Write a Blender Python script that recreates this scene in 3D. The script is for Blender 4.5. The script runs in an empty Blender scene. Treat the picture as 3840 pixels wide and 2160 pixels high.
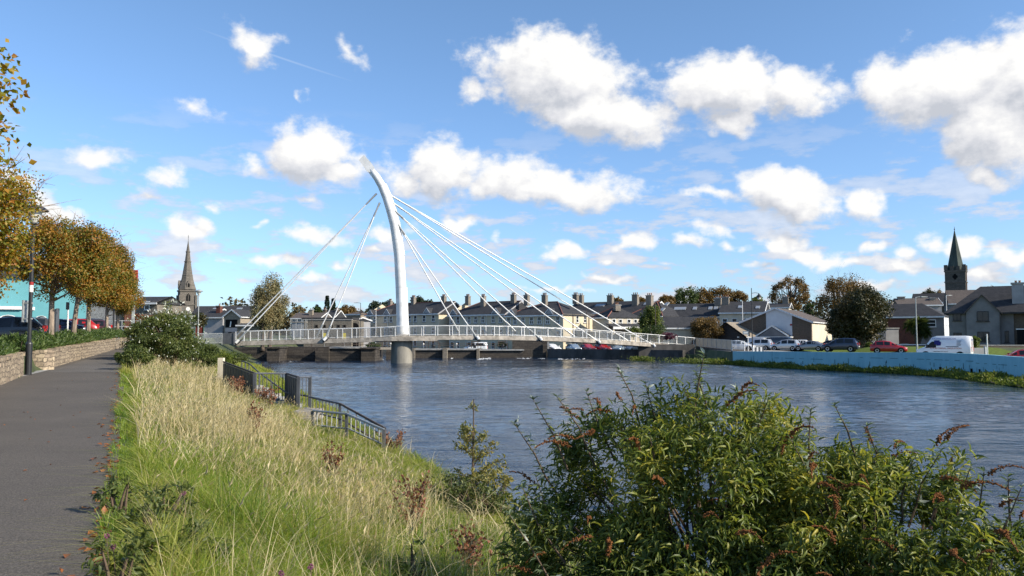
import bpy, math, random
import numpy as np
from mathutils import Vector, Matrix
R = math.radians
F = 3072.0; EYE = 1.6; PITCH = math.atan(185/3072.0)
cp, sp = math.cos(PITCH), math.sin(PITCH)
sc = bpy.context.scene
COL = sc.collection
rng = np.random.default_rng(7)

def at(px, py, Y):
    """world point seen at photo pixel (3840x2160) and standing at distance Y"""
    u = (px-1920)/F; v = (1080-py)/F
    dy = cp - v*sp; dz = sp + v*cp
    k = Y/dy
    return (u*k, Y, EYE+dz*k)
def zt(py, Y, px=1920): return at(px, py, Y)[2]
def xt(px, Y, py=1265): return at(px, py, Y)[0]

# ---------------------------------------------------------------- objects
def tag(o, label=None, cat=None, group=None, kind=None):
    if label: o['label'] = label
    if cat: o['category'] = cat
    if group: o['group'] = group
    if kind: o['kind'] = kind
    return o
def thing(name, label, cat, loc=(0,0,0), rz=0, group=None):
    o = bpy.data.objects.new(name, None); COL.objects.link(o)
    o.empty_display_size = .2
    o.location = loc; o.rotation_euler = (0,0,rz)
    return tag(o, label, cat, group)
def dup(o, parent=None, loc=None, rz=None, label=None):
    c = o.copy(); COL.objects.link(c)
    if parent is not None:
        c.parent = parent
    if loc is not None: c.location = loc
    if rz is not None: c.rotation_euler = (0,0,rz)
    if label: c['label'] = label
    for ch in o.children: dup(ch, c)
    return c

class MB:
    def __init__(s): s.v=[]; s.f=[]
    def add(s, vs, fs):
        b=len(s.v); s.v += [tuple(x) for x in vs]; s.f += [tuple(b+i for i in q) for q in fs]; return s
    def box(s, x0,x1,y0,y1,z0,z1):
        v=[(x0,y0,z0),(x1,y0,z0),(x1,y1,z0),(x0,y1,z0),(x0,y0,z1),(x1,y0,z1),(x1,y1,z1),(x0,y1,z1)]
        return s.add(v,[(0,3,2,1),(4,5,6,7),(0,1,5,4),(1,2,6,5),(2,3,7,6),(3,0,4,7)])
    def poly(s, pts): return s.add(pts,[tuple(range(len(pts)))])
    def prism(s, poly, y0, y1):            # polygon in (x,z) extruded along y
        n=len(poly); v=[(x,y0,z) for x,z in poly]+[(x,y1,z) for x,z in poly]
        f=[tuple(range(n)), tuple(range(2*n-1,n-1,-1))]+[((i+1)%n,i,n+i,n+(i+1)%n) for i in range(n)]
        return s.add(v,f)
    def prismz(s, poly, z0, z1):           # polygon in (x,y) extruded along z
        n=len(poly); v=[(x,y,z0) for x,y in poly]+[(x,y,z1) for x,y in poly]
        f=[tuple(range(n-1,-1,-1)), tuple(range(n,2*n))]+[(i,(i+1)%n,n+(i+1)%n,n+i) for i in range(n)]
        return s.add(v,f)
    def loft(s, rings, closed=True, cap=True):
        n=len(rings[0]); v=[p for r in rings for p in r]; f=[]
        for k in range(len(rings)-1):
            for i in range(n if closed else n-1):
                j=(i+1)%n; f.append((k*n+i,k*n+j,(k+1)*n+j,(k+1)*n+i))
        if cap:
            f.append(tuple(range(n-1,-1,-1))); f.append(tuple(range((len(rings)-1)*n,len(rings)*n)))
        return s.add(v,f)
    def tube(s, pts, rad, n=6, cap=True):
        pts=[Vector(p) for p in pts]; rad = rad if hasattr(rad,'__len__') else [rad]*len(pts)
        rings=[]; ref=None
        for i,p in enumerate(pts):
            t=(pts[min(i+1,len(pts)-1)]-pts[max(i-1,0)])
            if t.length<1e-9: t=Vector((0,0,1))
            t.normalize()
            if ref is None: ref=Vector((1,0,0)) if abs(t.x)<.8 else Vector((0,1,0))
            a=(ref-t*ref.dot(t)).normalized(); b=t.cross(a); ref=a
            rings.append([tuple(p+(a*math.cos(q)+b*math.sin(q))*rad[i]) for q in [2*math.pi*k/n for k in range(n)]])
        return s.loft(rings, True, cap)
    def lathe(s, prof, n=16, c=(0,0)):
        rings=[[(c[0]+r*math.cos(2*math.pi*k/n), c[1]+r*math.sin(2*math.pi*k/n), z) for k in range(n)] for r,z in prof]
        return s.loft(rings)
    def build(s, name, mat, parent=None, smooth=False, loc=None):
        me=bpy.data.meshes.new(name); me.from_pydata(s.v,[],s.f); me.update()
        o=bpy.data.objects.new(name, me); COL.objects.link(o)
        if mat: me.materials.append(mat)
        if parent: o.parent=parent
        if loc: o.location=loc
        if smooth:
            me.polygons.foreach_set('use_smooth',[True]*len(me.polygons))
        return o

def mesh_tris(name, V, T, mat, parent=None):
    V=np.asarray(V,dtype=np.float32); T=np.asarray(T,dtype=np.int32)
    me=bpy.data.meshes.new(name)
    me.vertices.add(len(V)); me.vertices.foreach_set('co', V.ravel())
    me.loops.add(T.size); me.loops.foreach_set('vertex_index', T.ravel())
    me.polygons.add(len(T)); me.polygons.foreach_set('loop_start', np.arange(0,T.size,3,dtype=np.int32))
    me.update(calc_edges=True); me.validate()
    o=bpy.data.objects.new(name, me); COL.objects.link(o)
    me.materials.append(mat)
    if parent: o.parent=parent
    return o

LEAF = (np.array([(0,0,0),(-.5,.45,.12),(0,1,-.12),(.5,.45,.12)]), np.array([(0,2,1),(0,3,2)]))
LONG = (np.array([(0,0,0),(-.42,.28,.1),(0,.34,0),(.42,.28,.1),(-.34,.66,.02),(0,.7,-.08),(.34,.66,.02),(0,1,-.3)]),
        np.array([(0,2,1),(0,3,2),(1,2,5),(1,5,4),(2,3,6),(2,6,5),(4,5,7),(5,6,7)]))
def norm(a): return a/np.maximum(np.linalg.norm(a,axis=1,keepdims=True),1e-9)
def leaves(name, P, T, N, L, W, mat, parent=None, tpl=LEAF):
    tv,tf=tpl; n=len(P); T=norm(T); S=norm(np.cross(T,N)); N2=np.cross(S,T)
    L=np.broadcast_to(L,(n,)); W=np.broadcast_to(W,(n,))
    V=(P[:,None,:]+ tv[None,:,0,None]*S[:,None,:]*W[:,None,None]+ tv[None,:,1,None]*T[:,None,:]*L[:,None,None]
       + tv[None,:,2,None]*N2[:,None,:]*L[:,None,None]).reshape(-1,3)
    FI=(tf[None]+ (np.arange(n)*len(tv))[:,None,None]).reshape(-1,3)
    return mesh_tris(name,V,FI,mat,parent)
def blades(name, P, L, W, lean, mat, parent=None, segs=3, curl=1.0):
    """grass blades: P base, L length, W width, lean (n,2) horizontal tip offset as a share of L"""
    n=len(P); A=rng.uniform(0,2*np.pi,n); side=np.stack([np.cos(A),np.sin(A),0*A],1)
    V=[]
    for k in range(segs+1):
        t=k/segs
        c=P.copy(); c[:,0]+=lean[:,0]*L*t**(1+curl); c[:,1]+=lean[:,1]*L*t**(1+curl)
        m=np.hypot(lean[:,0],lean[:,1])
        c[:,2]+=L*(t-.35*np.minimum(m,1.4)*t**2.2)
        w=W*(1-t**1.6)*.5
        if k<segs: V+= [c-side*w[:,None], c+side*w[:,None]]
        else: V+=[c]
    K=2*segs+1; V=np.stack(V,1).reshape(-1,3)
    tf=[]
    for k in range(segs-1): tf += [(2*k,2*k+1,2*k+3),(2*k,2*k+3,2*k+2)]
    tf.append((2*segs-2,2*segs-1,2*segs)); tf=np.array(tf)
    FI=(tf[None]+(np.arange(n)*K)[:,None,None]).reshape(-1,3)
    return mesh_tris(name,V,FI,mat,parent)
def rdir(n):
    a=rng.normal(size=(n,3)); return norm(a)

# ---------------------------------------------------------------- materials
def newmat(name):
    m=bpy.data.materials.new(name); m.use_nodes=True
    nt=m.node_tree; return m, nt, nt.nodes['Principled BSDF']
def N_(nt, typ, **kw):
    n=nt.nodes.new(typ)
    for k,v in kw.items():
        if k.startswith('i_'):
            n.inputs[k[2:].replace('_',' ')].default_value=v
        else: setattr(n,k,v)
    return n
def L_(nt,a,b): nt.links.new(a,b)
def ramp(nt, stops, interp='LINEAR'):
    r=nt.nodes.new('ShaderNodeValToRGB'); r.color_ramp.interpolation=interp
    e=r.color_ramp.elements
    while len(e)<len(stops): e.new(.5)
    for k,(p,c) in enumerate(stops):
        e[k].position=p; e[k].color=(c[0],c[1],c[2],1)
    return r
def plain(name, col, rough=.6, spec=.3, metal=0, var=.15, scale=3.0, bump=0.0, bscale=30., col2=None, stretch=(1,1,1), coat=0):
    m,nt,b=newmat(name)
    tc=N_(nt,'ShaderNodeTexCoord'); mp=N_(nt,'ShaderNodeMapping'); mp.inputs['Scale'].default_value=stretch
    L_(nt,tc.outputs['Object'],mp.inputs['Vector'])
    no=N_(nt,'ShaderNodeTexNoise'); no.inputs['Scale'].default_value=scale; no.inputs['Detail'].default_value=6; no.inputs['Roughness'].default_value=.65
    L_(nt,mp.outputs[0],no.inputs['Vector'])
    c2=col2 or tuple(c*(1-2*var) for c in col); c1=tuple(min(1,c*(1+var)) for c in col)
    r=ramp(nt,[(.3,c2),(.68,c1)]); L_(nt,no.outputs['Fac'],r.inputs[0]); L_(nt,r.outputs[0],b.inputs['Base Color'])
    b.inputs['Roughness'].default_value=rough; b.inputs['Specular IOR Level'].default_value=spec; b.inputs['Metallic'].default_value=metal
    if coat: b.inputs['Coat Weight'].default_value=coat; b.inputs['Coat Roughness'].default_value=.05
    if bump:
        n2=N_(nt,'ShaderNodeTexNoise'); n2.inputs['Scale'].default_value=bscale; n2.inputs['Detail'].default_value=5
        L_(nt,mp.outputs[0],n2.inputs['Vector'])
        bp=N_(nt,'ShaderNodeBump'); bp.inputs['Strength'].default_value=bump; bp.inputs['Distance'].default_value=.03
        L_(nt,n2.outputs['Fac'],bp.inputs['Height']); L_(nt,bp.outputs[0],b.inputs['Normal'])
    return m
def leafmat(name, cols, transl=.35, rough=.5, clump=.6, cscale=.9, tcol=None):
    """leaf colour differs from leaf to leaf and from bough to bough"""
    m,nt,b=newmat(name)
    g=N_(nt,'ShaderNodeNewGeometry'); tc=N_(nt,'ShaderNodeTexCoord')
    no=N_(nt,'ShaderNodeTexNoise'); no.inputs['Scale'].default_value=cscale; no.inputs['Detail'].default_value=3
    L_(nt,tc.outputs['Object'],no.inputs['Vector'])
    mx=N_(nt,'ShaderNodeMix'); mx.data_type='FLOAT'; mx.inputs[0].default_value=clump
    mr=N_(nt,'ShaderNodeMapRange'); mr.inputs['From Min'].default_value=.3; mr.inputs['From Max'].default_value=.7
    L_(nt,no.outputs['Fac'],mr.inputs['Value'])
    L_(nt,g.outputs['Random Per Island'],mx.inputs[2]); L_(nt,mr.outputs[0],mx.inputs[3])
    n=len(cols); r=ramp(nt,[(i/(n-1)*.8+.1,c) for i,c in enumerate(cols)]); L_(nt,mx.outputs[0],r.inputs[0])
    L_(nt,r.outputs[0],b.inputs['Base Color']); b.inputs['Roughness'].default_value=rough; b.inputs['Specular IOR Level'].default_value=.35
    tr=N_(nt,'ShaderNodeBsdfTranslucent')
    hs=N_(nt,'ShaderNodeHueSaturation'); hs.inputs['Value'].default_value=1.5; hs.inputs['Saturation'].default_value=1.1
    L_(nt,r.outputs[0],hs.inputs['Color']); L_(nt,hs.outputs[0],tr.inputs['Color'])
    ms=N_(nt,'ShaderNodeMixShader'); ms.inputs[0].default_value=transl
    L_(nt,b.outputs[0],ms.inputs[1]); L_(nt,tr.outputs[0],ms.inputs[2])
    L_(nt,ms.outputs[0],nt.nodes['Material Output'].inputs['Surface'])
    return m
def stonemat(name, c1, c2, mortar, w=.45, h=.16, msize=.012, plane='xz', bump=.6, distort=.06, noise=.5):
    m,nt,b=newmat(name)
    tc=N_(nt,'ShaderNodeTexCoord'); sx=N_(nt,'ShaderNodeSeparateXYZ'); cx=N_(nt,'ShaderNodeCombineXYZ')
    L_(nt,tc.outputs['Object'],sx.inputs[0])
    ad=N_(nt,'ShaderNodeMath',operation='ADD'); L_(nt,sx.outputs['X'],ad.inputs[0]); L_(nt,sx.outputs['Y'],ad.inputs[1])
    L_(nt,ad.outputs[0],cx.inputs['X']); L_(nt,sx.outputs['Z'],cx.inputs['Y'])
    no=N_(nt,'ShaderNodeTexNoise'); no.inputs['Scale'].default_value=2.5; no.inputs['Detail'].default_value=3
    L_(nt,cx.outputs[0],no.inputs['Vector'])
    va=N_(nt,'ShaderNodeVectorMath',operation='MULTIPLY_ADD'); va.inputs[1].default_value=(distort,distort,0)
    L_(nt,no.outputs['Color'],va.inputs[0]); L_(nt,cx.outputs[0],va.inputs[2])
    br=N_(nt,'ShaderNodeTexBrick'); br.inputs['Scale'].default_value=1; br.inputs['Brick Width'].default_value=w; br.inputs['Row Height'].default_value=h
    br.inputs['Mortar Size'].default_value=msize; br.inputs['Color1'].default_value=(*c1,1); br.inputs['Color2'].default_value=(*c2,1); br.inputs['Mortar'].default_value=(*mortar,1)
    br.inputs['Mortar Smooth'].default_value=.3; br.inputs['Bias'].default_value=0
    br.offset_frequency=2; br.squash=.7; br.squash_frequency=3
    L_(nt,va.outputs[0],br.inputs['Vector'])
    n2=N_(nt,'ShaderNodeTexNoise'); n2.inputs['Scale'].default_value=6; n2.inputs['Detail'].default_value=6; n2.inputs['Roughness'].default_value=.7
    L_(nt,tc.outputs['Object'],n2.inputs['Vector'])
    mr=N_(nt,'ShaderNodeMapRange'); mr.inputs['From Min'].default_value=.3; mr.inputs['From Max'].default_value=.7; mr.inputs['To Min'].default_value=1-noise; mr.inputs['To Max'].default_value=1+noise*.6
    L_(nt,n2.outputs['Fac'],mr.inputs['Value'])
    vm=N_(nt,'ShaderNodeVectorMath',operation='SCALE'); L_(nt,br.outputs['Color'],vm.inputs[0]); L_(nt,mr.outputs[0],vm.inputs['Scale'])
    L_(nt,vm.outputs[0],b.inputs['Base Color']); b.inputs['Roughness'].default_value=.85; b.inputs['Specular IOR Level'].default_value=.2
    bp=N_(nt,'ShaderNodeBump'); bp.inputs['Strength'].default_value=bump; bp.inputs['Distance'].default_value=.03; bp.invert=True
    L_(nt,br.outputs['Fac'],bp.inputs['Height']); L_(nt,bp.outputs[0],b.inputs['Normal'])
    return m
def glassy(name, col=(.02,.025,.03), rough=.08):
    m,nt,b=newmat(name); b.inputs['Base Color'].default_value=(*col,1); b.inputs['Roughness'].default_value=rough; b.inputs['Specular IOR Level'].default_value=.45
    return m
def paint(name,col,rough=.25,metal=0.0):
    m=plain(name,col,rough,.5,metal,.04,1.5,coat=.6); return m

M={}
M['white_paint']=plain('white_paint',(.82,.81,.79),.4,.4,0,.05,.9,col2=(.6,.59,.56))
M['rail']=plain('rail_paint',(.74,.73,.7),.4,.4,0,.08,4)
M['concrete']=plain('deck_concrete',(.36,.32,.27),.9,.2,0,.3,1.6,.5,14,col2=(.17,.15,.125))
M['pier_conc']=plain('pier_concrete',(.27,.25,.21),.9,.2,0,.2,.6,.3,8,col2=(.16,.145,.12),stretch=(1,1,.35))
M['dark_stone']=stonemat('weir_stone',(.10,.085,.07),(.06,.052,.045),(.035,.03,.026),.9,.4,.02,bump=.8,distort=.15)
M['pale_ledge']=plain('ledge_concrete',(.34,.33,.31),.9,.2,0,.2,2,.3,10)
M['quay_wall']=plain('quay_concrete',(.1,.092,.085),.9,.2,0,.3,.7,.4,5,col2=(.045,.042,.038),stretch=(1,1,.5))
M['slate']=stonemat('slate_roof',(.056,.055,.058),(.04,.04,.043),(.026,.026,.028),.5,.22,.012,bump=.3,distort=.01,noise=.25)
M['slate_warm']=stonemat('brown_tile',(.14,.115,.10),(.11,.09,.08),(.06,.05,.045),.4,.3,.02,bump=.4,distort=.01,noise=.25)
M['tile_tan']=plain('tan_tile',(.3,.25,.19),.9,.2,0,.2,4,.3,20)
M['cream']=plain('cream_render',(.6,.51,.36),.9,.2,0,.07,.7,.1,40,col2=(.5,.43,.31))
M['cream2']=plain('pale_cream_render',(.62,.54,.41),.9,.2,0,.07,.7,.1,40,col2=(.51,.45,.35))
M['grey_render']=plain('grey_render',(.2,.195,.195),.95,.15,0,.1,.6,.2,60,col2=(.145,.14,.142))
M['chimney_render']=plain('chimney_render',(.23,.2,.165),.95,.15,0,.15,1,.2,40)
M['pale_render']=plain('pale_grey_render',(.36,.35,.35),.95,.15,0,.1,.6,.2,60,col2=(.27,.265,.265))
M['white_render']=plain('white_render',(.68,.67,.67),.9,.2,0,.05,.6,col2=(.6,.59,.59))
M['brick_brown']=stonemat('brown_brick',(.15,.115,.085),(.11,.085,.065),(.13,.11,.09),.3,.1,.012,bump=.2,distort=.005,noise=.3)
M['brick_red']=stonemat('red_brick',(.16,.05,.035),(.12,.04,.03),(.12,.09,.07),.25,.08,.01,bump=.2,distort=.005,noise=.3)
M['ruin_stone']=stonemat('ruin_stone',(.25,.215,.17),(.17,.15,.12),(.2,.18,.15),.5,.22,.02,bump=.6,distort=.12)
M['church_stone']=stonemat('church_stone',(.19,.165,.14),(.135,.12,.1),(.11,.1,.085),1.0,.45,.03,bump=.5,distort=.04)
M['tower_stone']=stonemat('tower_stone',(.135,.122,.1),(.095,.086,.072),(.075,.068,.06),.8,.35,.02,bump=.5,distort=.06)
M['spire_green']=plain('weathered_spire',(.055,.072,.06),.8,.3,0,.25,.8,.2,6,stretch=(1,1,.4))
M['wall_stone']=stonemat('garden_wall_stone',(.44,.35,.24),(.26,.2,.145),(.17,.14,.105),.3,.17,.014,bump=1.0,distort=.34)
M['grey_stone']=stonemat('grey_cladding',(.24,.24,.25),(.17,.17,.18),(.12,.12,.125),.5,.1,.01,bump=.5,distort=.02)
M['turq']=plain('turquoise_render',(.13,.34,.365),.85,.2,0,.05,.5,col2=(.11,.3,.325))
M['black']=plain('black_metal',(.02,.02,.022),.45,.5,0,.2,5)
M['fence_grey']=plain('painted_fence_steel',(.085,.09,.1),.55,.4,0,.2,2,col2=(.055,.058,.065))
M['rust_rail']=plain('rusted_rail',(.1,.075,.06),.7,.3,0,.3,6)
M['galv']=plain('galvanised_steel',(.38,.39,.38),.5,.5,.4,.12,5)
M['wood']=plain('weathered_wood',(.46,.4,.32),.85,.2,0,.2,3,.2,30,stretch=(6,6,.6))
M['post_wood']=plain('pale_post_wood',(.72,.62,.46),.8,.2,0,.1,5,stretch=(4,4,.6))
M['bark']=plain('bark',(.15,.115,.085),.95,.1,0,.35,5,.8,14,stretch=(2,2,.5))
M['bark_pale']=plain('pale_bark',(.3,.235,.18),.95,.1,0,.3,4,.6,14,stretch=(2,2,.5))
M['twig']=plain('twig',(.12,.085,.06),.9,.1)
M['glass']=glassy('window_glass')
M['carglass']=glassy('car_glass',(.012,.015,.018),.04)
M['tyre']=plain('tyre',(.018,.018,.018),.8,.2)
M['rim']=plain('wheel_rim',(.45,.45,.46),.3,.6,.6,.05)
M['redlamp']=plain('tail_lamp',(.5,.02,.02),.2,.6,0,.05)
M['clearlamp']=plain('head_lamp',(.75,.76,.78),.1,.7,0,.03)
M['plate']=plain('number_plate',(.75,.75,.7),.5,.4,0,.03)
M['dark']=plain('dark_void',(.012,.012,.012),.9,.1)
M['opal']=plain('lamp_glass',(.62,.6,.55),.3,.5,0,.05)
M['pot']=plain('chimney_pot',(.3,.16,.1),.9,.2,0,.2,6)
M['ridge_red']=plain('ridge_tile',(.25,.11,.085),.9,.2,0,.15,5)
M['red']=plain('red_panel',(.34,.03,.03),.7,.3,0,.1,2)
M['hoard']=plain('maroon_hoarding',(.16,.035,.025),.8,.2,0,.1,2)
M['yellow']=plain('yellow_panel',(.75,.6,.05),.6,.3,0,.08)
M['blue_text']=plain('blue_lettering',(.04,.05,.3),.5,.3,0,.05)
M['red_text']=plain('red_lettering',(.45,.1,.05),.5,.3,0,.05)
M['dark_text']=plain('dark_lettering',(.05,.05,.06),.5,.3,0,.05)
M['soil']=plain('soil',(.09,.07,.045),.95,.1,0,.3,3,.4,20)
M['foam']=plain('foam',(.6,.61,.61),.8,.3,0,.15,3)
# ================================================================ camera, sun, sky
cam=bpy.data.cameras.new('camera'); cam.lens=28.8; cam.sensor_width=36; cam.clip_end=9000; cam.clip_start=.05
co=bpy.data.objects.new('camera',cam); COL.objects.link(co); co.location=(0,0,EYE); co.rotation_euler=(R(90)+PITCH,0,0)
sc.camera=co
SUN_AZ, SUN_EL = R(112), R(31)
sd=Vector((math.sin(SUN_AZ)*math.cos(SUN_EL), math.cos(SUN_AZ)*math.cos(SUN_EL), math.sin(SUN_EL)))
sl=bpy.data.lights.new('sun','SUN'); sl.energy=4.9; sl.angle=R(.53); sl.color=(1,.92,.79)
so=bpy.data.objects.new('sun',sl); COL.objects.link(so); so.rotation_euler=(-sd).to_track_quat('-Z','Y').to_euler()
so.location=(60,60,60)
sc.view_settings.view_transform='Standard'; sc.view_settings.look='None'; sc.view_settings.exposure=0.5; sc.view_settings.gamma=1
sc.cycles.max_bounces=6; sc.cycles.diffuse_bounces=2; sc.cycles.glossy_bounces=3; sc.cycles.transmission_bounces=4; sc.cycles.transparent_max_bounces=6
sc.cycles.use_denoising=True; sc.cycles.caustics_reflective=False; sc.cycles.caustics_refractive=False
sc.cycles.sample_clamp_indirect=4

w=bpy.data.worlds.new('World'); sc.world=w; w.use_nodes=True
nt=w.node_tree; bg=nt.nodes['Background']
sky=N_(nt,'ShaderNodeTexSky'); sky.sky_type='NISHITA'; sky.sun_disc=False; sky.sun_elevation=SUN_EL; sky.sun_rotation=SUN_AZ
sky.altitude=50; sky.air_density=1.0; sky.dust_density=.6; sky.ozone_density=2.2
tc=N_(nt,'ShaderNodeTexCoord'); sx=N_(nt,'ShaderNodeSeparateXYZ'); L_(nt,tc.outputs['Generated'],sx.inputs[0])
azn=N_(nt,'ShaderNodeMath',operation='ARCTAN2'); L_(nt,sx.outputs['X'],azn.inputs[0]); L_(nt,sx.outputs['Y'],azn.inputs[1])
eln=N_(nt,'ShaderNodeMath',operation='ARCSINE'); L_(nt,sx.outputs['Z'],eln.inputs[0])
P=N_(nt,'ShaderNodeCombineXYZ'); L_(nt,azn.outputs[0],P.inputs['X']); L_(nt,eln.outputs[0],P.inputs['Y'])
def aze(px,py):      # direction of a cloud as azimuth / elevation
    x,y,z=at(px,py,1.0); z-=EYE; l=math.sqrt(x*x+y*y+z*z)
    return math.atan2(x,y), math.asin(z/l)
# clouds: centre, half sizes in a 2576-wide copy of the photograph, tilt (deg), strength
CL=[(640,118,72,62,-10,.62),(885,138,72,34,-38,.42),(505,272,80,36,-8,.25),(760,237,24,30,0,.18),
 (1400,190,200,92,-10,1.1),(1500,280,225,62,-8,1.0),(1180,228,80,38,12,.4),(1830,215,150,72,-8,1.0),(1985,235,150,60,-6,.85),(1850,305,75,40,0,.8),
 (2390,205,215,95,0,1.15),(2500,320,140,100,-12,1.1),(2235,235,90,80,10,.85),(2570,190,120,110,0,1.1),
 (790,385,105,75,-18,1.0),(850,440,80,38,-10,.7),(640,405,85,48,-18,.4),(1115,425,85,82,0,.95),(1010,440,80,56,0,.55),(1270,450,130,56,-6,.85),(1420,470,190,48,-6,.85),
 (250,395,95,34,-14,.55),(420,445,85,36,-8,.45),(370,495,80,30,-10,.25),(475,582,80,32,-6,.75),(790,592,125,30,-2,.5),(1160,555,55,26,-6,.6),(985,588,60,34,0,.55),(765,498,55,20,-15,.25),(520,520,45,22,0,.3),(645,548,34,14,0,.3),
 (1990,488,125,50,-16,1.05),(1775,482,110,24,-4,.4),(2190,508,68,36,-12,.85),(2485,445,85,28,-10,.6),
 (1410,630,58,28,0,.7),(1590,612,62,28,0,.5),(1740,610,60,24,0,.6),(1975,605,75,36,-5,.75),(2065,648,80,24,0,.65),(1800,575,55,24,-8,.5),(1545,650,36,14,0,.45),(1850,612,45,18,0,.4),
 (135,525,70,28,-15,.8),(45,465,60,36,0,.7),(2340,600,60,24,-10,.5),(2440,630,85,32,-6,.7),(2570,630,60,34,0,.6),(2170,620,45,20,0,.4),(2250,630,45,22,0,.45),(2260,660,80,22,0,.45),
 (690,655,70,20,0,.5),(860,650,60,20,0,.45),(960,640,50,16,0,.4),(780,690,90,16,0,.4),(1520,700,150,14,0,.35),(2150,655,80,16,0,.4),(1900,660,70,14,0,.4),(1250,600,40,14,0,.2),(1660,665,50,12,0,.3),(2200,700,90,14,0,.5),(2480,690,90,18,0,.55),(1400,735,130,10,0,.35),(560,640,60,18,0,.3),(620,700,60,12,0,.35)]
def field(nt,vec,CL):
    """largest of all cloud shapes at a sky direction"""
    last=None
    for (cx,cy,rx,ry,rot,st) in CL:
        k=3840/2576; a,e=aze(cx*k,cy*k)
        mp=N_(nt,'ShaderNodeMapping'); mp.vector_type='TEXTURE'
        mp.inputs['Location'].default_value=(a,e,0); mp.inputs['Rotation'].default_value=(0,0,R(rot))
        cosz=math.cos(a)
        mp.inputs['Scale'].default_value=(rx*k/F*cosz*cosz*(2.1-.88*st),ry*k/F*(2.15-.95*st),1)
        if last is None: L_(nt,vec,mp.inputs['Vector'])
        else:            # a tiny dependence keeps the shader's temporary values few
            q=N_(nt,'ShaderNodeVectorMath',operation='MULTIPLY_ADD'); q.inputs[1].default_value=(1e-7,1e-7,0)
            L_(nt,last,q.inputs[0]); L_(nt,vec,q.inputs[2]); L_(nt,q.outputs[0],mp.inputs['Vector'])
        ln=N_(nt,'ShaderNodeVectorMath',operation='LENGTH'); L_(nt,mp.outputs[0],ln.inputs[0])
        ma=N_(nt,'ShaderNodeMath',operation='MULTIPLY_ADD'); ma.inputs[1].default_value=-1.0; ma.inputs[2].default_value=.14+.92*st
        L_(nt,ln.outputs['Value'],ma.inputs[0])
        if last is None: last=ma.outputs[0]
        else:
            mm=N_(nt,'ShaderNodeMath',operation='SMOOTH_MAX'); mm.inputs[2].default_value=.12
            L_(nt,last,mm.inputs[0]); L_(nt,ma.outputs[0],mm.inputs[1]); last=mm.outputs[0]
    return last
def warped(nt,P,off,CL):
    ad=N_(nt,'ShaderNodeVectorMath',operation='ADD'); ad.inputs[1].default_value=off; L_(nt,P,ad.inputs[0])
    n=N_(nt,'ShaderNodeTexNoise'); n.inputs['Scale'].default_value=16; n.inputs['Detail'].default_value=3; n.inputs['Roughness'].default_value=.55
    L_(nt,ad.outputs[0],n.inputs['Vector'])
    su=N_(nt,'ShaderNodeVectorMath',operation='SUBTRACT'); su.inputs[1].default_value=(.5,.5,.5); L_(nt,n.outputs['Color'],su.inputs[0])
    ma=N_(nt,'ShaderNodeVectorMath',operation='MULTIPLY_ADD'); ma.inputs[1].default_value=(.085,.055,0)
    L_(nt,su.outputs[0],ma.inputs[0]); L_(nt,ad.outputs[0],ma.inputs[2])
    f=field(nt,ma.outputs[0],CL)
    d=N_(nt,'ShaderNodeTexNoise'); d.inputs['Scale'].default_value=34; d.inputs['Detail'].default_value=9; d.inputs['Roughness'].default_value=.62
    mp=N_(nt,'ShaderNodeMapping'); mp.inputs['Scale'].default_value=(1,1.35,1); L_(nt,ad.outputs[0],mp.inputs['Vector'])
    L_(nt,mp.outputs[0],d.inputs['Vector'])
    s=N_(nt,'ShaderNodeMath',operation='MULTIPLY_ADD'); s.inputs[1].default_value=1.12; s.inputs[2].default_value=-.56
    L_(nt,d.outputs['Fac'],s.inputs[0])
    o=N_(nt,'ShaderNodeMath',operation='ADD'); L_(nt,f,o.inputs[0]); L_(nt,s.outputs[0],o.inputs[1])
    return o.outputs[0]
# thin high haze of small clouds near the horizon
hz=N_(nt,'ShaderNodeTexNoise'); hz.inputs['Scale'].default_value=11; hz.inputs['Detail'].default_value=8; hz.inputs['Roughness'].default_value=.6
hm=N_(nt,'ShaderNodeMapping'); hm.inputs['Scale'].default_value=(1,3.0,1); L_(nt,P.outputs[0],hm.inputs['Vector']); L_(nt,hm.outputs[0],hz.inputs['Vector'])
hr=N_(nt,'ShaderNodeMapRange'); hr.interpolation_type='SMOOTHSTEP'; hr.inputs['From Min'].default_value=.485; hr.inputs['From Max'].default_value=.585; L_(nt,hz.outputs['Fac'],hr.inputs['Value'])
he=N_(nt,'ShaderNodeMapRange'); he.inputs['From Min'].default_value=.27; he.inputs['From Max'].default_value=.09; he.inputs['To Max'].default_value=.85; L_(nt,eln.outputs[0],he.inputs['Value'])
hh=N_(nt,'ShaderNodeMath',operation='MULTIPLY'); L_(nt,hr.outputs[0],hh.inputs[0]); L_(nt,he.outputs[0],hh.inputs[1])
# vapour trail
a0,e0=aze(715,95); a1,e1=aze(1345,312)
tm=N_(nt,'ShaderNodeMapping'); tm.vector_type='TEXTURE'; tm.inputs['Location'].default_value=((a0+a1)/2,(e0+e1)/2,0)
tm.inputs['Rotation'].default_value=(0,0,math.atan2(e1-e0,a1-a0)); tm.inputs['Scale'].default_value=(math.hypot(a1-a0,e1-e0)/2,.0016,1)
L_(nt,P.outputs[0],tm.inputs['Vector'])
tl=N_(nt,'ShaderNodeVectorMath',operation='LENGTH'); L_(nt,tm.outputs[0],tl.inputs[0])
tr=N_(nt,'ShaderNodeMapRange'); tr.inputs['From Min'].default_value=1; tr.inputs['From Max'].default_value=.2; tr.inputs['To Max'].default_value=.17; L_(nt,tl.outputs['Value'],tr.inputs['Value'])
tint=N_(nt,'ShaderNodeMapRange'); tint.inputs['From Min'].default_value=0; tint.inputs['From Max'].default_value=.42; L_(nt,eln.outputs[0],tint.inputs['Value'])
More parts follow.
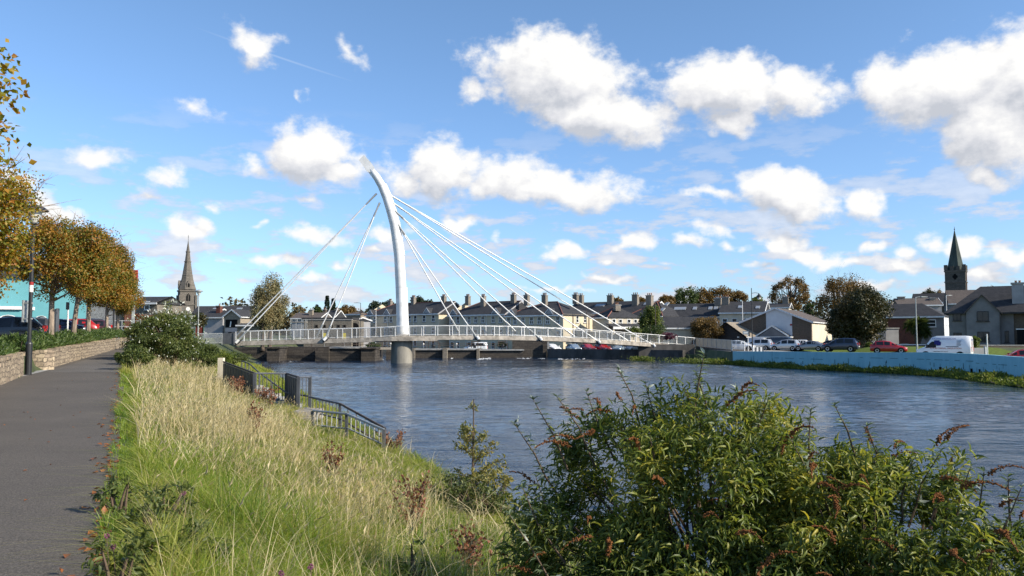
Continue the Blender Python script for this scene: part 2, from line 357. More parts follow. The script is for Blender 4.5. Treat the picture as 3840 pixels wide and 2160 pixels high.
tr_=ramp(nt,[(0,(.084,.109,.157)),(.35,(.096,.115,.143)),(1,(.104,.122,.136))]); L_(nt,tint.outputs[0],tr_.inputs[0])
sm=N_(nt,'ShaderNodeVectorMath',operation='MULTIPLY'); L_(nt,tr_.outputs[0],sm.inputs[1]); L_(nt,sky.outputs[0],sm.inputs[0])
def mixc(fac,a,b):
    m=N_(nt,'ShaderNodeMix'); m.data_type='RGBA'; L_(nt,fac,m.inputs[0]); L_(nt,a,m.inputs[6])
    if isinstance(b,tuple): m.inputs[7].default_value=(*b,1)
    else: L_(nt,b,m.inputs[7])
    return m.outputs[2]
hcol=ramp(nt,[(.5,(.43,.46,.54)),(.66,(.62,.61,.63))]); L_(nt,hz.outputs['Fac'],hcol.inputs[0])
c=mixc(hh.outputs[0],sm.outputs[0],hcol.outputs[0])
c=mixc(tr.outputs[0],c,(.65,.7,.76))
base=c
L_(nt,base,bg.inputs['Color']); bg.inputs['Strength'].default_value=1.0
def cloud_band(a0,a1):
    sel=[]
    for q in CL:
        k=3840/2576; a,e=aze(q[0]*k,q[1]*k); m=max(q[2],q[3]*.7)*k/F*1.6*(1.15+.5*q[5])+.05
        if a0-m<a<a1+m: sel.append(q)
    gt=bpy.data.node_groups.new('cloud_band','ShaderNodeTree')
    gt.interface.new_socket('Vector',in_out='INPUT',socket_type='NodeSocketVector')
    gt.interface.new_socket('Density',in_out='OUTPUT',socket_type='NodeSocketFloat'); gt.interface.new_socket('Sunward',in_out='OUTPUT',socket_type='NodeSocketFloat')
    gi=gt.nodes.new('NodeGroupInput'); go=gt.nodes.new('NodeGroupOutput')
    gt.links.new(warped(gt,gi.outputs[0],(0,0,0),sel),go.inputs[0]); gt.links.new(warped(gt,gi.outputs[0],(.012,.024,0),sel),go.inputs[1])
    gn=nt.nodes.new('ShaderNodeGroup'); gn.node_tree=gt; L_(nt,P.outputs[0],gn.inputs[0])
    dens=N_(nt,'ShaderNodeMapRange'); dens.interpolation_type='SMOOTHSTEP'; dens.inputs['From Min'].default_value=.0; dens.inputs['From Max'].default_value=.5
    L_(nt,gn.outputs[0],dens.inputs['Value'])
    df=N_(nt,'ShaderNodeMath',operation='SUBTRACT'); L_(nt,gn.outputs[0],df.inputs[0]); L_(nt,gn.outputs[1],df.inputs[1])
    lit=N_(nt,'ShaderNodeMapRange'); lit.inputs['From Min'].default_value=-.45; lit.inputs['From Max'].default_value=.36; L_(nt,df.outputs[0],lit.inputs['Value'])
    ccol=ramp(nt,[(0,(.41,.43,.475)),(.5,(.57,.575,.6)),(1,(.72,.715,.705))]); L_(nt,lit.outputs[0],ccol.inputs[0])
    cc=mixc(dens.outputs[0],base,ccol.outputs[0])
    b=N_(nt,'ShaderNodeBackground'); L_(nt,cc,b.inputs['Color']); return b.outputs[0]
# the clouds are looked up band by band of azimuth, so that each direction only visits the clouds near it
edges=[-.8,-.42,-.27,-.13,0,.13,.26,.4,.8]
last=bg.outputs[0]
def step_mix(t,a,b):
    g=N_(nt,'ShaderNodeMath',operation='GREATER_THAN'); g.inputs[1].default_value=t; L_(nt,azn.outputs[0],g.inputs[0])
    m=N_(nt,'ShaderNodeMixShader'); L_(nt,g.outputs[0],m.inputs[0]); L_(nt,a,m.inputs[1]); L_(nt,b,m.inputs[2]); return m.outputs[0]
for k in range(len(edges)-1): last=step_mix(edges[k],last,cloud_band(edges[k],edges[k+1]))
last=step_mix(edges[-1],last,bg.outputs[0])
g=N_(nt,'ShaderNodeMath',operation='GREATER_THAN'); g.inputs[1].default_value=.62; L_(nt,eln.outputs[0],g.inputs[0])
m=N_(nt,'ShaderNodeMixShader'); L_(nt,g.outputs[0],m.inputs[0]); L_(nt,last,m.inputs[1]); L_(nt,bg.outputs[0],m.inputs[2])
L_(nt,m.outputs[0],nt.nodes['World Output'].inputs['Surface'])
w.cycles.sampling_method='MANUAL'; w.cycles.sample_map_resolution=512

# ================================================================ terrain
ZW=-1.85
def ip(x,xs,ys): return np.interp(x,xs,ys)
def zpath(Y): return ip(Y,[0,17,28,62,80,100,400],[0,0,.17,.8,.85,.8,.8])
def xpath_r(Y): return ip(Y,[-30,0,5.5,12.8,31.4,48.5,62,85,100,400],[14,-.15,-2.67,-6.1,-14.8,-22.7,-28.2,-37,-42,-60])
def xpath_l(Y): return ip(Y,[-30,0,12,24.7,30,33,62.5,85,100,400],[9,-3.6,-9.3,-15.4,-17.75,-18.8,-29.7,-38.5,-44,-62])
def xwater(Y): return ip(Y,[-30,0,6,10,16,23,28.8,42,58,76,100,112,125,145,216,219,400],[20,7.4,4.7,2.7,.1,-2.5,-4.6,-9.8,-15.8,-22,-31,-35,-38,-41,-46,-20,-20])
def xright(Y): return ip(Y,[-30,40,62.6,71.4,77,83,90.5,95.6,104.5,112,132,137],[36,38,39.2,39.9,38.8,36,32,29.9,28.1,28.2,29.2,29.2])
def zlot(Y): return zpath(Y)+.72
def sst(x,a,b):
    t=np.clip((x-a)/(b-a),0,1); return t*t*(3-2*t)
def H(X,Y):
    X=np.asarray(X,float); Y=np.asarray(Y,float)
    zp=zpath(Y); xr=xpath_r(Y); xw=xwater(Y); xl=xpath_l(Y)
    u=np.clip((X-xr)/np.maximum(xw-xr,.5),-1,1.6)
    prof=np.where(u<0,0,np.where(u<1,1-np.clip(1-u,0,1)**1.22,1+.8*(u-1)))
    left=zp-.005+(ZW-.02-zp)*prof
    left=np.maximum(left,-3.0)
    lot=zlot(Y)
    left=np.where(X<xl-.32, zp+(lot-zp)*sst(xl-.32-X,0,.12), left)
    # right bank
    xR=xright(np.minimum(Y,137))
    q=-.3-.35*sst(X,36,44)-.5*sst(X,44,52)*(1-sst(Y,85,100))+.9*sst(X,46,52)*sst(Y,98,106)
    q=np.where(Y>118,-.3-.7*sst(Y,128,150)*(1-sst(X,22,34)),q)
    right=np.where(X>xR+.3,q,-3.0)
    # far land beyond the weir
    far=(Y>142+np.maximum(0,(2-X))*.35)&(X>-11.5)&(X<24)
    far|=(Y>140.1+(6-X)*.704)&(X>=5.9)&(X<40)
    right=np.where(far&(X<=30),-1.0,right)
    z=np.where(X<xw+6,np.maximum(left,right),right)
    z=np.where((Y>216),np.maximum(z,-.8),z)
    z=z+np.where(Y>260,sst(Y,260,900)*7,0)
    return z
ax=lambda *segs: np.unique(np.concatenate([np.arange(a,b,s) for a,b,s in segs]))
xs=ax((-1600,-300,130),(-300,-60,16),(-60,-40,1),(-40,8,.25),(8,60,.6),(60,300,16),(300,1700,130))
ys=ax((-40,-2,2),(-2,64,.5),(64,150,.8),(150,222,2),(222,300,10),(300,900,60),(900,3600,300))
GX,GY=np.meshgrid(xs,ys); GZ=H(GX,GY)
V=np.stack([GX,GY,GZ],-1).reshape(-1,3)
nx,ny=len(xs),len(ys); I=np.arange(nx*ny).reshape(ny,nx)
a=I[:-1,:-1].ravel(); b=I[:-1,1:].ravel(); c_=I[1:,1:].ravel(); d=I[1:,:-1].ravel()
gm,nt,bs=newmat('ground')
tc=N_(nt,'ShaderNodeTexCoord'); no=N_(nt,'ShaderNodeTexNoise'); no.inputs['Scale'].default_value=.5; no.inputs['Detail'].default_value=9; no.inputs['Roughness'].default_value=.7
L_(nt,tc.outputs['Object'],no.inputs['Vector'])
gr=ramp(nt,[(.3,(.03,.04,.015)),(.5,(.06,.075,.025)),(.7,(.11,.1,.05))]); L_(nt,no.outputs['Fac'],gr.inputs[0]); L_(nt,gr.outputs[0],bs.inputs['Base Color']); bs.inputs['Roughness'].default_value=.95
ground=mesh_tris('ground',V,np.concatenate([np.stack([a,b,c_],1),np.stack([a,c_,d],1)]),gm)
tag(ground,kind='structure')
ground.data.polygons.foreach_set('use_smooth',[True]*len(ground.data.polygons))

def strip(name, Y, xl, xr, zf, mat, n=6, kind='structure'):
    v=[];f=[]
    for y,a,b in zip(Y,xl,xr):
        for k in range(n+1):
            x=a+(b-a)*k/n; v.append((x,y,float(zf(x,y))))
    for i in range(len(Y)-1):
        for k in range(n):
            p=i*(n+1)+k; f.append((p,p+1,p+n+2,p+n+1))
    o=MB().add(v,f).build(name,mat,smooth=True); return tag(o,kind=kind)
# asphalt
am,nt,bs=newmat('asphalt')
tc=N_(nt,'ShaderNodeTexCoord'); n1=N_(nt,'ShaderNodeTexNoise'); n1.inputs['Scale'].default_value=55; n1.inputs['Detail'].default_value=4; n1.inputs['Roughness'].default_value=.8
n2=N_(nt,'ShaderNodeTexNoise'); n2.inputs['Scale'].default_value=.5; n2.inputs['Detail'].default_value=6; n2.inputs['Roughness'].default_value=.65
L_(nt,tc.outputs['Object'],n1.inputs['Vector']); L_(nt,tc.outputs['Object'],n2.inputs['Vector'])
r1=ramp(nt,[(.32,(.055,.048,.041)),(.52,(.108,.095,.082)),(.74,(.22,.193,.165))]); L_(nt,n1.outputs['Fac'],r1.inputs[0])
r2=ramp(nt,[(.3,(.86,.86,.86)),(.7,(1.1,1.09,1.07))]); L_(nt,n2.outputs['Fac'],r2.inputs[0])
vm=N_(nt,'ShaderNodeVectorMath',operation='MULTIPLY'); L_(nt,r1.outputs[0],vm.inputs[0]); L_(nt,r2.outputs[0],vm.inputs[1]); L_(nt,vm.outputs[0],bs.inputs['Base Color'])
bs.inputs['Roughness'].default_value=.9; bs.inputs['Specular IOR Level'].default_value=.2
bp=N_(nt,'ShaderNodeBump'); bp.inputs['Strength'].default_value=.5; bp.inputs['Distance'].default_value=.01; L_(nt,n1.outputs['Fac'],bp.inputs['Height']); L_(nt,bp.outputs[0],bs.inputs['Normal'])
M['asphalt']=am
Yp=np.concatenate([np.arange(-6,64,1.0),np.arange(64,101,3)])
strip('footpath',Yp,xpath_l(Yp)-.25,xpath_r(Yp)+.02,lambda x,y: zpath(y)+.022,am)
pm=am.copy(); pm.name='asphalt_patch'
for e in pm.node_tree.nodes:
    if e.type=='VALTORGB' and e.color_ramp.elements[0].color[0]<.1:
        for q in e.color_ramp.elements: q.color=tuple(c*f for c,f in zip(q.color[:3],(1.16,1.2,1.24)))+(1,)
Yk=np.array([31.6,33,34.5,36,38,40,42.5]); strip('path_patch',Yk,xpath_l(Yk)+.35,xpath_r(Yk)-.25,lambda x,y: zpath(y)+.026,pm)
# car park and quay surfacing
Yl=np.arange(20,101,2.0)
strip('car_park',Yl,xpath_l(Yl)-60,xpath_l(Yl)-3.2,lambda x,y: zlot(y)+.03,am,n=3)
pv=plain('quay_paving',(.3,.28,.25),.9,.2,0,.2,1.2,col2=(.2,.19,.17))
Yq=np.arange(50,140,1.5)
strip('quay_road',Yq,xright(np.minimum(Yq,131))+1.0,xright(np.minimum(Yq,131))*0+48,lambda x,y: float(H(x,y))+.03,pv,n=24)
# river
wm,nt,bs=newmat('river_water')
bs.inputs['Base Color'].default_value=(.006,.02,.046,1); bs.inputs['Roughness'].default_value=.07; bs.inputs['Specular IOR Level'].default_value=.22; bs.inputs['Specular Tint'].default_value=(.68,.86,1,1); bs.inputs['IOR'].default_value=1.33
tc=N_(nt,'ShaderNodeTexCoord')
def wav(scale,stretch,detail,rot=0,dist=0):
    mp=N_(nt,'ShaderNodeMapping'); mp.inputs['Scale'].default_value=stretch; mp.inputs['Rotation'].default_value=(0,0,R(rot)); L_(nt,tc.outputs['Object'],mp.inputs['Vector'])
    n=N_(nt,'ShaderNodeTexNoise'); n.inputs['Scale'].default_value=scale; n.inputs['Detail'].default_value=detail; n.inputs['Roughness'].default_value=.6; n.inputs['Distortion'].default_value=dist
    L_(nt,mp.outputs[0],n.inputs['Vector']); return n.outputs['Fac']
w1=wav(.9,(.55,1,1),5,12,.6); w2=wav(3.2,(.6,1,1),4,-8,.3); w3=wav(.09,(.5,1,1),4,20)
g3=N_(nt,'ShaderNodeMapRange'); g3.inputs['From Min'].default_value=.35; g3.inputs['From Max'].default_value=.65; g3.inputs['To Min'].default_value=.3; g3.inputs['To Max'].default_value=1.3; L_(nt,w3,g3.inputs['Value'])
ad=N_(nt,'ShaderNodeMath',operation='MULTIPLY_ADD'); ad.inputs[1].default_value=.42; L_(nt,w2,ad.inputs[0]); L_(nt,w1,ad.inputs[2])
mu=N_(nt,'ShaderNodeMath',operation='MULTIPLY'); L_(nt,ad.outputs[0],mu.inputs[0]); L_(nt,g3.outputs[0],mu.inputs[1])
bp=N_(nt,'ShaderNodeBump'); bp.inputs['Strength'].default_value=.5; bp.inputs['Distance'].default_value=.2; L_(nt,mu.outputs[0],bp.inputs['Height']); L_(nt,bp.outputs[0],bs.inputs['Normal'])
# running water: a sheet of real ripples of several lengths, rougher in patches
def waves(X,Y):
    r=np.random.default_rng(77); z=0*X
    patch=.55+.45*np.sin(X*.11+1.7*np.sin(Y*.07+1))*np.sin(Y*.16+1.3*np.sin(X*.06))
    for lam,sl_,n in ((9,.004,4),(4.2,.013,6),(2.1,.034,8),(1.1,.055,9),(.6,.06,9)):
        for k in range(n):
            th=R(90)+r.normal()*.55; kx,ky=math.cos(th)*2*math.pi/lam,math.sin(th)*2*math.pi/lam; f=r.uniform(.8,1.25); ph=r.uniform(0,6.28)
            w_=sl_*lam/(2*math.pi)*1.0/math.sqrt(n)*1.4
            u=np.sin(kx*f*X+ky*f*Y+ph+.9*np.sin(X*.35+k)+.7*np.sin(Y*.23+2*k))
            z=z+w_*(u+.35*np.abs(u))*(patch if lam<5 else 1)
    return z
wy=[12.0]
while wy[-1]<150: wy.append(wy[-1]+max(.16,.0032*wy[-1]))
wy=np.array([-40,-20,0,6,9,10.5]+wy+[] if 0 else np.concatenate([[-40,-20,0,5,8,10,11],wy,[160,180,217]])); wx=np.concatenate([[-60,-52],np.arange(-46,50,.22),[54,60]])
WX,WY=np.meshgrid(wx,wy); WZ=ZW+waves(WX,WY)*np.clip((WY-8)/6,0,1); nx,ny=len(wx),len(wy); I=np.arange(nx*ny).reshape(ny,nx); a=I[:-1,:-1].ravel(); b=I[:-1,1:].ravel(); c_=I[1:,1:].ravel(); d=I[1:,:-1].ravel()
river=mesh_tris('river',np.stack([WX,WY,WZ],-1).reshape(-1,3),np.concatenate([np.stack([a,b,c_],1),np.stack([a,c_,d],1)]),wm); tag(river,kind='structure')
river.data.polygons.foreach_set('use_smooth',[True]*len(river.data.polygons))
# ================================================================ footbridge
BY=lambda px: float(np.interp(px,[860,1500,1700,2000,2180,2400,2610],[108,108,109.3,113.5,117.5,125.5,136]))
btop=lambda px: float(np.interp(px,[870,922,1100,1427,1510,1700,1850,2000,2180,2400,2560,2610],[1280,1279,1274,1264.5,1259.5,1257.5,1258,1261,1268,1283,1293.5,1297]))
def bpt(px): return Vector(at(px,btop(px),BY(px)))
bridge=thing('footbridge','white curved mast cable stayed footbridge crossing the whole river','bridge',(-14,109.5,ZW))
BO=Vector(bridge.location)
def rel(p): return tuple(Vector(p)-BO)
PX=list(np.linspace(876,2606,60))
front=[bpt(p) for p in PX]
def frame(i):
    t=(front[min(i+1,len(front)-1)]-front[max(i-1,0)]); t.z=0; t.normalize(); return t, Vector((-t.y,t.x,0))
WID=3.4
mb=MB(); rings=[]
for i,p in enumerate(front):
    t,n=frame(i); b=p+n*WID
    bul=0
    prof=[(-.02,-.58),(0,-.02),(.22,.0),(.24,-.1),(WID-.24,-.1),(WID-.22,0),(WID,-.02),(WID+.02,-.58),(WID-.7,-.62),(.7,-.62)]
    rings.append([rel(p+n*a+Vector((0,0,z))) for a,z in prof])
mb.loft(rings); mb.build('deck',M['concrete'],bridge)
# widened deck round the mast
t,n=frame(22); cpt=bpt(1507)+n*1.7
def disc(c,r1,z0,z1,n_=20): return [(z0,r1),(z1,r1)]
mb=MB(); mb.prismz([(c.x-BO.x,c.y-BO.y) for c in [bpt(1395)-Vector((0,.02,0)),bpt(1470)-Vector((0,.28,0)),bpt(1545)-Vector((0,.28,0)),bpt(1640)-Vector((0,.02,0)),bpt(1600)+Vector((0,3,0)),bpt(1400)+Vector((0,3,0))]],bpt(1507).z-.66-BO.z,bpt(1507).z-.13-BO.z)
mb.build('mast_platform',M['concrete'],bridge)
# railings
def point_on(px,off): 
    i=int(np.clip(np.interp(px,PX,range(len(PX))),0,len(PX)-1)); t,n=frame(i); return bpt(px)+n*off, t, n
posts=[]; px=884
left_posts=list(np.linspace(884,1482,12)); right_posts=list(np.interp(np.linspace(0,1,24),np.linspace(0,1,13),[1536,1637,1742,1841,1939,2034,2128,2220,2310,2396,2478,2540,2602]))
RH=1.3
for off,out in ((.1,-1),(WID-.1,1)):
    rl=thing('railing',None,None); rl.parent=bridge; del rl
    rl=[o for o in bridge.children if o.name.startswith('railing')][-1]
    hp=[]
    for k,pxx in enumerate(left_posts+right_posts):
        p,t,n=point_on(pxx,off)
        m=MB(); lean=n*(.16*out)
        base=p+Vector((0,0,0)); top=p+lean+Vector((0,0,RH-.03))
        # flat tapered plate
        a=t*.05; d=n*.09*out; d2=n*.05*out
        m.loft([[rel(base-a-d*0),rel(base+a-d*0),rel(base+a+d*1.3),rel(base-a+d*1.3)],[rel(top-a*.8-d2),rel(top+a*.8-d2),rel(top+a*.8+d2*.3),rel(top-a*.8+d2*.3)]])
        m.build('post',M['rail'],rl)
    pts=[point_on(q,off) for q in PX if q>880]
    hr=MB(); hr.tube([rel(p+n*(.16*out)+Vector((0,0,RH))) for p,t,n in pts],.05,6); hr.build('handrail',M['white_paint'],rl)
    rods=MB()
    for j in range(7):
        z=.26+j*.14; rods.tube([rel(p+n*(.16*out*z/RH-.03*out)+Vector((0,0,z))) for p,t,n in pts],.012,4)
    rods.build('rods',M['galv'],rl)
    kr=MB(); kr.tube([rel(p+n*(.02*out)+Vector((0,0,.12))) for p,t,n in pts],.035,5); kr.build('kick_rail',M['rail'],rl)
# pier
pc=Vector(at(1506,1362,109.8)); pier=MB(); pier.lathe([(1.42,-1.6),(1.42,.6),(1.38,(bpt(1507).z-.66)-ZW)],40,(pc.x-BO.x,pc.y-BO.y)); pier.build('pier',M['pier_conc'],bridge,smooth=False)
# mast : centre line through measured points
MY=109.8
ml=[(1509,1262,43),(1508.7,1248,42.5),(1507.5,1195,41.5),(1503.5,1078,40),(1497,960,38.5),(1489,900,37.5),(1480,843,36.5),(1466,790,35),(1450,740,33),(1432,697,31),(1413,665,28),(1391,637,26)]
K=MY/F
c3=[Vector(at(x,y,MY)) for x,y,w_ in ml]
m=MB(); rings=[]
for i,(x,y,w_) in enumerate(ml):
    t=(c3[min(i+1,len(c3)-1)]-c3[max(i-1,0)]).normalized(); a=Vector((0,1,0)); b=t.cross(a).normalized(); r=w_*K/2
    rings.append([rel(c3[i]+(a*math.cos(q)+b*math.sin(q))*r) for q in [2*math.pi*k/28 for k in range(28)]])
m.loft(rings); m.build('mast',M['white_paint'],bridge,smooth=True)
# spine plate along the outer side of the mast
m=MB()
def spine(i0,i1,ext):
    rr=[]
    for i in range(i0,i1+1):
        t=(c3[min(i+1,len(c3)-1)]-c3[max(i-1,0)]).normalized(); b=t.cross(Vector((0,1,0))).normalized(); r=ml[i][2]*K/2
        if b.x<0: b=-b
        rr.append([rel(c3[i]+b*(r-.08)+Vector((0,-.28,0))),rel(c3[i]+b*(r+ext)+Vector((0,-.2,0))),rel(c3[i]+b*(r+ext)+Vector((0,.2,0))),rel(c3[i]+b*(r-.08)+Vector((0,.28,0)))])
    m.loft(rr)
for q in ((0,3,.12),(4,6,.1),(6,9,.13)):
    m=MB(); spine(*q); m.build('spine_plate',M['white_paint'],bridge)
for i in (1,3,5,7,9):          # weld seams
    t=(c3[i+1]-c3[i-1]).normalized(); a=Vector((0,1,0)); b=t.cross(a).normalized(); r=ml[i][2]*K/2+.012; m=MB()
    m.loft([[rel(c3[i]+t*dz+(a*math.cos(q)+b*math.sin(q))*r) for q in [2*math.pi*k/28 for k in range(28)]] for dz in (-.03,.03)],cap=False); m.build('weld_seam',M['opal'],bridge)
# chisel shaped head
hd=[(1402,651),(1377,645),(1362,622),(1345,600),(1366,582),(1393,612),(1404,629)]
m=MB(); fr=[rel(at(x,y,MY-.45)) for x,y in hd]; bk=[rel(at(x,y,MY+.45)) for x,y in hd]
fr[0]=rel(at(1398,646,MY-.4)); n=len(hd)
m.add(fr+bk,[tuple(range(n)),tuple(range(2*n-1,n-1,-1))]+[((i+1)%n,i,n+i,n+(i+1)%n) for i in range(n)])
m.build('mast_head',M['white_paint'],bridge)
col=MB(); col.lathe([(1.0,bpt(1507).z-.14-BO.z),(1.0,bpt(1507).z+.22-BO.z)],28,(c3[0].x-BO.x,c3[0].y-BO.y)); col.build('mast_foot',M['concrete'],bridge)
# stay cables
def cable(top,bot_px,bot_py,off):
    p,t,n=point_on(bot_px,off); b=Vector(at(bot_px,bot_py,p.y))
    tp=Vector(at(top[0],top[1],MY+(-.35 if off<1 else .35)))
    cb=MB().tube([rel(tp),rel(b)],.078,8).build('cable',M['white_paint'],bridge)
    d=(b-tp).normalized()
    MB().tube([rel(tp),rel(tp+d*2.0)],.115,6).build('cable_socket',M['galv'],cb); MB().tube([rel(b-d*1.7),rel(b+d*.15)],.13,6).build('cable_socket',M['galv'],cb)
    return b
for top,f_,bk_ in (((1411,726),(893,1277),(884,1262)),((1423,760),(1222,1267),(1190,1259)),((1452,726),(2447,1293),(2352,1276)),((1461,752),(2240,1278),(2152,1260)),((1471,782),(2022,1268),(1930,1240)),((1487,834),(1786,1264),(1716,1238))):
    b=cable(top,*f_,-.12); cable((top[0]+2,top[1]),*bk_,WID+.12)
    an=MB(); an.tube([rel(b+Vector((.1,-.12,.1))),rel(b+Vector((.35 if top[0]>1430 else -.25,-.2,-.3)))],.2,10); an.build('cable_anchor',M['white_paint'],bridge)
    ar=MB(); ar.tube([rel(b+Vector((-.7 if top[0]>1430 else .5,.4,.12))),rel(b+Vector((.5 if top[0]>1430 else -.3,-.1,-.55)))],.14,6); ar.build('anchor_bracket',M['black'],bridge)
# end panel and approach railing on the left bank
pl=Vector(at(834,1290,107.5)); pr=Vector(at(877,1293,107.5))
m=MB(); m.box(pl.x,pr.x,107.4,107.6,pl.z,pl.z+1.42); m.box(pr.x-.05,pr.x+.12,107.3,107.7,pl.z-.1,pl.z+1.47)
tag(m.build('steel_hoarding',M['fence_grey']),'plain dark grey steel panel closing the left end of the footbridge','panel')
def bar_fence(name,label,cat,p0,p1,h,nb,mat,rail=.03,bar=.012,post=True,low=.12):
    t=thing(name,label,cat,p0); d=Vector(p1)-Vector(p0); m=MB()
    m.tube([(0,0,h),(d.x,d.y,d.z+h)],rail,6); m.build('top_rail',mat,t)
    m=MB(); m.tube([(0,0,low),(d.x,d.y,d.z+low)],rail*.8,5); m.build('bottom_rail',mat,t)
    m=MB()
    for k in range(1,nb):
        q=d*(k/nb); m.tube([(q.x,q.y,q.z+low),(q.x,q.y,q.z+h)],bar,4,False)
    b=m.build('bars',mat,t)
    for k in (0,1):
        q=d*k; MB().tube([(q.x,q.y,q.z-.15),(q.x,q.y,q.z+h+.02)],rail*1.25,6).build('post',mat,t)
    return t
bar_fence('guard_rail','grey vertical bar guard rail leading to the left end of the footbridge','railing',at(745,1292,101),at(832,1289,107.3),1.35,22,M['galv'],.04,.022)
# ramp on the right bank
ra=Vector(at(2610,1297,136)); rb=Vector(at(2745,1311,113)); rc=Vector(at(2792,1313,112))
d=(rb-ra)
rwall=thing('ramp_wall','dark concrete abutment wall under the right hand bridge ramp','wall',(ra.x,ra.y,ZW))
m=MB(); nn=Vector((-d.y,d.x,0)).normalized(); nn=nn if nn.x>0 else -nn
A0=Vector((0,0,0)); 
def rr(p,z): return (p.x-ra.x,p.y-ra.y,z-ZW)
m.loft([[rr(ra,-3),rr(ra,ra.z-.05),rr(ra+nn*2.6,ra.z-.05),rr(ra+nn*2.6,-3)],[rr(rb,-3),rr(rb,rb.z-.05),rr(rb+nn*2.6,rb.z-.05),rr(rb+nn*2.6,-3)]])
rb2=Vector((28.15,104.7,0))
m.loft([[rr(rb-Vector((0,.01,0)),-3),rr(rb,-.17),rr(rb+nn*.5,-.17),rr(rb+nn*.5,-3)],[rr(rb2,-3),rr(rb2,-.17),rr(rb2+Vector((.5,0,0)),-.17),rr(rb2+Vector((.5,0,0)),-3)]])
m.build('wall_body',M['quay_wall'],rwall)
sg=MB(); q=Vector(at(2728,1318,114)); q=ra+d*.93; sgo=MB(); 
s0=ra+d*.9-nn*.04; s1=ra+d*.985-nn*.04
sgo.add([rr(s0,rb.z-.62),rr(s1,rb.z-.62),rr(s1,rb.z-.3),rr(s0,rb.z-.3),rr(s0-nn*.03,rb.z-.62),rr(s1-nn*.03,rb.z-.62),rr(s1-nn*.03,rb.z-.3),rr(s0-nn*.03,rb.z-.3)],[(4,5,6,7),(0,4,7,3),(1,2,6,5),(3,7,6,2),(0,1,5,4)])
sgo.build('name_plate',M['plate'],rwall)
sgo=MB(); e=(s1-s0)
for k in range(6):
    a=s0+e*(.12+.13*k)-nn*.05; b=a+e*.09; sgo.add([rr(a,rb.z-.52),rr(b,rb.z-.52),rr(b,rb.z-.4),rr(a,rb.z-.4)],[(0,1,2,3)])
sgo.build('lettering',M['dark_text'],rwall)
pf=thing('timber_fence','weathered upright timber board parapet along the bridge ramp','fence',tuple(ra))
nb_=64; bm=MB(); rel2=lambda p,z=0:(p.x-ra.x,p.y-ra.y,p.z-ra.z+z)
for k in range(nb_):
    a=ra+d*((k+.06)/nb_); b=ra+d*((k+.92)/nb_)
    bm.add([rel2(a,.05),rel2(b,.05),rel2(b,1.22),rel2(a,1.22),rel2(a+nn*.03,.05),rel2(b+nn*.03,.05),rel2(b+nn*.03,1.22),rel2(a+nn*.03,1.22)],[(0,1,2,3),(7,6,5,4),(0,4,5,1),(3,2,6,7),(0,3,7,4),(1,5,6,2)])
bm.build('boards',M['wood'],pf)
m=MB(); m.tube([rel2(ra,1.27),rel2(rb,1.27)],.05,5); m.tube([rel2(ra,.05),rel2(rb,.05)],.05,5); m.build('rail',M['galv'],pf)
for k in range(9):
    p=ra+d*(k/8)-nn*.05; MB().tube([rel2(p,-.05),rel2(p,1.28)],.045,5).build('post',M['galv'],pf)
bar_fence('end_railing','pale upright bar railing at the foot of the bridge ramp','railing',tuple(rb),tuple(rc),1.22,14,M['rail'],.045,.02)

# ================================================================ river works
def block(name,label,cat,pxl,pxr,ytop,Y,dep,mat,zb=-2.9,ledge=None,group=None,cap=.0):
    x0=xt(pxl,Y); x1=xt(pxr,Y); z1=zt(ytop,Y,(pxl+pxr)/2)
    t=thing(name,label,cat,(x0,Y,ZW),0,group)
    MB().box(0,x1-x0,0,dep,zb-ZW,z1-ZW-(.22 if ledge else 0)).build('masonry',mat,t)
    if ledge:
        MB().box(-.15,x1-x0+.15,-.25,dep+.1,z1-ZW-.217,z1-ZW).build('ledge',ledge,t)
    return t
block('weir_wall','low dark masonry wall at the left end of the weir below the bridge','weir wall',880,1000,1302,124,5,M['dark_stone'])
block('weir_pier','stone weir pier with a stepped cap nearest the left bank','weir pier',1002,1048,1301,119,7,M['dark_stone'],ledge=M['dark_stone'])
block('weir_wall','dark weir bay wall between the two left piers','weir wall',1049,1182,1301,123,3,M['dark_stone'])
block('weir_pier','overgrown stone weir pier with grass growing on its side','weir pier',1183,1234,1301,119.5,7,M['dark_stone'])
block('weir_wall','long dark weir bay with a pale plank walkway on top, left of the bridge pier','weir wall',1235,1354,1301,120,4,M['dark_stone'],ledge=M['pale_ledge'])
block('weir_pier','square brown weir pier just left of the round bridge pier','weir pier',1355,1407,1303,119,7,M['dark_stone'],ledge=M['dark_stone'])
t=block('weir_walkway','narrow timber walkway joining two weir piers beside the bridge pier','walkway',1407,1470,1303,123,1.2,M['wood'],zb=zt(1311,123)); 
block('weir_pier','dark weir pier standing in the open channel behind the bridge pier','weir pier',1448,1478,1311,128,5,M['dark_stone'])
block('weir_wall','dark weir bay directly right of the round bridge pier','weir wall',1557,1672,1308,136,4,M['dark_stone'],ledge=M['pale_ledge'])
block('weir_pier','narrow pale ended weir pier to the right of the bridge pier','weir pier',1544,1555,1307,135,6,M['ruin_stone'])
block('weir_pier','weir pier with rubble round its foot, middle of the right bays','weir pier',1660,1676,1306,135,6,M['ruin_stone'])
block('weir_wall','middle dark weir bay with a pale concrete ledge','weir wall',1677,1785,1308,137,4,M['dark_stone'],ledge=M['pale_ledge'])
block('weir_pier','weir pier with foaming water at its foot','weir pier',1787,1797,1308,136,6,M['ruin_stone'])
block('weir_wall','last dark weir bay beside the tall stone block','weir wall',1798,1962,1310,138,4,M['dark_stone'],ledge=M['pale_ledge'])
block('stone_abutment','tall dark stone block rising to the underside of the bridge','abutment',1921,2052,1276,139.6,7,M['dark_stone'])
block('concrete_post','pale narrow concrete post at the edge of the stone block','post',2053,2059,1278,138.6,.6,M['pale_ledge'],zb=-1)
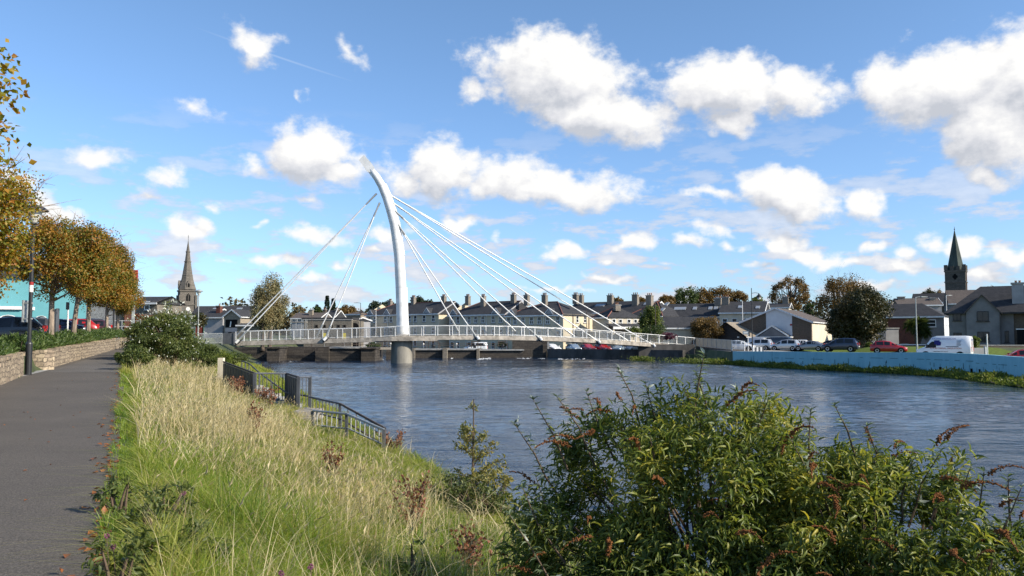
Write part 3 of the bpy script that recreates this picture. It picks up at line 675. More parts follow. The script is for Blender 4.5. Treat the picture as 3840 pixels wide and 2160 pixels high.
q0=Vector(at(2053,1310,138.5)); q1=Vector(at(2560,1308,124.5)); 
qw=thing('quay_wall','long dark quay wall on the far bank below the parked cars','wall',(q0.x,q0.y,ZW))
dq=q1-q0; nq=Vector((-dq.y,dq.x,0)).normalized()
m=MB(); zq=zt(1310.5,131)
def qq(p,z): return (p.x-q0.x,p.y-q0.y,z-ZW)
m.loft([[qq(q0,-3),qq(q0,zq),qq(q0+nq*1.0,zq),qq(q0+nq*1.0,-3)],[qq(q1,-3),qq(q1,zq),qq(q1+nq*1.0,zq),qq(q1+nq*1.0,-3)]])
q2=Vector((29.6,124.0,0))
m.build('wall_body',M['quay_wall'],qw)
q3=Vector(at(2450,1296,127.2))
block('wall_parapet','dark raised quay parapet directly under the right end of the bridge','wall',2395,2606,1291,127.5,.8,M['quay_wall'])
# walkway gear over the weir : handrail, white marker posts and sluice gear
hrl=thing('weir_handrail','thin steel handrail running above the weir bays','railing',at(1250,1300,125.5))
o=Vector(hrl.location); m=MB()
p0=Vector(at(1238,1297,124.5)); p1=Vector(at(1480,1297,128)); p2=Vector(at(1545,1300,139)); p3=Vector(at(1905,1302,141.2))
for h in (.25,.62): m.tube([tuple(p0-o+Vector((0,0,h))),tuple(p1-o+Vector((0,0,h)))],.04,5); m.tube([tuple(p2-o+Vector((0,0,h))),tuple(p3-o+Vector((0,0,h)))],.04,5)
m.build('rails',M['rust_rail'],hrl)
for k in range(14):
    p=p0+(p1-p0)*(k/5) if k<6 else p2+(p3-p2)*((k-6)/7)
    MB().tube([tuple(p-o+Vector((0,0,-.4))),tuple(p-o+Vector((0,0,.68)))],.05,5).build('post',M['rust_rail'],hrl)
for k,(px,lab) in enumerate(((1465,'white capped marker post beside the bridge pier'),(1588,'white capped marker post on the first right hand weir bay'),(1712,'white capped marker post on the middle weir bay'),(1815,'white capped marker post on the last weir bay'))):
    Y=124 if px<1500 else 137.6
    p=at(px,1303,Y); t=thing('marker_post',lab,'marker post',p,0,'white capped posts along the weir')
    MB().tube([(0,0,-.1),(0,0,.42)],.04,6).build('stem',M['galv'],t); MB().lathe([(.02,.4),(.13,.48),(.15,.58),(.1,.7),(.01,.74)],10).build('cap',M['opal'],t,smooth=True)
for px,w_,lab in ((1625,.9,'bulky dark sluice winding gear on the weir, left of three'),(1780,.6,'sluice winding gear above the foaming weir pier'),(1885,.8,'tall dark sluice gear against the stone block')):
    p=at(px,1305,139.5); t=thing('sluice_gear',lab,'sluice gear',p,0,'winding gear on the weir')
    m=MB(); m.box(-w_,-w_+.12,0,.12,0,1.0); m.box(w_-.12,w_,0,.12,0,1.0); m.box(-w_,w_,-.02,.14,1.0,1.14); m.build('frame',M['rust_rail'],t)
    MB().lathe([(.3,.35),(.32,.45),(.3,.55)],10).build('gear_wheel',M['black'],t); m=MB(); m.box(-.25,.25,-.2,.3,0,.6); m.build('gearbox',M['black'],t)

# blue river wall on the right bank
Yb=[104.6,95.6,90.5,83,77,74,71.4,68,62.6,50]
Zb=[-.17,-.04,.01,.07,.2,.19,.17,.14,.07,.0]
bl=thing('river_wall','long pale blue painted river wall with dark streaks on the right bank','wall',(28.1,104.5,ZW))
m=MB(); rings=[]
for y,z in zip(Yb,Zb):
    x=float(xright(y)); tx=(float(xright(y+.5))-float(xright(y-.5))); tt=Vector((tx,1,0)).normalized(); nb2=Vector((tt.y,-tt.x,0))
    p=Vector((x,y,0)); rings.append([(p.x-28.1,p.y-104.5,-3-ZW),(p.x-28.1,p.y-104.5,z-ZW),((p+nb2*.4).x-28.1,(p+nb2*.4).y-104.5,z-ZW),((p+nb2*.4).x-28.1,(p+nb2*.4).y-104.5,-3-ZW)])
m.loft(rings)
bm_,nt,bs=newmat('blue_wall_paint')
tc=N_(nt,'ShaderNodeTexCoord'); n1=N_(nt,'ShaderNodeTexNoise'); n1.inputs['Scale'].default_value=1.2; n1.inputs['Detail'].default_value=7; n1.inputs['Roughness'].default_value=.7
mp=N_(nt,'ShaderNodeMapping'); mp.inputs['Scale'].default_value=(1,1,.25); L_(nt,tc.outputs['Object'],mp.inputs['Vector']); L_(nt,mp.outputs[0],n1.inputs['Vector'])
r1=ramp(nt,[(.27,(.05,.1,.12)),(.36,(.22,.46,.53)),(.7,(.28,.55,.62))]); L_(nt,n1.outputs['Fac'],r1.inputs[0]); L_(nt,r1.outputs[0],bs.inputs['Base Color']); bs.inputs['Roughness'].default_value=.75
m.build('wall_body',bm_,bl)
# drain streaks and cracks that stand on the wall as stains
m=MB(); rs=np.random.default_rng(3)
def onwall(y,z,off=-.012):
    x=float(xright(y)); tx=(float(xright(y+.5))-float(xright(y-.5))); tt=Vector((tx,1,0)).normalized(); nb2=Vector((tt.y,-tt.x,0))
    p=Vector((x,y,z))+nb2*off; return (p.x-28.1,p.y-104.5,p.z-ZW)
def streak(y,w_,z0,z1): m.add([onwall(y,z0),onwall(y+w_,z0),onwall(y+w_*.8,z1),onwall(y+w_*.1,z1)],[(0,1,2,3),(3,2,1,0)])
for k in range(34):
    y=rs.uniform(66,101); z=rs.uniform(-1.2,-.5); streak(y,rs.uniform(.03,.09),z-rs.uniform(.2,.75),z)
for y0,y1,z in ((71,84,-.45),(64,70,-.6),(88,95,-.75)):
    yy=y0
    while yy<y1: streak(yy,rs.uniform(.3,1.3),z-.025,z+.01); yy+=rs.uniform(.5,1.7)
m.build('stains',plain('wall_stain',(.05,.075,.08),.9,.1),bl)
m=MB()
for y in (75.0,71.2,69.8): m.add([onwall(y,-1.45,-.02),onwall(y+.34,-1.45,-.02),onwall(y+.34,-1.1,-.02),onwall(y,-1.1,-.02)],[(0,1,2,3),(3,2,1,0)])
m.build('drain_holes',M['dark'],bl)
# foam where the weir water tumbles
m=MB(); rs=np.random.default_rng(5)
def froth(pxl,pxr,py,Y,n,h):
    for k in range(n):
        px=rs.uniform(pxl,pxr); x=xt(px,Y); y=Y+rs.normal()*1.6; r=rs.uniform(.03,.13); 
        v=[(x+r*1.9*math.cos(a)*rs.uniform(.6,1.3),y+r*math.sin(a)*rs.uniform(.6,1.3),ZW+rs.uniform(-.02,.03)) for a in [i*math.pi/3.5 for i in range(7)]]
        m.add(v+[(x,y,ZW+rs.uniform(.08,.4)*h)],[(i,(i+1)%7,7) for i in range(7)])
froth(1050,1120,1350,116.5,14,.14); froth(1795,1840,1340,132,26,.45); froth(1935,2000,1342,135,20,.2); froth(2020,2050,1342,133,9,.2); froth(2090,2200,1345,129,40,.3); froth(1410,1440,1340,126,14,.2); froth(1690,1700,1341,134,7,.3)
tag(m.build('foam',M['foam'],smooth=True),kind='stuff')
# ================================================================ buildings
# a building is laid out from its near corner: local -x runs along its front (to the left), local +y along its right hand side
class House:
    def __init__(s,name,label,cat,px,Y,a,Lf,W,z0,group=None):
        x=xt(px,Y); s.t=thing(name,label,cat,(x,Y,z0),-R(a),group); s.L=Lf; s.W=W; s.z0=z0; s.Y=Y; s.a=R(a); s.px=px
    def z(s,py): return zt(py,s.Y,s.px)-s.z0       # height over the base of something seen at the near corner
    def walls(s,eave,mat,gable=None,name='wall',side_mat=None):
        m=MB(); L,W=s.L,s.W
        if gable:                                   # gable on the right hand end (ridge along the front)
            m.prism([(0,0)],0,0) if 0 else None
            prof=[(0,-1),(W,-1),(W,eave),(W/2,gable),(0,eave)]
            n=5; v=[(-L,y,z) for y,z in prof]+[(0,y,z) for y,z in prof]
            m.add(v,[tuple(range(n-1,-1,-1)),tuple(range(n,2*n))]+[(i,(i+1)%n,n+(i+1)%n,n+i) for i in (0,1,4)])
        else: m.box(-L,0,0,W,-1,eave)
        s.eave=eave; return m.build(name,mat,s.t)
    def roof(s,eave,ridge,mat,kind='gable',o=.35,th=.16,hip=None,ridge_mat='ridge_red'):
        L,W=s.L,s.W; h=ridge-eave; x0,x1=-L-o*.6,o*.6; y0,y1=-o,W+o; ze=eave-.12
        hp=hip if hip is not None else W/2
        lx0=x0; lx1=x1
        if kind in('hip','hipleft'): lx0=x0+hp
        if kind in('hip','hipright'): lx1=x1-hp
        ym=W/2; m=MB()
        e=[(x0,y0),(x1,y0),(x1,y1),(x0,y1)]
        v=[(x,y,ze) for x,y in e]+[(lx0,ym,ridge),(lx1,ym,ridge)]+[(x,y,ze-th) for x,y in e]
        m.add(v,[(0,1,5,4),(2,3,4,5),(1,2,5),(3,0,4),(6,7,1,0),(7,8,2,1),(8,9,3,2),(9,6,0,3),(9,8,7,6)])
        r=m.build('roof',mat,s.t)
        if ridge_mat:
            c=MB(); c.tube([(lx0,ym,ridge+.02),(lx1,ym,ridge+.02)],.13,6)
            if kind in('hip','hipleft'): c.tube([(x0,y0,ze+.02),(lx0,ym,ridge+.02)],.11,5); 
            if kind in('hip','hipright'): c.tube([(x1,y0,ze+.02),(lx1,ym,ridge+.02)],.11,5)
            c.build('ridge_tiles',M[ridge_mat],r)
        g=MB(); g.box(x0,x1,y0-.1,y0-.003,ze-th-.1,ze-.02); g.build('gutter',M['white_paint'],r)
        if kind in ('gable','hipleft'):             # white verge boards on the right hand gable
            b=MB(); q=x1+.004
            for sy in (0,1):
                ya=y0 if sy==0 else y1
                b.add([(q,ya,ze-.22),(q+.06,ya,ze-.22),(q+.06,ya,ze+.05),(q,ya,ze+.05),(q,ym,ridge-.22),(q+.06,ym,ridge-.22),(q+.06,ym,ridge+.05),(q,ym,ridge+.05)],[(0,1,2,3),(4,7,6,5),(0,4,5,1),(2,6,7,3),(1,5,6,2),(0,3,7,4)])
            b.build('verge_boards',M[getattr(s,'verge','white_paint')],r)
        s.rf=r; s.ridge=ridge; return r
    def chimney(s,x,y,top,w=.9,d=.6,mat='chimney_render',pots=3):
        W=s.W; base=s.eave+(s.ridge-s.eave)*(1-abs(y-W/2)/(W/2))-.5
        m=MB(); m.box(x-w/2,x+w/2,y-d/2,y+d/2,base,top-.15); c=m.build('chimney',M[mat],s.rf)
        k=MB(); k.box(x-w/2-.1,x+w/2+.1,y-d/2-.1,y+d/2+.1,top-.147,top); k.build('chimney_cap',M['pale_ledge'],s.rf)
        for i in range(pots):
            px_=x-w/2+w*(i+.5)/pots; MB().lathe([(.12,top),(.1,top+.35),(.13,top+.36),(.13,top+.42)],8,(px_,y)).build('chimney_pot',M['pot'],s.rf)
    def window(s,face,u,z,w=.95,h=1.35,frame='white_paint',sill=True,glass='glass',bars=1):
        """face 'f' front (u metres left of the corner) or 's' side (u metres back from the corner)"""
        def P3(uu,dd,zz): return (-uu,-dd,zz) if face=='f' else (dd,uu,zz)
        def bx(m,u0,u1,d0,d1,z0,z1):
            a=P3(u0,d0,z0); b=P3(u1,d1,z1)
            m.box(min(a[0],b[0]),max(a[0],b[0]),min(a[1],b[1]),max(a[1],b[1]),z0,z1)
        m=MB(); bx(m,u-w/2,u+w/2,-.03,.012,z,z+h); g=m.build('window',M[glass],s.t)
        m=MB(); f=.09
        bx(m,u-w/2-.02,u-w/2+f,-.02,.05,z,z+h); bx(m,u+w/2-f,u+w/2+.02,-.02,.05,z,z+h); bx(m,u-w/2+f,u+w/2-f,-.02,.05,z+h-f,z+h+.02); bx(m,u-w/2+f,u+w/2-f,-.02,.05,z-.02,z+f)
        if bars: bx(m,u-w/2+f,u+w/2-f,-.02,.045,z+h*.5-.04,z+h*.5+.04)
        if bars==2: bx(m,u-.04,u+.04,-.02,.042,z+f,z+h*.5-.04)
        m.build('frame',M[frame],g)
        if sill: m=MB(); bx(m,u-w/2-.12,u+w/2+.12,-.02,.14,z-.14,z-.024); m.build('sill',M['pale_ledge'],g)
    def door(s,face,u,w=1.0,h=2.1,mat='dark',z=0):
        m=MB()
        if face=='f': m.box(-u-w/2,-u+w/2,-.05,.03,z,z+h)
        else: m.box(-.03,.05,u-w/2,u+w/2,z,z+h)
        d=m.build('door',M[mat],s.t)
        m=MB()
        if face=='f': m.box(-u-w/2-.1,-u+w/2+.1,-.07,.0,z+h+.002,z+h+.12)
        else: m.box(0,.07,u-w/2-.1,u+w/2+.1,z+h+.002,z+h+.12)
        m.build('lintel',M['white_paint'],d)
    def gablet(s,u,z,w=1.5):
        """small dormer gable over an upper window"""
        m=MB(); v=[(-u-w/2,-.42,z),(-u+w/2,-.42,z),(-u,-.42,z+w*.55),(-u,w*.75,z+w*.55)]
        m.add([(-u-w/2-.1,-.5,z-.05),(-u,-.5,z+w*.6),(-u,1.4,z+w*.6),(-u-w/2-.1,-.1,z-.05),(-u+w/2+.1,-.5,z-.05),(-u+w/2+.1,-.1,z-.05)],[(0,1,2,3),(1,4,5,2)])
        d=m.build('dormer_roof',M['slate'],s.rf)
        m=MB(); m.add([(-u-w/2,-.43,z),(-u+w/2,-.43,z),(-u,-.43,z+w*.52),(-u-w/2,0,z),(-u+w/2,0,z),(-u,.8,z+w*.52)],[(0,1,2),(0,3,4,1),(1,4,5,2),(2,5,3,0)]); m.build('dormer_face',M['pale_render'],d)
        m=MB()
        for sg in(-1,1): m.add([(-u+sg*(w/2+.1),-.53,z-.12),(-u+sg*(w/2+.1),-.53,z+.06),(-u,-.53,z+w*.62),(-u,-.53,z+w*.62-.2),(-u+sg*(w/2+.1),-.505,z-.12),(-u+sg*(w/2+.1),-.505,z+.06),(-u,-.505,z+w*.62),(-u,-.505,z+w*.62-.2)],[(0,1,2,3),(7,6,5,4),(0,3,7,4),(1,5,6,2)])
        m.build('barge_board',M['white_paint'],d)
    def skylight(s,u,t,w=.8,h=1.2):
        W=s.W; o=.35; e=s.eave-.12; k=(s.ridge-e)/(W/2+o); y=-o+(W/2+o)*t; z=e+k*(y+o); m=MB(); dy=h/math.hypot(1,k); 
        nz=Vector((0,-k,1)).normalized()
        pts=[Vector((-u-w/2,y,z)),Vector((-u+w/2,y,z)),Vector((-u+w/2,y+dy,z+k*dy)),Vector((-u-w/2,y+dy,z+k*dy))]
        m.add([tuple(p+nz*.12) for p in pts]+[tuple(p-nz*.05) for p in pts],[(0,1,2,3),(0,4,5,1),(1,5,6,2),(2,6,7,3),(3,7,4,0)])
        k_=m.build('skylight',M['galv'],s.rf)
        c=(pts[0]+pts[2])/2; m=MB(); m.add([tuple(c+(p-c)*.78+nz*.135) for p in pts],[(0,1,2,3)]); m.build('pane',M['skyglass'],k_)
M['skyglass']=glassy('skylight_glass',(.25,.28,.32),.15)
def downpipe(h,u,top): MB().tube([(-u,-.09,0),(-u,-.09,top)],.06,5).build('downpipe',M['white_paint'],h.t)

# --- cream terrace across the weir (three stepped blocks)
def terrace_block(lab,px,Y,a,L,W,eave_py,ridge_py,z0,wins,gab,chims,kind,floors=(1.0,3.6,6.0)):
    h=House('terrace_house',lab,'terraced house',px,Y,a,L,W,z0,'cream terraced houses across the weir')
    h.verge='pale_render'; ev=h.z(eave_py); yr=Y+W/2*math.cos(R(a)); rd=zt(ridge_py,yr,px)-z0
    h.walls(ev,M['cream'],gable=(rd if kind in('gable','hipleft') else None)); h.roof(ev,rd,M['slate'],kind)
    for u in wins:
        for z in (ev-1.85,ev-4.5,ev-7.1):
            if z>.2: h.window('f',u,z,.95,1.4,bars=2)
    for u in gab: h.gablet(u,ev+.0,1.9)
    for u,y,top in chims: h.chimney(-u,y,rd+top*.8,1.0,.75)
    m=MB(); m.box(-L-.02,0.02,-.05,.0,ev-2.75,ev-2.6); m.build('string_course',M['cream2'],h.t)
    for u in (L*.32,L*.68,L-.25): downpipe(h,u,ev-.3)
    return h
A=terrace_block('cream terraced house block behind the foot of the mast, left of three',1645,173,40,23.5,9.5,1173,1131,-1,(1.6,4.4,7.2,9.0,12.2,15.0,16.9,20.5,22.4),(3.2,16.0,21.6),((3.2,4.7,1.6),(12.5,4.4,1.7),(20.5,4.6,1.0)),'hipleft')
for z in (4.2,1.6): A.window('s',5.0,z,.9,1.2)
MB().lathe([(.02,0),(.42,.1),(.5,.22)],10).build('satellite_dish',M['black'],A.t,loc=(.5,4.0,3.9))
B=terrace_block('cream terraced house block with two big chimneys, middle of three',1895,163,40,15.6,9.5,1175,1129,-1,(1.2,3.2,6.0,8.0,9.8,13.0,14.7),(2.2,14.0),((1.4,4.2,1.7),(8.8,3.2,1.6),(14.6,4.7,1.9)),'hipleft')
Cc=terrace_block('cream terraced house block with the broad sunlit gable end, right of three',2112,152,40,14.0,11.5,1177,1129,-1,(1.2,3.6,5.6,7.5,9.6,11.6,13.2),(3.0,12.2),((1.2,5.7,1.6),(7.4,4.0,1.7),(13.2,5.6,2.0)),'hip')
for u,zz in ((4.5,5.4),(7.0,5.4),(3.6,2.7),(6.0,2.7),(4.2,.3),(6.4,.3)): Cc.window('s',u,zz,.85,1.3)
m=MB(); m.box(0.0,.08,2.95,3.2,0,Cc.eave); m.box(.0,.08,8.2,8.45,0,Cc.eave); m.build('quoin_strip',M['brick_brown'],Cc.t)
# --- sunlit house with lean-to
D=House('hipped_house','small sunlit cream house with four upper windows and a lean-to veranda','house',2283,150,66,6,6.6,-1)
ev=D.z(1186); D.walls(ev,M['cream2']); D.roof(ev,zt(1148,153,2290)+1,M['slate'],'hip')
for u in (1.1,2.5,4.35,5.75): D.window('s',u,ev-1.85,.75,1.35,bars=2)
D.chimney(-1.4,2.6,D.z(1141),1.0,1.1)
m=MB(); z1=D.z(1213); z2=D.z(1226)
m.add([(0.02,-.6,z1),(0.02,6.6,z1),(2.2,6.8,z2),(2.2,-.4,z2),(0.02,-.6,z1-.15),(0.02,6.6,z1-.15),(2.2,6.8,z2-.15),(2.2,-.4,z2-.15)],[(0,1,2,3),(7,6,5,4),(0,3,7,4),(1,5,6,2),(3,2,6,7)])
vr=m.build('veranda_roof',M['slate'],D.t)
m=MB(); m.box(2.2,2.28,-.4,6.8,z2-.42,z2+.02); m.build('fascia',M['white_paint'],vr)
for u in (-.2,3.1,6.5): m=MB(); m.box(1.95,2.15,u-.12,u+.12,-.5,z2-.2); m.build('post',M['cream2'],vr)
# --- slate roofed terraces behind
def slate_row(lab,px,Y,a,L,W,eave_py,ridge_py,sky,chims,kind='gable',wall='pale_render',wins=(),wz=1.9,z0=-1):
    h=House('slate_house',lab,'house',px,Y,a,L,W,z0,'slate roofed houses behind the terrace')
    ev=h.z(eave_py); rd=zt(ridge_py,Y+W/2*math.cos(R(a)),px)-z0
    h.walls(ev,M[wall],gable=(rd if kind in('gable','hipleft') else None)); h.roof(ev,rd,M['slate'],kind,ridge_mat='ridge_red' if kind!='gable' else None)
    for u,t in sky: h.skylight(u,t)
    for u,y,top in chims: h.chimney(-u,y,rd+top,1.3,.9)
    for u in wins: h.window('f',u,ev-wz,.95,1.35,bars=2)
    return h
slate_row('dark slate roof with a big chimney rising behind the sunlit small house',2350,178,38,16,9,1168,1128,((1.6,.62),(7.6,.55),(8.4,.55),(9.2,.55)),((6.2,3.6,1.4),(14.2,3.6,1.7)))
slate_row('dark slate roof house left of the narrow green tree, chimney at mid roof',2440,170,38,11,9,1172,1130,((1.6,.7),(3.0,.7)),((5.4,3.4,1.6),))
E3=slate_row('slate house with half hipped sunlit gable behind the narrow green tree',2486,160,44,8.5,9.6,1182,1127,((1.2,.3),(1.4,.66),(3.4,.3)),((5.2,3.2,1.2),),kind='hip',wall='cream2')
F1=slate_row('long slate roofed terrace, left part behind the low cottage',2736,160,24,13.0,9,1184,1136,((1.9,.5),(3.0,.5),(4.1,.5),(7.2,.5),(9.4,.5),(10.2,.5),(11.0,.5)),((2.8,3.8,1.0),),wins=(1.2,4.0))
F2=slate_row('long slate roofed terrace, right part with a sunlit gable end above the hall',2866,154,24,8.2,9.2,1168,1129,((1.3,.3),(4.6,.36)),((7.6,3.6,.9),),wall='cream2',wins=(1.0,3.4,5.4,7.2),wz=2.6)
F2.window('s',4.6,F2.eave+.5,.9,1.5)
slate_row('small slate house with a chimney half hidden behind the hall roof',2960,185,24,6,8,1150,1136,(),((1.0,3.4,1.4),),wall='cream2')
# --- low cottage
G=House('cottage','low cream cottage with dark slate roof and dark red windows','cottage',2690,142,4,12.5,6.5,-.5)
ev=G.z(1226); G.walls(ev,M['cream2']); G.roof(ev,zt(1188,145.2,2600)+.5,M['slate_warm'] if 0 else M['slate'],'gable',ridge_mat=None)
for u in (4.0,7.1,9.8): G.window('f',u,.95,.75,1.15,frame='hoard',bars=0)
# --- dark gabled building with tan roof
Hh=House('gabled_store','low dark gabled building with a sunlit tan tiled roof','store',2798,136,58,8.2,11,-.3)
ev=Hh.z(1262)
def cross_gable(h,ev,rd,wall,roofmat,o=.3,verge='dark'):
    """gable on the front, ridge running back along local y"""
    L,W=h.L,h.W
    prof=[(-L,-1),(0,-1),(0,ev),(-L/2,rd),(-L,ev)]
    MB().prism(prof,0,W).build('wall',wall,h.t)
    m=MB(); th=.15; k=(rd-ev)/(L/2)
    pr=[(o,ev-k*o),(-L/2,rd),(-L-o,ev-k*o),(-L-o,ev-k*o+th),(-L/2,rd+th),(o,ev-k*o+th)]
    v=[(x,-o,z) for x,z in pr]+[(x,W+o,z) for x,z in pr]; n=6
    m.add(v,[(0,1,4,5),(1,2,3,4),(11,10,7,6),(10,9,8,7)]+[(i,n+i,n+(i+1)%n,(i+1)%n) for i in range(n)])
    h.rf=m.build('roof',roofmat,h.t); h.eave=ev; h.ridge=rd
    b=MB()
    for sg in (0,1):
        xa=o+.0 if sg==0 else -L-o
        b.add([(xa,-o-.05,ev-k*o-.18),(xa,-o-.05,ev-k*o+th+.02),(-L/2,-o-.05,rd+th+.02),(-L/2,-o-.05,rd-.1),(xa,-o-.004,ev-k*o-.18),(xa,-o-.004,ev-k*o+th+.02),(-L/2,-o-.004,rd+th+.02),(-L/2,-o-.004,rd-.1)],[(0,1,2,3),(7,6,5,4),(0,3,7,4),(1,5,6,2)])
    b.build('barge_board',M[verge],h.rf)
    g=MB(); g.box(o-.02,o+.1,-o,W+o,ev-k*o-.06,ev-k*o+.1); g.build('gutter',M['white_paint'],h.rf)
cross_gable(Hh,ev,zt(1211,139,2733)+.3,M['slate'],M['tile_tan'])
# --- community hall
I=House('hall','brown brick hall with a tall white panel in its gable and a small porch','hall',3043,134,30,11.4,20,-.35)
ev=I.z(1206)
cross_gable(I,ev,zt(1157,137,2957)+.35,M['brick_brown'],M['slate_warm'],verge='white_render')
m=MB(); m.add([(-3.0,-.06,0),(-7.2,-.06,0),(-7.2,-.06,ev+2.25*(1-1.5/5.7)+.02),(-5.7,-.06,ev+2.45),(-3.0,-.06,ev+1.1),(-3.0,0,0),(-7.2,0,0),(-7.2,0,ev+1.7),(-5.7,0,ev+2.45),(-3.0,0,ev+1.1)],[(0,4,3,2,1),(0,5,9,4),(1,2,7,6)]); m.build('white_panel',M['white_render'],I.t)
m=MB(); m.box(.004,.08,.35,19.9,-.9,ev-.35); m.build('rendered_side_wall',M['cream2'],I.t)
I.window('s',4.4,.9,.6,.7,bars=0); I.window('s',6.4,.9,.6,.7,bars=0)
m=MB(); m.box(-3.3,-3.0,-.2,-.06,3.9,4.15); m.build('alarm_box',M['red'],I.t)
m=MB(); m.prism([(-8.2,2.1),(-3.4,2.1),(-3.2,2.2),(-5.8,3.8),(-8.4,2.2)],-2.2,-.08); pr=m.build('porch_roof',M['slate'],I.t)
m=MB()
for sg in(-1,1): m.add([(-5.8+sg*2.65,-2.3,2.02),(-5.8+sg*2.65,-2.3,2.25),(-5.8,-2.3,3.95),(-5.8,-2.3,3.7),(-5.8+sg*2.65,-2.205,2.02),(-5.8+sg*2.65,-2.205,2.25),(-5.8,-2.205,3.95),(-5.8,-2.205,3.7)],[(0,1,2,3),(7,6,5,4),(0,3,7,4),(1,5,6,2)])
m.build('barge_board',M['white_paint'],pr); m=MB(); m.add([(-8,-2.21,2.1),(-3.6,-2.21,2.1),(-5.8,-2.21,3.6)],[(0,1,2)]); m.build('porch_gable',M['grey_render'],pr)
m=MB(); m.box(-11.4,-2.8,-2.6,-.1,1.9,2.07); m.build('canopy',M['white_paint'],I.t)
for u in (3.4,4.9,6.6,9.0,11.0): m=MB(); m.box(-u-.12,-u+.12,-2.3,-2.05,-1,1.88); m.build('porch_post',M['white_render'],I.t)
I.door('f',5.8,1.6,2.0); I.window('f',9.0,.6,2.2,1.0); I.window('f',1.4,.6,1.4,1.0)
# --- right hand houses
J=House('hipped_house','grey rendered house with hipped slate roof and dark brick wing beside the palm','house',3541,134,36,10.2,8,-.2)
ev=J.z(1182); J.walls(ev,M['grey_render']); J.roof(ev,zt(1136,137.5,3500)+.2,M['slate'],'hipright',ridge_mat=None)
m=MB(); m.box(-9.62,-4.4,-.06,0,-1,ev-.5); m.build('brick_facing',M['brick_red'],J.t)
J.window('f',1.9,ev-1.9,1.5,1.2); J.window('f',1.4,.4,.7,1.0,bars=0); J.window('s',2.0,ev-1.6,.7,1.1); J.window('s',5.0,ev-1.6,1.0,1.2); J.window('f',6.0,.8,1.0,1.3); m=MB(); m.box(0.0,.06,0.05,7.95,-1,ev-.3); m.build('white_side_wall',M['white_render'],J.t)
J.chimney(-8.9,4.0,J.z(1125),.9,.7); 
Kh=House('gabled_house','large grey pebble dashed house with a pointed front gable and tall pale chimney','house',3752,112,32,6.2,8.5,.55)
ev=Kh.z(1167); rd=zt(1075,117,3720)-.55
Kh.walls(ev,M['grey_render']); Kh.L=18; 
# main roof, steep, hipped on the left, running on past the right edge
m=MB(); W=8.5; x0=-6.75; x1=14; o=.45
v=[(x0,-o,ev-.15),(x1,-o,ev-.15),(x1,W+o,ev-.15),(x0,W+o,ev-.15),(x0+4.4,W/2,rd),(x1,W/2,rd)]
m.add(v+[(x,y,z-.2) for x,y,z in v[:4]],[(0,1,5,4),(2,3,4,5),(3,0,4),(1,2,5),(6,7,1,0),(8,9,3,2),(9,6,0,3),(7,8,2,1),(9,8,7,6)])
Kh.rf=m.build('roof',M['slate'],Kh.t); Kh.eave=ev; Kh.ridge=rd
# front gable with its own little roof
ga=Kh.z(1107); gw=4.0
m=MB(); m.prism([(-4.0,-1),(0,-1),(0,ev-.1),(-2.05,ga),(-4.0,ev-.1)],-.5,.5); m.build('front_gable',M['grey_render'],Kh.t)
m=MB(); k=(ga-ev)/2.0
pr=[(.3,ev-.25-k*.15),(-2.05,ga+.02),(-4.3,ev-.25-k*.15)]
m.add([(x,-.8,z) for x,z in pr]+[(x,3.2,z) for x,z in pr]+[(x,-.8,z+.16) for x,z in pr]+[(x,3.2,z+.16) for x,z in pr],[(6,9,10,7),(7,10,11,8),(0,1,4,3),(1,2,5,4),(0,6,7,1),(1,7,8,2),(0,3,9,6),(2,8,11,5)])
m.build('gable_roof',M['slate_warm'],Kh.rf)
m=MB(); m.box(1.5,2.9,1.0,1.9,ev-.4,Kh.z(1066)); c=m.build('chimney',M['pale_render'],Kh.rf)
m=MB(); m.box(1.38,3.02,.88,2.02,Kh.z(1066)+.003,Kh.z(1063)+.12); m.build('chimney_cap',M['pale_ledge'],Kh.rf)
for i in (0,1): MB().lathe([(.16,Kh.z(1063)),(.13,Kh.z(1054)),(.17,Kh.z(1053.5)),(.17,Kh.z(1052))],8,(2.0+.45*i,1.45)).build('chimney_pot',M['pot'],Kh.rf)
def kwin(u,z,w_,h_,y=-.5):
    m=MB(); m.box(-u-w_/2,-u+w_/2,y-.012,y+.02,z,z+h_); g=m.build('window',M['glass'],Kh.t); m=MB()
    for a0,a1,b0,b1 in ((-u-w_/2-.05,-u-w_/2+.06,z,z+h_),(-u+w_/2-.06,-u+w_/2+.05,z,z+h_),(-u-w_/2,-u+w_/2,z+h_-.06,z+h_+.04),(-u-w_/2,-u+w_/2,z-.04,z+.06),(-u-.03,-u+.03,z,z+h_)): m.box(a0,a1,y-.04,y-.013,b0,b1)
    m.build('frame',M['hoard'] if 0 else M['black'],g); m=MB(); m.box(-u-w_/2-.15,-u+w_/2+.15,y-.13,y-.002,z-.14,z-.045); m.build('sill',M['dark_stone'],g)
kwin(2.0,Kh.z(1203),1.35,1.3); kwin(2.0,Kh.z(1279),1.35,1.25); kwin(5.15,Kh.z(1200),.95,1.05,-.0); kwin(5.15,Kh.z(1278),.95,1.1,-.0)
m=MB(); m.box(.02,12,.9,8.4,-1,ev-.2); m.build('recessed_wing',M['brick_brown'],Kh.t)
m=MB(); m.box(.02,1.6,.6,.9,-1,ev-.25); m.build('wing_return',M['grey_render'],Kh.t)
Kh.door('f',-2.4,.95,2.1,'dark') ; kwin(-.75,.4,.4,1.5,.6); kwin(-4.4,2.9,1.1,1.2,.9)
m=MB(); m.tube([(.05,-.58,0),(.05,-.58,ev-.3)],.05,5); m.build('downpipe',M['black'],Kh.t)
m=MB(); m.box(-3.05,-1.95,.8,.895,0,2.1); m.build('front_door',M['dark'],Kh.t)
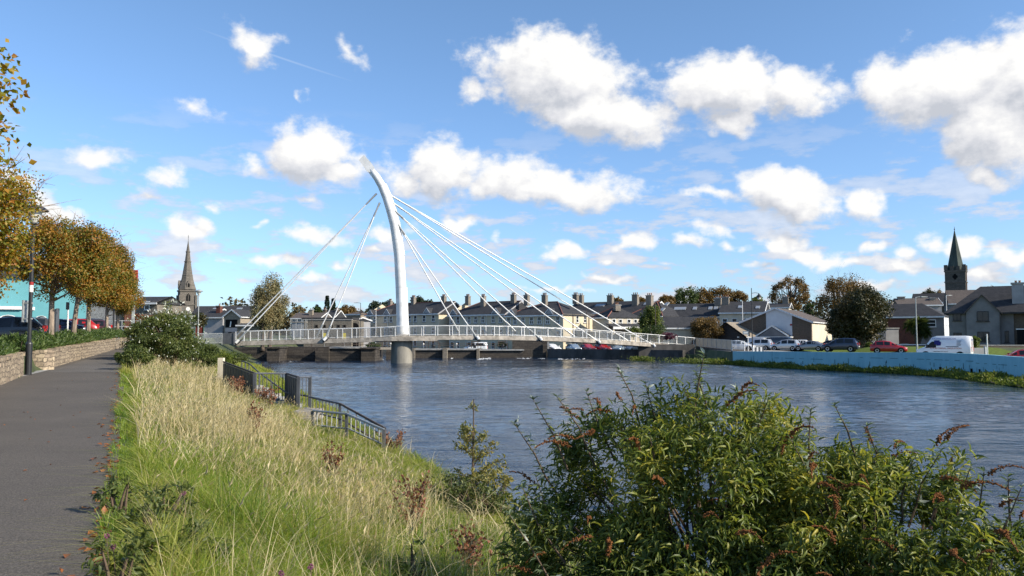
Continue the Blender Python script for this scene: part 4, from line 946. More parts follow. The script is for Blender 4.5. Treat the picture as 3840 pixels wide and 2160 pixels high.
# ---------- church tower on the right
def church_tower(): 
    h=House('church_tower','grey crenellated church tower with a thin green spire, far right','church',3628,200,34,4.5,4.1,-1)
    top=h.z(1010); L,W=h.L,h.W
    MB().box(-L,0,0,W,-1,top-.0).build('tower',M['tower_stone'],h.t)
    for py,e in ((1015,.16),(1056,.14),(1100,.14)):
        z=h.z(py); MB().box(-L-e,e,-e,W+e,z-.14,z+.14).build('string_course',M['church_stone'],h.t)
    m=MB(); p=h.z(996); b=h.z(1011); e=.14; th=.45
    for a0,a1 in ((0,1),): 
        m.box(-L-e,e,-e,-e+th,top,b); m.box(-L-e,e,W+e-th,W+e,top,b); m.box(-L-e,-L-e+th,-e+th+.001,W+e-th-.001,top,b); m.box(e-th,e,-e+th+.001,W+e-th-.001,top,b)
    m.build('parapet',M['tower_stone'],h.t)
    m=MB()
    for i in range(4):
        x=-L-e+ (L+2*e-.8)*i/3; q=p+(.35 if i in(0,3) else 0); m.box(x,x+.8,-e+.002,-e+th,b+.002,q); m.box(x,x+.8,W+e-th,W+e-.002,b+.002,q)
        if 0<i<3: y=-e+(W+2*e-.8)*i/3; m.box(-L-e+.002,-L-e+th,y,y+.8,b+.002,p); m.box(e-th,e-.002,y,y+.8,b+.002,p)
    o=m.build('battlements',M['tower_stone'],h.t); tag(o,kind='stuff')
    sp=MB(); r0=L*.45; cx,cy=-L/2,W/2; zt0=top; z1=zt(863,203,3592)+1
    sp.loft([[(cx+r*math.cos(q),cy+r*math.sin(q),z) for q in [math.pi/8+k*math.pi/4 for k in range(8)]] for r,z in ((r0,zt0),(r0*.5,zt0+(z1-zt0)*.5),(.06,z1))]); sp.build('spire',M['spire_green'],h.t)
    MB().lathe([(.05,z1),(.16,z1+.2),(.05,z1+.4),(.03,z1+.9)],8,(cx,cy)).build('finial',M['black'],h.t)
    zc=h.z(1036)
    for f in (0,1):
        m=MB()
        for dx,dz in ((.3,0),(-.3,0),(0,.38),(0,-.38)):
            pts=[(.3*math.cos(q)+dx,.36*math.sin(q)+dz) for q in [k*math.pi/5 for k in range(10)]]
            if f==0: m.add([(-L/2+a,-.02,zc+c) for a,c in pts],[tuple(range(10))])
            else: m.add([(.02,W/2+a,zc+c) for a,c in pts],[tuple(range(10))])
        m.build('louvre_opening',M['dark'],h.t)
    m=MB(); m.box(.02,.14,W*.32,W*.32+.12,0,h.z(1020)); m.build('drainpipe',M['hoard'],h.t)
church_tower()
N2=House('church_nave','grey slate church roof behind the crenellated tower','church',3566,214,34,9,7,-1); ev=N2.z(1130); N2.walls(ev,M['tower_stone']); N2.roof(ev,zt(1098,217,3500)+1,M['slate'],'gable',ridge_mat=None)
N3=House('slate_house','pale slate roof seen right of the crenellated tower','house',3690,190,20,7,7,-1); ev=N3.z(1135); N3.walls(ev,M['grey_render']); N3.roof(ev,zt(1086,193,3660)+1,M['slate_warm'],'gable',ridge_mat=None)
N4=House('tiled_house','low brown tiled roof with a stout chimney in front of the church','house',3535,165,14,8,7,-1); ev=N4.z(1140); N4.walls(ev,M['pale_render']); N4.roof(ev,zt(1117,168,3500)+1,M['slate_warm'],'gable',ridge_mat=None); N4.chimney(-6.9,3,N4.z(1108),1.3,1.0,pots=0); N4.chimney(-1.1,2.4,N4.z(1114),1.1,.9,pots=0)
# ---------- cathedral spire on the left
def cathedral():
    h=House('cathedral_spire','tall grey stone church tower and spire standing left of the bridge','church',672,300,58,5.1,5.6,0)
    L,W=h.L,h.W; top=h.z(1087)
    MB().box(-L,0,0,W,-1,top).build('tower',M['church_stone'],h.t)
    for py,e in ((1141,.22),(1089,.3)): z=h.z(py); MB().box(-L-e,e,-e,W+e,z-.25,z+.25).build('string_course',M['church_stone'],h.t)
    for k,(x,y) in enumerate(((-L,0),(0,0),(0,W),(-L,W))):
        m=MB(); m.box(x-.42,x+.42,y-.42,y+.42,-1,top-1.8); m.build('buttress',M['church_stone'],h.t)
    cx,cy=-L/2,W/2; z1=zt(903,303,697); s=MB()
    def ring(r,z,sq): 
        out=[]
        for k in range(8):
            q=math.pi/8+k*math.pi/4; c,s_=math.cos(q),math.sin(q); mx=max(abs(c),abs(s_)); rr=r*((1-sq)+sq/mx)
            out.append((cx+c*rr,cy+s_*rr,z))
        return out
    zz=lambda t: top+(z1-top)*t
    s.loft([ring(L*.6,top+.25,1),ring(L*.56,zz(.05),.9),ring(L*.42,zz(.2),.35),ring(L*.36,zz(.3),0),ring(L*.215,zz(.58),0),ring(L*.205,zz(.582),0),ring(L*.13,zz(.78),0),ring(.08,z1,0)]); s.build('spire',M['church_stone'],h.t)
    for t in (.3,.58,.78): 
        r=L*(.36 if t==.3 else .235 if t==.58 else .15); b=MB(); b.loft([ring(r,zz(t)-.2,0),ring(r+.12,zz(t),0),ring(r,zz(t)+.2,0)]); b.build('spire_band',M['church_stone'],h.t)
    MB().tube([(cx,cy,z1-.3),(cx,cy,z1+2.2)],.07,5).build('cross_staff',M['black'],h.t); m=MB(); m.box(cx-.5,cx+.5,cy-.06,cy+.06,z1+1.4,z1+1.55); m.build('cross_arm',M['black'],h.t)
    # lucarnes on the spire and the belfry windows
    for f in (0,1):
        for (zb,zt_,wd,nm,off,mt) in ((h.z(1128),h.z(1098),1.5,'belfry_window',.05,'dark'),(h.z(1081),h.z(1050),1.3,'lucarne',.25,'church_stone')):
            m=MB(); pts=[(-wd/2,zb),(wd/2,zb),(wd/2,zb+(zt_-zb)*.62),(0,zt_),(-wd/2,zb+(zt_-zb)*.62)]
            if nm=='belfry_window':
                if f==0: m.add([(cx+a,-off,z) for a,z in pts],[(0,1,2,3,4)])
                else: m.add([(off,cy+a,z) for a,z in pts],[(0,1,2,3,4)])
            else:
                if f==0: m.add([(cx+a,-.35,z) for a,z in pts]+[(cx+a,cy-.5,z) for a,z in pts],[(0,1,2,3,4)]+[(i,5+i,5+(i+1)%5,(i+1)%5) for i in range(5)])
                else: m.add([(.35,cy+a,z) for a,z in pts]+[(cx+.5,cy+a,z) for a,z in pts],[(0,1,2,3,4)]+[(i,5+i,5+(i+1)%5,(i+1)%5) for i in range(5)])
            b=m.build(nm,M[mt],h.t)
            if nm=='lucarne':
                m=MB(); k=.55; q=[(a*k,zb+.5+(z-zb)*k) for a,z in pts]
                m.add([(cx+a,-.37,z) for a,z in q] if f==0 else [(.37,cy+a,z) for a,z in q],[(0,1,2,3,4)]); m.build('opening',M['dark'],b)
            else:
                m=MB(); 
                if f==0: m.box(cx-.08,cx+.08,-off-.06,-off-.005,zb,zt_-.5)
                else: m.box(off+.005,off+.06,cy-.08,cy+.08,zb,zt_-.5)
                m.build('mullion',M['church_stone'],b)
        zc=h.z(1158); pts=[(.75*math.cos(q),.75*math.sin(q)) for q in [k*math.pi/8 for k in range(16)]]
        MB().add([(cx+a,-.06,zc+b) if f==0 else (.06,cy+a,zc+b) for a,b in pts],[tuple(range(16))]).build('clock_face',M['opal'],h.t)
cathedral()
# ---------- left bank buildings
def simple(name,lab,cat,px,Y,a,L,W,z0,ev_py,rd_py,wall,roof,kind='gable',grp=None,rpx=None,rm=None):
    h=House(name,lab,cat,px,Y,a,L,W,z0,grp); h.verge='dark' if 'stone' in name else 'white_paint'; ev=h.z(ev_py); rd=zt(rd_py,Y+W/2*math.cos(R(a)),rpx or px)-z0
    h.walls(ev,M[wall],gable=(rd if kind in('gable','hipleft') else None)); h.roof(ev,rd,M[roof],kind,ridge_mat=rm); return h
h=simple('long_slate_roof','long grey slate roofed row beyond the cathedral with white roof lights','house',930,230,6,17,9,1,1180,1147,'pale_render','slate'); h.skylight(4,.6,1.6,.9); h.skylight(11,.6,1.8,.9)
h=simple('grey_house','pale grey plastered house with a tall dark red chimney','house',834,172,14,5.0,8,1,1187,1163,'pale_render','slate'); h.chimney(-2.6,2.6,h.z(1144),.95,.95,'brick_red',1)
h=simple('grey_house','pale grey lean house left of the red chimney','house',797,186,14,2.6,8,1,1176,1158,'pale_render','slate')
h=House('gable_building','cream gabled building with a dark blue painted panel under its gable','building',900,166,18,3.9,9,1); ev=h.z(1186); cross_gable(h,ev,h.z(1162),M['tile_tan'],M['slate'],verge='white_paint')
m=MB(); m.box(-3.5,-.7,-.06,0,h.z(1228),h.z(1198)); p=m.build('painted_panel',M['dark'],h.t); m=MB(); m.add([(-2.5,-.09,h.z(1226)),(-2.2,-.09,h.z(1226)),(-2.05,-.09,h.z(1206)),(-2.3,-.09,h.z(1204))],[(0,1,2,3)]); m.build('pale_mark',M['plate'],p)
m=MB(); m.box(-3.5,-.1,-.12,-.004,0,h.z(1229)); m.build('rendered_plinth',M['pale_render'],h.t)
m=MB(); m.box(-2.9,-1.2,-.9,-.3,1.6,1.7); m.box(-2.3,-1.8,-.75,-.4,0,1.6); m.build('counter',M['black'],h.t)
h=simple('stone_cottage','tan stone cottage with grey roof beside the painted gable','cottage',965,172,10,5.0,7,1,1191,1166,'tile_tan','slate'); h.window('f',3.2,h.z(1200),.8,.9)
h=simple('stone_wall_building','rough stone wall building under the willow beside the bridge end','building',985,160,6,5.2,4,.6,1216,1212,'ruin_stone','slate')
# ruin with small square windows
h=House('stone_ruin','roofless long stone mill building with small square windows behind the bridge','stone building',1318,172,4,10.2,7,-.8); ev=h.z(1200)
MB().box(-10.2,0,0,7,-1,ev).build('wall',M['ruin_stone'],h.t); m=MB(); m.box(-10.3,.1,-.12,.5,ev+.002,ev+.16); m.build('wall_coping',M['pale_ledge'],h.t)
m=MB(); m.box(-11,.05,.6,7.1,ev+.01,ev+.55); m.build('flat_roof',M['slate'],h.t); h.eave=ev
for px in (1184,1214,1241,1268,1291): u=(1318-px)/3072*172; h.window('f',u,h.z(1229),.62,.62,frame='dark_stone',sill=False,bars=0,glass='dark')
h=House('archway','dark arched opening with a pale plaster surround beside the stone mill','archway',1346,173,4,1.9,4,-.8); MB().box(-1.9,0,0,4,-1,h.z(1204)).build('wall',M['ruin_stone'],h.t)
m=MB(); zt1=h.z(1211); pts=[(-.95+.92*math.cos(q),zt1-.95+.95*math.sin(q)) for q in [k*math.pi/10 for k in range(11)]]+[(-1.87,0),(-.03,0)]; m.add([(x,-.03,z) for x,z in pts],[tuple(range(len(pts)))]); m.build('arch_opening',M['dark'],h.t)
h=simple('white_gable_house','white gabled house wall between the stone mill and the terrace','house',1330,178,62,4.0,3.5,-.8,1199,1190,'pale_render','slate')
h=simple('low_white_house','low white cottage with a red tiled lean-to beside the street lamp','house',1368,182,5,3.4,4,-.8,1210,1202,'white_render','slate_warm')
h=simple('flat_shed','flat roofed cream shed standing behind the stone mill','shed',1352,200,24,4.3,6.5,-.8,1176,1165,'tile_tan','slate_warm','hip'); 
h=simple('grey_roof_house','pale grey roofed house with a tan chimney behind the scaffold','house',1200,215,10,8.0,8,0,1191,1172,'pale_render','slate_warm'); h.chimney(-3.5,2.2,h.z(1160),1.0,.8,'tile_tan',2)
h=simple('grey_roof_house','steep grey gabled roof with two brown chimneys behind the stone mill','house',1252,225,12,4.6,8,0,1190,1164,'pale_render','slate'); h.chimney(-4.3,3.2,h.z(1158),.9,.8,'brick_brown',2); h.chimney(-.6,3.2,h.z(1158),.9,.8,'brick_brown',2)
sc_=thing('scaffold','steel scaffolding with a timber deck beside the willow','scaffold',at(1088,1250,160)); m=MB()
for x in (0,1.1,2.2,3.0):
    for y in (0,1.0): m.tube([(x,y,-.6),(x,y,2.8)],.045,5)
for z in (.6,1.4,2.1): m.tube([(0,0,z),(3,0,z)],.04,5); m.tube([(0,1,z),(3,1,z)],.04,5)
m.tube([(0,0,.2),(2.2,0,2.0)],.04,5); m.build('poles',M['galv'],sc_); m=MB(); m.box(-.2,3.1,-.1,1.1,2.15,2.24); m.build('scaffold_boards',M['wood'],sc_)
# turquoise building, stone clad shop, red fin, old stone gable
T=House('turquoise_building','turquoise rendered building with a projecting bay and white cornice beyond the car park','building',318,86,-27,26,9,zlot(60)+.3); MB().box(-26,0,0,9,-1.5,6.0).build('wall',M['turq'],T.t)
m=MB(); m.add([(-26.3,-.4,5.9),(.3,-.4,5.9),(.3,9.4,5.9),(-26.3,9.4,5.9),(-26.3,4.5,8),(.3,4.5,8)],[(0,1,5,4),(2,3,4,5),(1,2,5),(3,0,4),(3,2,1,0)]); T.rf=m.build('roof',M['slate'],T.t)
bx0,bx1=-(318-18)/3072*86*1.12,-(318-168)/3072*86*1.16; bz=T.z(1166)
m=MB(); m.prismz([(bx0,0),(bx0+.9,-1.5),(bx1-.9,-1.5),(bx1,0)],-1.5,bz); b=m.build('bay',M['turq'],T.t)
m=MB(); m.prismz([(bx0-.25,0),(bx0+.8,-1.8),(bx1-.8,-1.8),(bx1+.25,0)],bz+.003,bz+.32); m.build('cornice',M['white_paint'],b)
for x,wd,zb,zh in ((bx0+1.7,1.15,0.3,1.3),): pass
def arch_win(x,wd,z0,z1,y,par):
    def sh(k): return [(x-wd/2*k,z0),(x+wd/2*k,z0),(x+wd/2*k,z1-wd*.22)]+[(x+wd/2*k*math.cos(q),z1-wd*.22+wd*.22*k*math.sin(q)) for q in [i*math.pi/8 for i in range(1,8)]]+[(x-wd/2*k,z1-wd*.22)]
    m=MB(); m.add([(a,y-.03,c) for a,c in sh(1.22)],[tuple(range(11))]); f=m.build('window_surround',M['white_paint'],par); m=MB(); m.add([(a,y-.06,c) for a,c in sh(1)],[tuple(range(11))]); m.build('glass',M['glass'],f)
arch_win(bx0+2.6,1.2,.2,T.z(1187),-1.5,T.t); arch_win(bx1+.85,.75,.2,T.z(1187),0,T.t); arch_win(bx0+.55,.5,.2,T.z(1190),-.9,T.t)
S=House('stone_clad_shop','grey stone clad wall of a shop beside the turquoise building','shop',425,92,-20,3.4,9,zlot(62)+.2); MB().box(-3.4,0,0,9,-1,4.6).build('wall',M['grey_stone'],S.t); m=MB(); m.box(-3.5,.1,-.1,9.1,4.602,4.8); m.build('parapet',M['pale_ledge'],S.t)
S2=House('shop_entrance','glazed shop entrance with a red brick pier and red sign fin','shop',484,94,-20,1.75,1.6,zlot(62)+.2); m=MB(); m.box(-1.75,0,.3,1.6,-1,4.4); m.build('wall',M['brick_red'],S2.t); m=MB(); m.box(-1.7,-.6,.22,.3,.6,2.9); m.build('glazing',M['glass'],S2.t); m=MB(); m.box(-1.75,-.55,-.4,.2,.45,.75); m.build('white_counter',M['white_paint'],S2.t)
m=MB(); m.box(-.52,0,-.1,.6,-1,S2.z(1120)); m.build('brick_pier',M['brick_red'],S2.t); m=MB(); m.box(.0,.72,0,.6,S2.z(1052),S2.z(1012)); m.build('sign_fin',M['red'],S2.t); m=MB(); m.box(.2,.5,.1,.5,-1,S2.z(1050)); m.build('sign_mast',M['galv'],S2.t)
h=simple('old_stone_house','old grey stone house with slate roof and reddish creeper behind the white flowered bush','house',586,112,10,4.0,6,1.5,1131,1112,'ruin_stone','slate'); h.window('f',1.5,h.z(1162),.8,1.2)
hb=thing('maroon_hoarding','maroon board hoarding between green posts near the bridge end','hoarding',at(733,1240,118)); m=MB(); m.box(0,1.1,0,.06,-.8,1.5); m.build('board',M['hoard'],hb)
for x in (-.12,1.2): MB().tube([(x,-.05,-1),(x,-.05,1.75)],.06,6).build('post',plain('green_post',(.06,.16,.13),.5),hb)
# ================================================================ vegetation
LM={}
LM['autumn']=leafmat('autumn_leaves',[(.06,.085,.014),(.12,.135,.018),(.23,.155,.02),(.35,.14,.022),(.36,.22,.03)],.3,clump=.5,cscale=.8)
LM['autumn_gold']=leafmat('gold_leaves',[(.09,.11,.015),(.19,.19,.025),(.34,.25,.03),(.33,.13,.02),(.14,.15,.02)],.38,clump=.4,cscale=.8)
LM['willow']=leafmat('willow_leaves',[(.12,.13,.06),(.19,.18,.09),(.27,.22,.1),(.23,.17,.07)],.25,clump=.6,cscale=.5)
LM['dark']=leafmat('dark_leaves',[(.018,.026,.008),(.035,.04,.012),(.065,.055,.016),(.1,.065,.018)],.18,clump=.65,cscale=.5)
LM['bronze']=leafmat('bronze_leaves',[(.06,.05,.018),(.12,.08,.025),(.19,.11,.03),(.14,.1,.03)],.28,clump=.6,cscale=.4)
LM['green']=leafmat('green_leaves',[(.025,.045,.012),(.05,.075,.018),(.085,.11,.025)],.3,clump=.6,cscale=.6)
LM['lime']=leafmat('lime_leaves',[(.06,.085,.02),(.11,.14,.03),(.18,.19,.04)],.35,clump=.5,cscale=.9)
LM['conifer']=leafmat('conifer_needles',[(.012,.026,.014),(.025,.042,.02),(.04,.055,.028)],.1,clump=.6,cscale=.6)
LM['shoot']=leafmat('shoot_leaves',[(.07,.1,.04),(.13,.17,.08),(.24,.28,.17)],.35)
LM['budd']=leafmat('shrub_leaves',[(.036,.056,.016),(.08,.112,.022),(.145,.18,.034),(.24,.25,.048),(.42,.35,.06)],.38,rough=.42,clump=.45,cscale=.9)
LM['pale']=leafmat('pale_underside_leaves',[(.3,.33,.27),(.42,.45,.38),(.16,.2,.12)],.3)
LM['flower']=plain('seed_spike',(.17,.07,.026),.95,.05,0,.4,20,col2=(.08,.035,.016))
LM['sapling']=leafmat('sapling_leaves',[(.1,.12,.04),(.2,.2,.06),(.3,.26,.07),(.36,.28,.08)],.4,clump=.3)
LM['hedge']=leafmat('hedge_leaves',[(.028,.055,.014),(.055,.095,.022),(.1,.145,.035),(.17,.21,.07)],.3,rough=.4,clump=.4,cscale=1.5)
LM['bush']=leafmat('bush_leaves',[(.04,.06,.018),(.075,.1,.026),(.12,.145,.035),(.18,.18,.05)],.34,clump=.5,cscale=1.2)
LM['cream_leaf']=leafmat('cream_leaves',[(.62,.63,.52),(.72,.72,.62),(.5,.53,.38)],.3)
LM['creeper']=leafmat('creeper_leaves',[(.07,.06,.02),(.19,.07,.03),(.25,.1,.04)],.25)
LM['purple']=leafmat('purple_leaves',[(.08,.025,.04),(.13,.04,.06),(.16,.07,.09)],.25)
LM['grass']=leafmat('grass_blades',[(.1,.14,.02),(.19,.235,.03),(.28,.31,.05),(.35,.33,.08),(.44,.37,.15)],.45,rough=.5,clump=.6,cscale=.45)
LM['lush']=leafmat('lush_grass',[(.06,.11,.016),(.13,.21,.026),(.23,.31,.04),(.33,.36,.07)],.45,rough=.45,clump=.5,cscale=.6)
LM['straw']=leafmat('straw_grass',[(.36,.28,.13),(.54,.44,.23),(.66,.56,.34),(.42,.32,.15)],.35,rough=.6,clump=.3,cscale=.6)
LM['dock']=leafmat('dock_seed',[(.14,.055,.03),(.22,.09,.045),(.28,.14,.07)],.2)
LM['litter']=leafmat('fallen_leaf',[(.14,.05,.02),(.3,.1,.03),(.36,.18,.06)],.2)
LM['bankveg']=leafmat('bank_plants',[(.04,.06,.014),(.1,.14,.025),(.18,.21,.04),(.26,.25,.07)],.4,clump=.55,cscale=.7)

def crown_points(c,r,n,ncl,rg,spread=.34,shell=.55,flat=0):
    """leaf positions gathered in clumps through an ellipsoid"""
    d=norm(rg.normal(size=(ncl,3))); rad=rg.uniform(shell,1,ncl)**.6
    cc=d*rad[:,None]*(1-spread*.7); 
    if flat: cc[:,2]=np.maximum(cc[:,2],-flat)
    sz=rg.uniform(.55,1.25,ncl)*spread
    k=rg.integers(0,ncl,n); g=rg.normal(size=(n,3)); g=norm(g)*(rg.uniform(0,1,n)**.45)[:,None]
    p=cc[k]+g*sz[k][:,None]
    return np.array(c)+p*np.array(r), np.array(c)+cc*np.array(r), g
def tree(name,lab,cat,loc,top,r,zc,tr,leaf,mat,n,seed,ncl=40,group=None,bark='bark',spread=.34,lw=.8,nl=14,lean=(0,0),twigs=0,shell=.5,flat=.7,cx=(0,0),parts=('trunk','crown')):
    rg=np.random.default_rng(seed); t=thing(name,lab,cat,loc,0,group)
    rz=top-zc; c=(cx[0],cx[1],zc)
    P,CC,g=crown_points(c,(r,r,rz),n,ncl,rg,spread,shell,flat)
    out=norm(P-np.array(c))
    T=norm(out*.5+rdir_(rg,n)*.9+np.array([0,0,-.35])); NN=norm(g+rdir_(rg,n)*.7+np.array([0,0,.5]))
    L=rg.uniform(.7,1.3,n)*leaf
    m=MB(); fork=max(zc-rz*.75,zc*.35)
    if fork>0:
        m.tube([(0,0,-.4),(lean[0]*.4,lean[1]*.4,fork*.5),(lean[0],lean[1],fork),(cx[0]*.6,cx[1]*.6,zc),(cx[0],cx[1],zc+rz*.6)],[tr*1.25,tr,tr*.85,tr*.5,tr*.12],8)
    else: m.tube([(0,0,-.4),(0,0,zc)],[tr,tr*.4],6)
    for i in rg.choice(len(CC),min(nl,len(CC)),replace=False):
        e=CC[i]; s=np.array([lean[0],lean[1],max(fork,.05)])*(1-rg.uniform(0,.35))+np.array([cx[0],cx[1],zc])*rg.uniform(0,.35); mid=(s+e)/2+rg.normal(size=3)*r*.1+np.array([0,0,-.05*r])
        m.tube([tuple(s),tuple(mid),tuple(e)],[tr*.42,tr*.25,tr*.06],5)
    for i in range(twigs):
        d=norm(rg.normal(size=(1,3)))[0]; d[2]=abs(d[2])*.9+.1; s=np.array(c)+d*np.array((r,r,rz))*.55; e=np.array(c)+d*np.array((r,r,rz))*rg.uniform(.98,1.2); mid=(s+e)/2+rg.normal(size=3)*.06*r
        m.tube([tuple(s),tuple(mid),tuple(e)],[.012,.008,.004],4)
        for q in range(2): m.tube([tuple(mid+(e-mid)*rg.uniform(.1,.6)),tuple(e+rg.normal(size=3)*.12*r)],[.01,.004],3)
    m.build(parts[0],M[bark],t)
    leaves(parts[1],P,T,NN,L,L*lw,LM[mat] if isinstance(mat,str) else mat,t)
    return t
def rdir_(rg,n): return norm(rg.normal(size=(n,3)))
def gz(x,y): return float(H(np.array([x]),np.array([y]))[0])

# --- row of small round autumn trees in the planter on the left
GT='autumn trees in the planter along the path'
def ptree(lab,px,Y,top,r,zc,mat,n,seed,cx=(0,0),leaf=.1,**k):
    x=xt(px,Y); z0=float(zlot(Y)); return tree('autumn_tree',lab,'tree',(x,Y,z0),top-z0,r,zc-z0,.135,leaf,mat,n,seed,group=GT,bark='bark_pale',cx=cx,**k)
ptree('golden autumn tree at the very left edge, nearest the camera',-640,11.0,7.6,2.55,4.9,'autumn_gold',8500,11,leaf=.1,twigs=7,ncl=60,spread=.26)
ptree('golden green autumn tree overhanging the near lamp post from the left',-215,26.2,7.9,2.6,5.4,'autumn_gold',22000,12,cx=(.35,0),twigs=30,ncl=60)
ptree('russet autumn tree on the leftmost trunk behind the near lamp post',190,39.5,7.9,2.55,5.5,'autumn',26000,13,cx=(.35,0),twigs=20,ncl=60,spread=.3)
ptree('russet autumn tree on the leaning middle trunk',272,47,8.4,2.5,5.9,'autumn',24000,14,cx=(.55,0),lean=(.25,0),twigs=20,ncl=60,spread=.3)
ptree('russet autumn tree on the slim third trunk beside the dark parked estate',330,53,8.3,2.35,5.8,'autumn',22000,15,cx=(.7,0),twigs=16,ncl=55,spread=.3)
ptree('russet autumn tree just behind the far lamp post',398,63,7.8,2.3,5.6,'autumn',18000,16,cx=(.4,0),twigs=12,ncl=50,spread=.3)
ptree('last small russet tree of the planter row beside the red sign',440,73,7.4,2.1,5.3,'autumn',14000,17,cx=(.5,0),twigs=8,ncl=45,spread=.3)

# --- hedges of strap leaved plants on top of the garden wall
def hedge(lab,Y0,Y1,seed,n,inset0=.35,inset1=1.9):
    rg=np.random.default_rng(seed); Y=rg.uniform(Y0,Y1,n); u=rg.uniform(inset0,inset1,n)
    ym=(Y0+Y1)/2; loc=(float(xpath_l(ym))-1,ym,float(zlot(ym))); t=thing('hedge',lab,'hedge',loc)
    hump=.42+.2*np.sin(Y*1.7+seed)*np.sin(Y*.63)+.12*np.sin(Y*4.1)
    X=xpath_l(Y)-u; Z=zlot(Y)+hump*rg.uniform(.1,1.05,n)*np.sqrt(np.clip(1-((u-(inset0+inset1)/2)/((inset1-inset0)/2*1.08))**2,0.05,1))+.05
    P=np.stack([X,Y,Z],1)-np.array(loc); T=norm(rdir_(rg,n)*.8+np.array([.25,-.15,.75])); L=rg.uniform(.12,.26,n)
    leaves('foliage',P,T,rdir_(rg,n)+np.array([0,0,.4]),L,L*.26,LM['hedge'],t,LONG)
    m=MB()
    for k in range(int((Y1-Y0)*2.2)):
        y=rg.uniform(Y0,Y1); x=float(xpath_l(y))-rg.uniform(.5,1.7); z=float(zlot(y)); m.tube([(x-loc[0],y-loc[1],z-loc[2]-.1),(x-loc[0]+rg.normal()*.1,y-loc[1],z-loc[2]+.5)],[.02,.008],4)
    m.build('stems',M['twig'],t)
    return t
hedge('strap leaved green planting on top of the near length of garden wall',20,30.2,3,16000)
hedge('long low green planting on top of the far length of garden wall',32.2,66,4,42000)
hedge('low green planting beyond the far lamp post',67,92,9,14000)

# --- leafy shrubs: branches and leaves
def shrub(name,lab,loc,r,h,n,leaf,mat,seed,lw=.4,nb=40,flow=0,tpl=LONG,parts=('stems','foliage'),cat='shrub',ncl=90,spread=.26,pale=0,cx=(0,0),droop=-.25,up=.0,base=.15):
    rg=np.random.default_rng(seed); t=thing(name,lab,cat,loc)
    rr=r if hasattr(r,'__len__') else (r,r)
    c=np.array((cx[0],cx[1],h*(.5+base*.5))); R3=np.array((rr[0],rr[1],h*(.5-base*.5)))
    P,CC,g=crown_points(c,R3,n,ncl,rg,spread,.35,.95)
    out=norm((P-c)/R3); T=norm(out*.7+rdir_(rg,n)*.8+np.array([0,0,droop])); L=rg.uniform(.55,1.25,n)*leaf
    leaves(parts[1],P,T,norm(g*.6+rdir_(rg,n)*.6+np.array([0,0,.8])),L,L*lw,LM[mat],t,tpl)
    m=MB(); tips=[]
    for k in range(nb):
        e=CC[rg.integers(len(CC))]*1.0; e=c+(e-c)*rg.uniform(.8,1.15); s=np.array((cx[0]*.5+rg.normal()*.12*rr[0],cx[1]*.5+rg.normal()*.12*rr[1],-.15)); mid=s*.45+e*.55+np.array((0,0,.15*h)); m.tube([tuple(s),tuple(mid),tuple(e)],[.022*max(1,h/2),.013*max(1,h/2),.005],5); tips.append((mid,e))
    m.build(parts[0],M['twig'],t)
    if pale:
        k=pale; d=norm(rg.normal(size=(k,3))+np.array([0,-.3,.35])); pp=c+d*R3*rg.uniform(.85,1.05,k)[:,None]
        leaves('pale_leaves',pp,norm(d+rdir_(rg,k)*.7),rdir_(rg,k),leaf*rg.uniform(.6,1.1,k),leaf*.5,LM['cream_leaf'],t,LONG)
    return t,c,R3,rg
bx=xt(618,43); 
shrub('flowering_shrub','large rounded green shrub dotted with white leaves on the verge by the path',(bx,43,gz(bx,43)-.2),(2.15,2.3),3.35,19000,.14,'bush',21,lw=.42,nb=60,pale=190)
t_,c_,r_,g_=shrub('flowering_shrub','tall loose top shoots with white leaves behind the rounded shrub',(xt(650,46),46,gz(xt(650,46),46)),(1.0,1.2),3.9,2600,.15,'bush',22,pale=160,ncl=26,nb=24)
for k,(px,Y,r,h,lab,mt) in enumerate(((735,50,1.7,1.9,'green shrub right of the white leaved bush above the bank','bush'),(800,62,1.8,1.6,'low brownish green shrub below the grey guard rail','bankveg'),(870,80,1.9,1.6,'dark green shrub under the left end of the footbridge','bush'),(560,58,1.5,2.0,'green shrub on the verge behind the white leaved bush','bush'),(512,72,1.2,2.2,'small shrub closing the far end of the path','bush'))):
    x=xt(px,Y); shrub('bank_shrub',lab,(x,Y,gz(x,Y)-.1),(r,r),h,3600,.15,mt,30+k,lw=.5,nb=24,tpl=LEAF,ncl=40)
x=xt(535,75); tree('creeper','russet creeper on the old stone house behind the white leaved bush','creeper',(xt(540,105),105,1.0),4.2,2.0,2.4,.05,.2,'creeper',2600,41,ncl=24,flat=.9)

# --- trees across the river and behind
def ftree(lab,px,Y,pyt,pyb,rpx,mat,n,seed,leaf=.3,name='broadleaf_tree',cyp=None,group=None,z0=None,**k):
    r=rpx*Y/F; z0=(-.6 if z0 is None else z0); top=zt(pyt,Y,px)-z0; zb=zt(pyb,Y,px)-z0; zc=(top+zb)/2 if cyp is None else zt(cyp,Y,px)-z0
    return tree(name,lab,'tree',(xt(px,Y),Y,z0),top,r,zc,k.pop('tr',.28),leaf,mat,n,seed,group=group,**k)
ftree('tall silvery willow by the left end of the footbridge',1012,128,1013,1255,78,'willow',12500,51,.3,name='willow_tree',ncl=42,spread=.4,z0=0,flat=1.0,lw=.45,nl=26)
ftree('willow bough hanging low behind the left end of the footbridge',985,124,1120,1262,45,'willow',6000,52,.28,name='willow_tree',z0=0,lw=.45,ncl=30,flat=1)
ftree('narrow yellow green tree before the slate roofs',2440,138,1130,1275,52,'lime',8000,53,.26,ncl=50,cyp=1225,spread=.28,tr=.14,flat=.9)
ftree('bushy orange tipped tree in front of the low cottage',2652,140,1183,1285,66,'bronze',9000,54,.24,ncl=45,flat=.8)
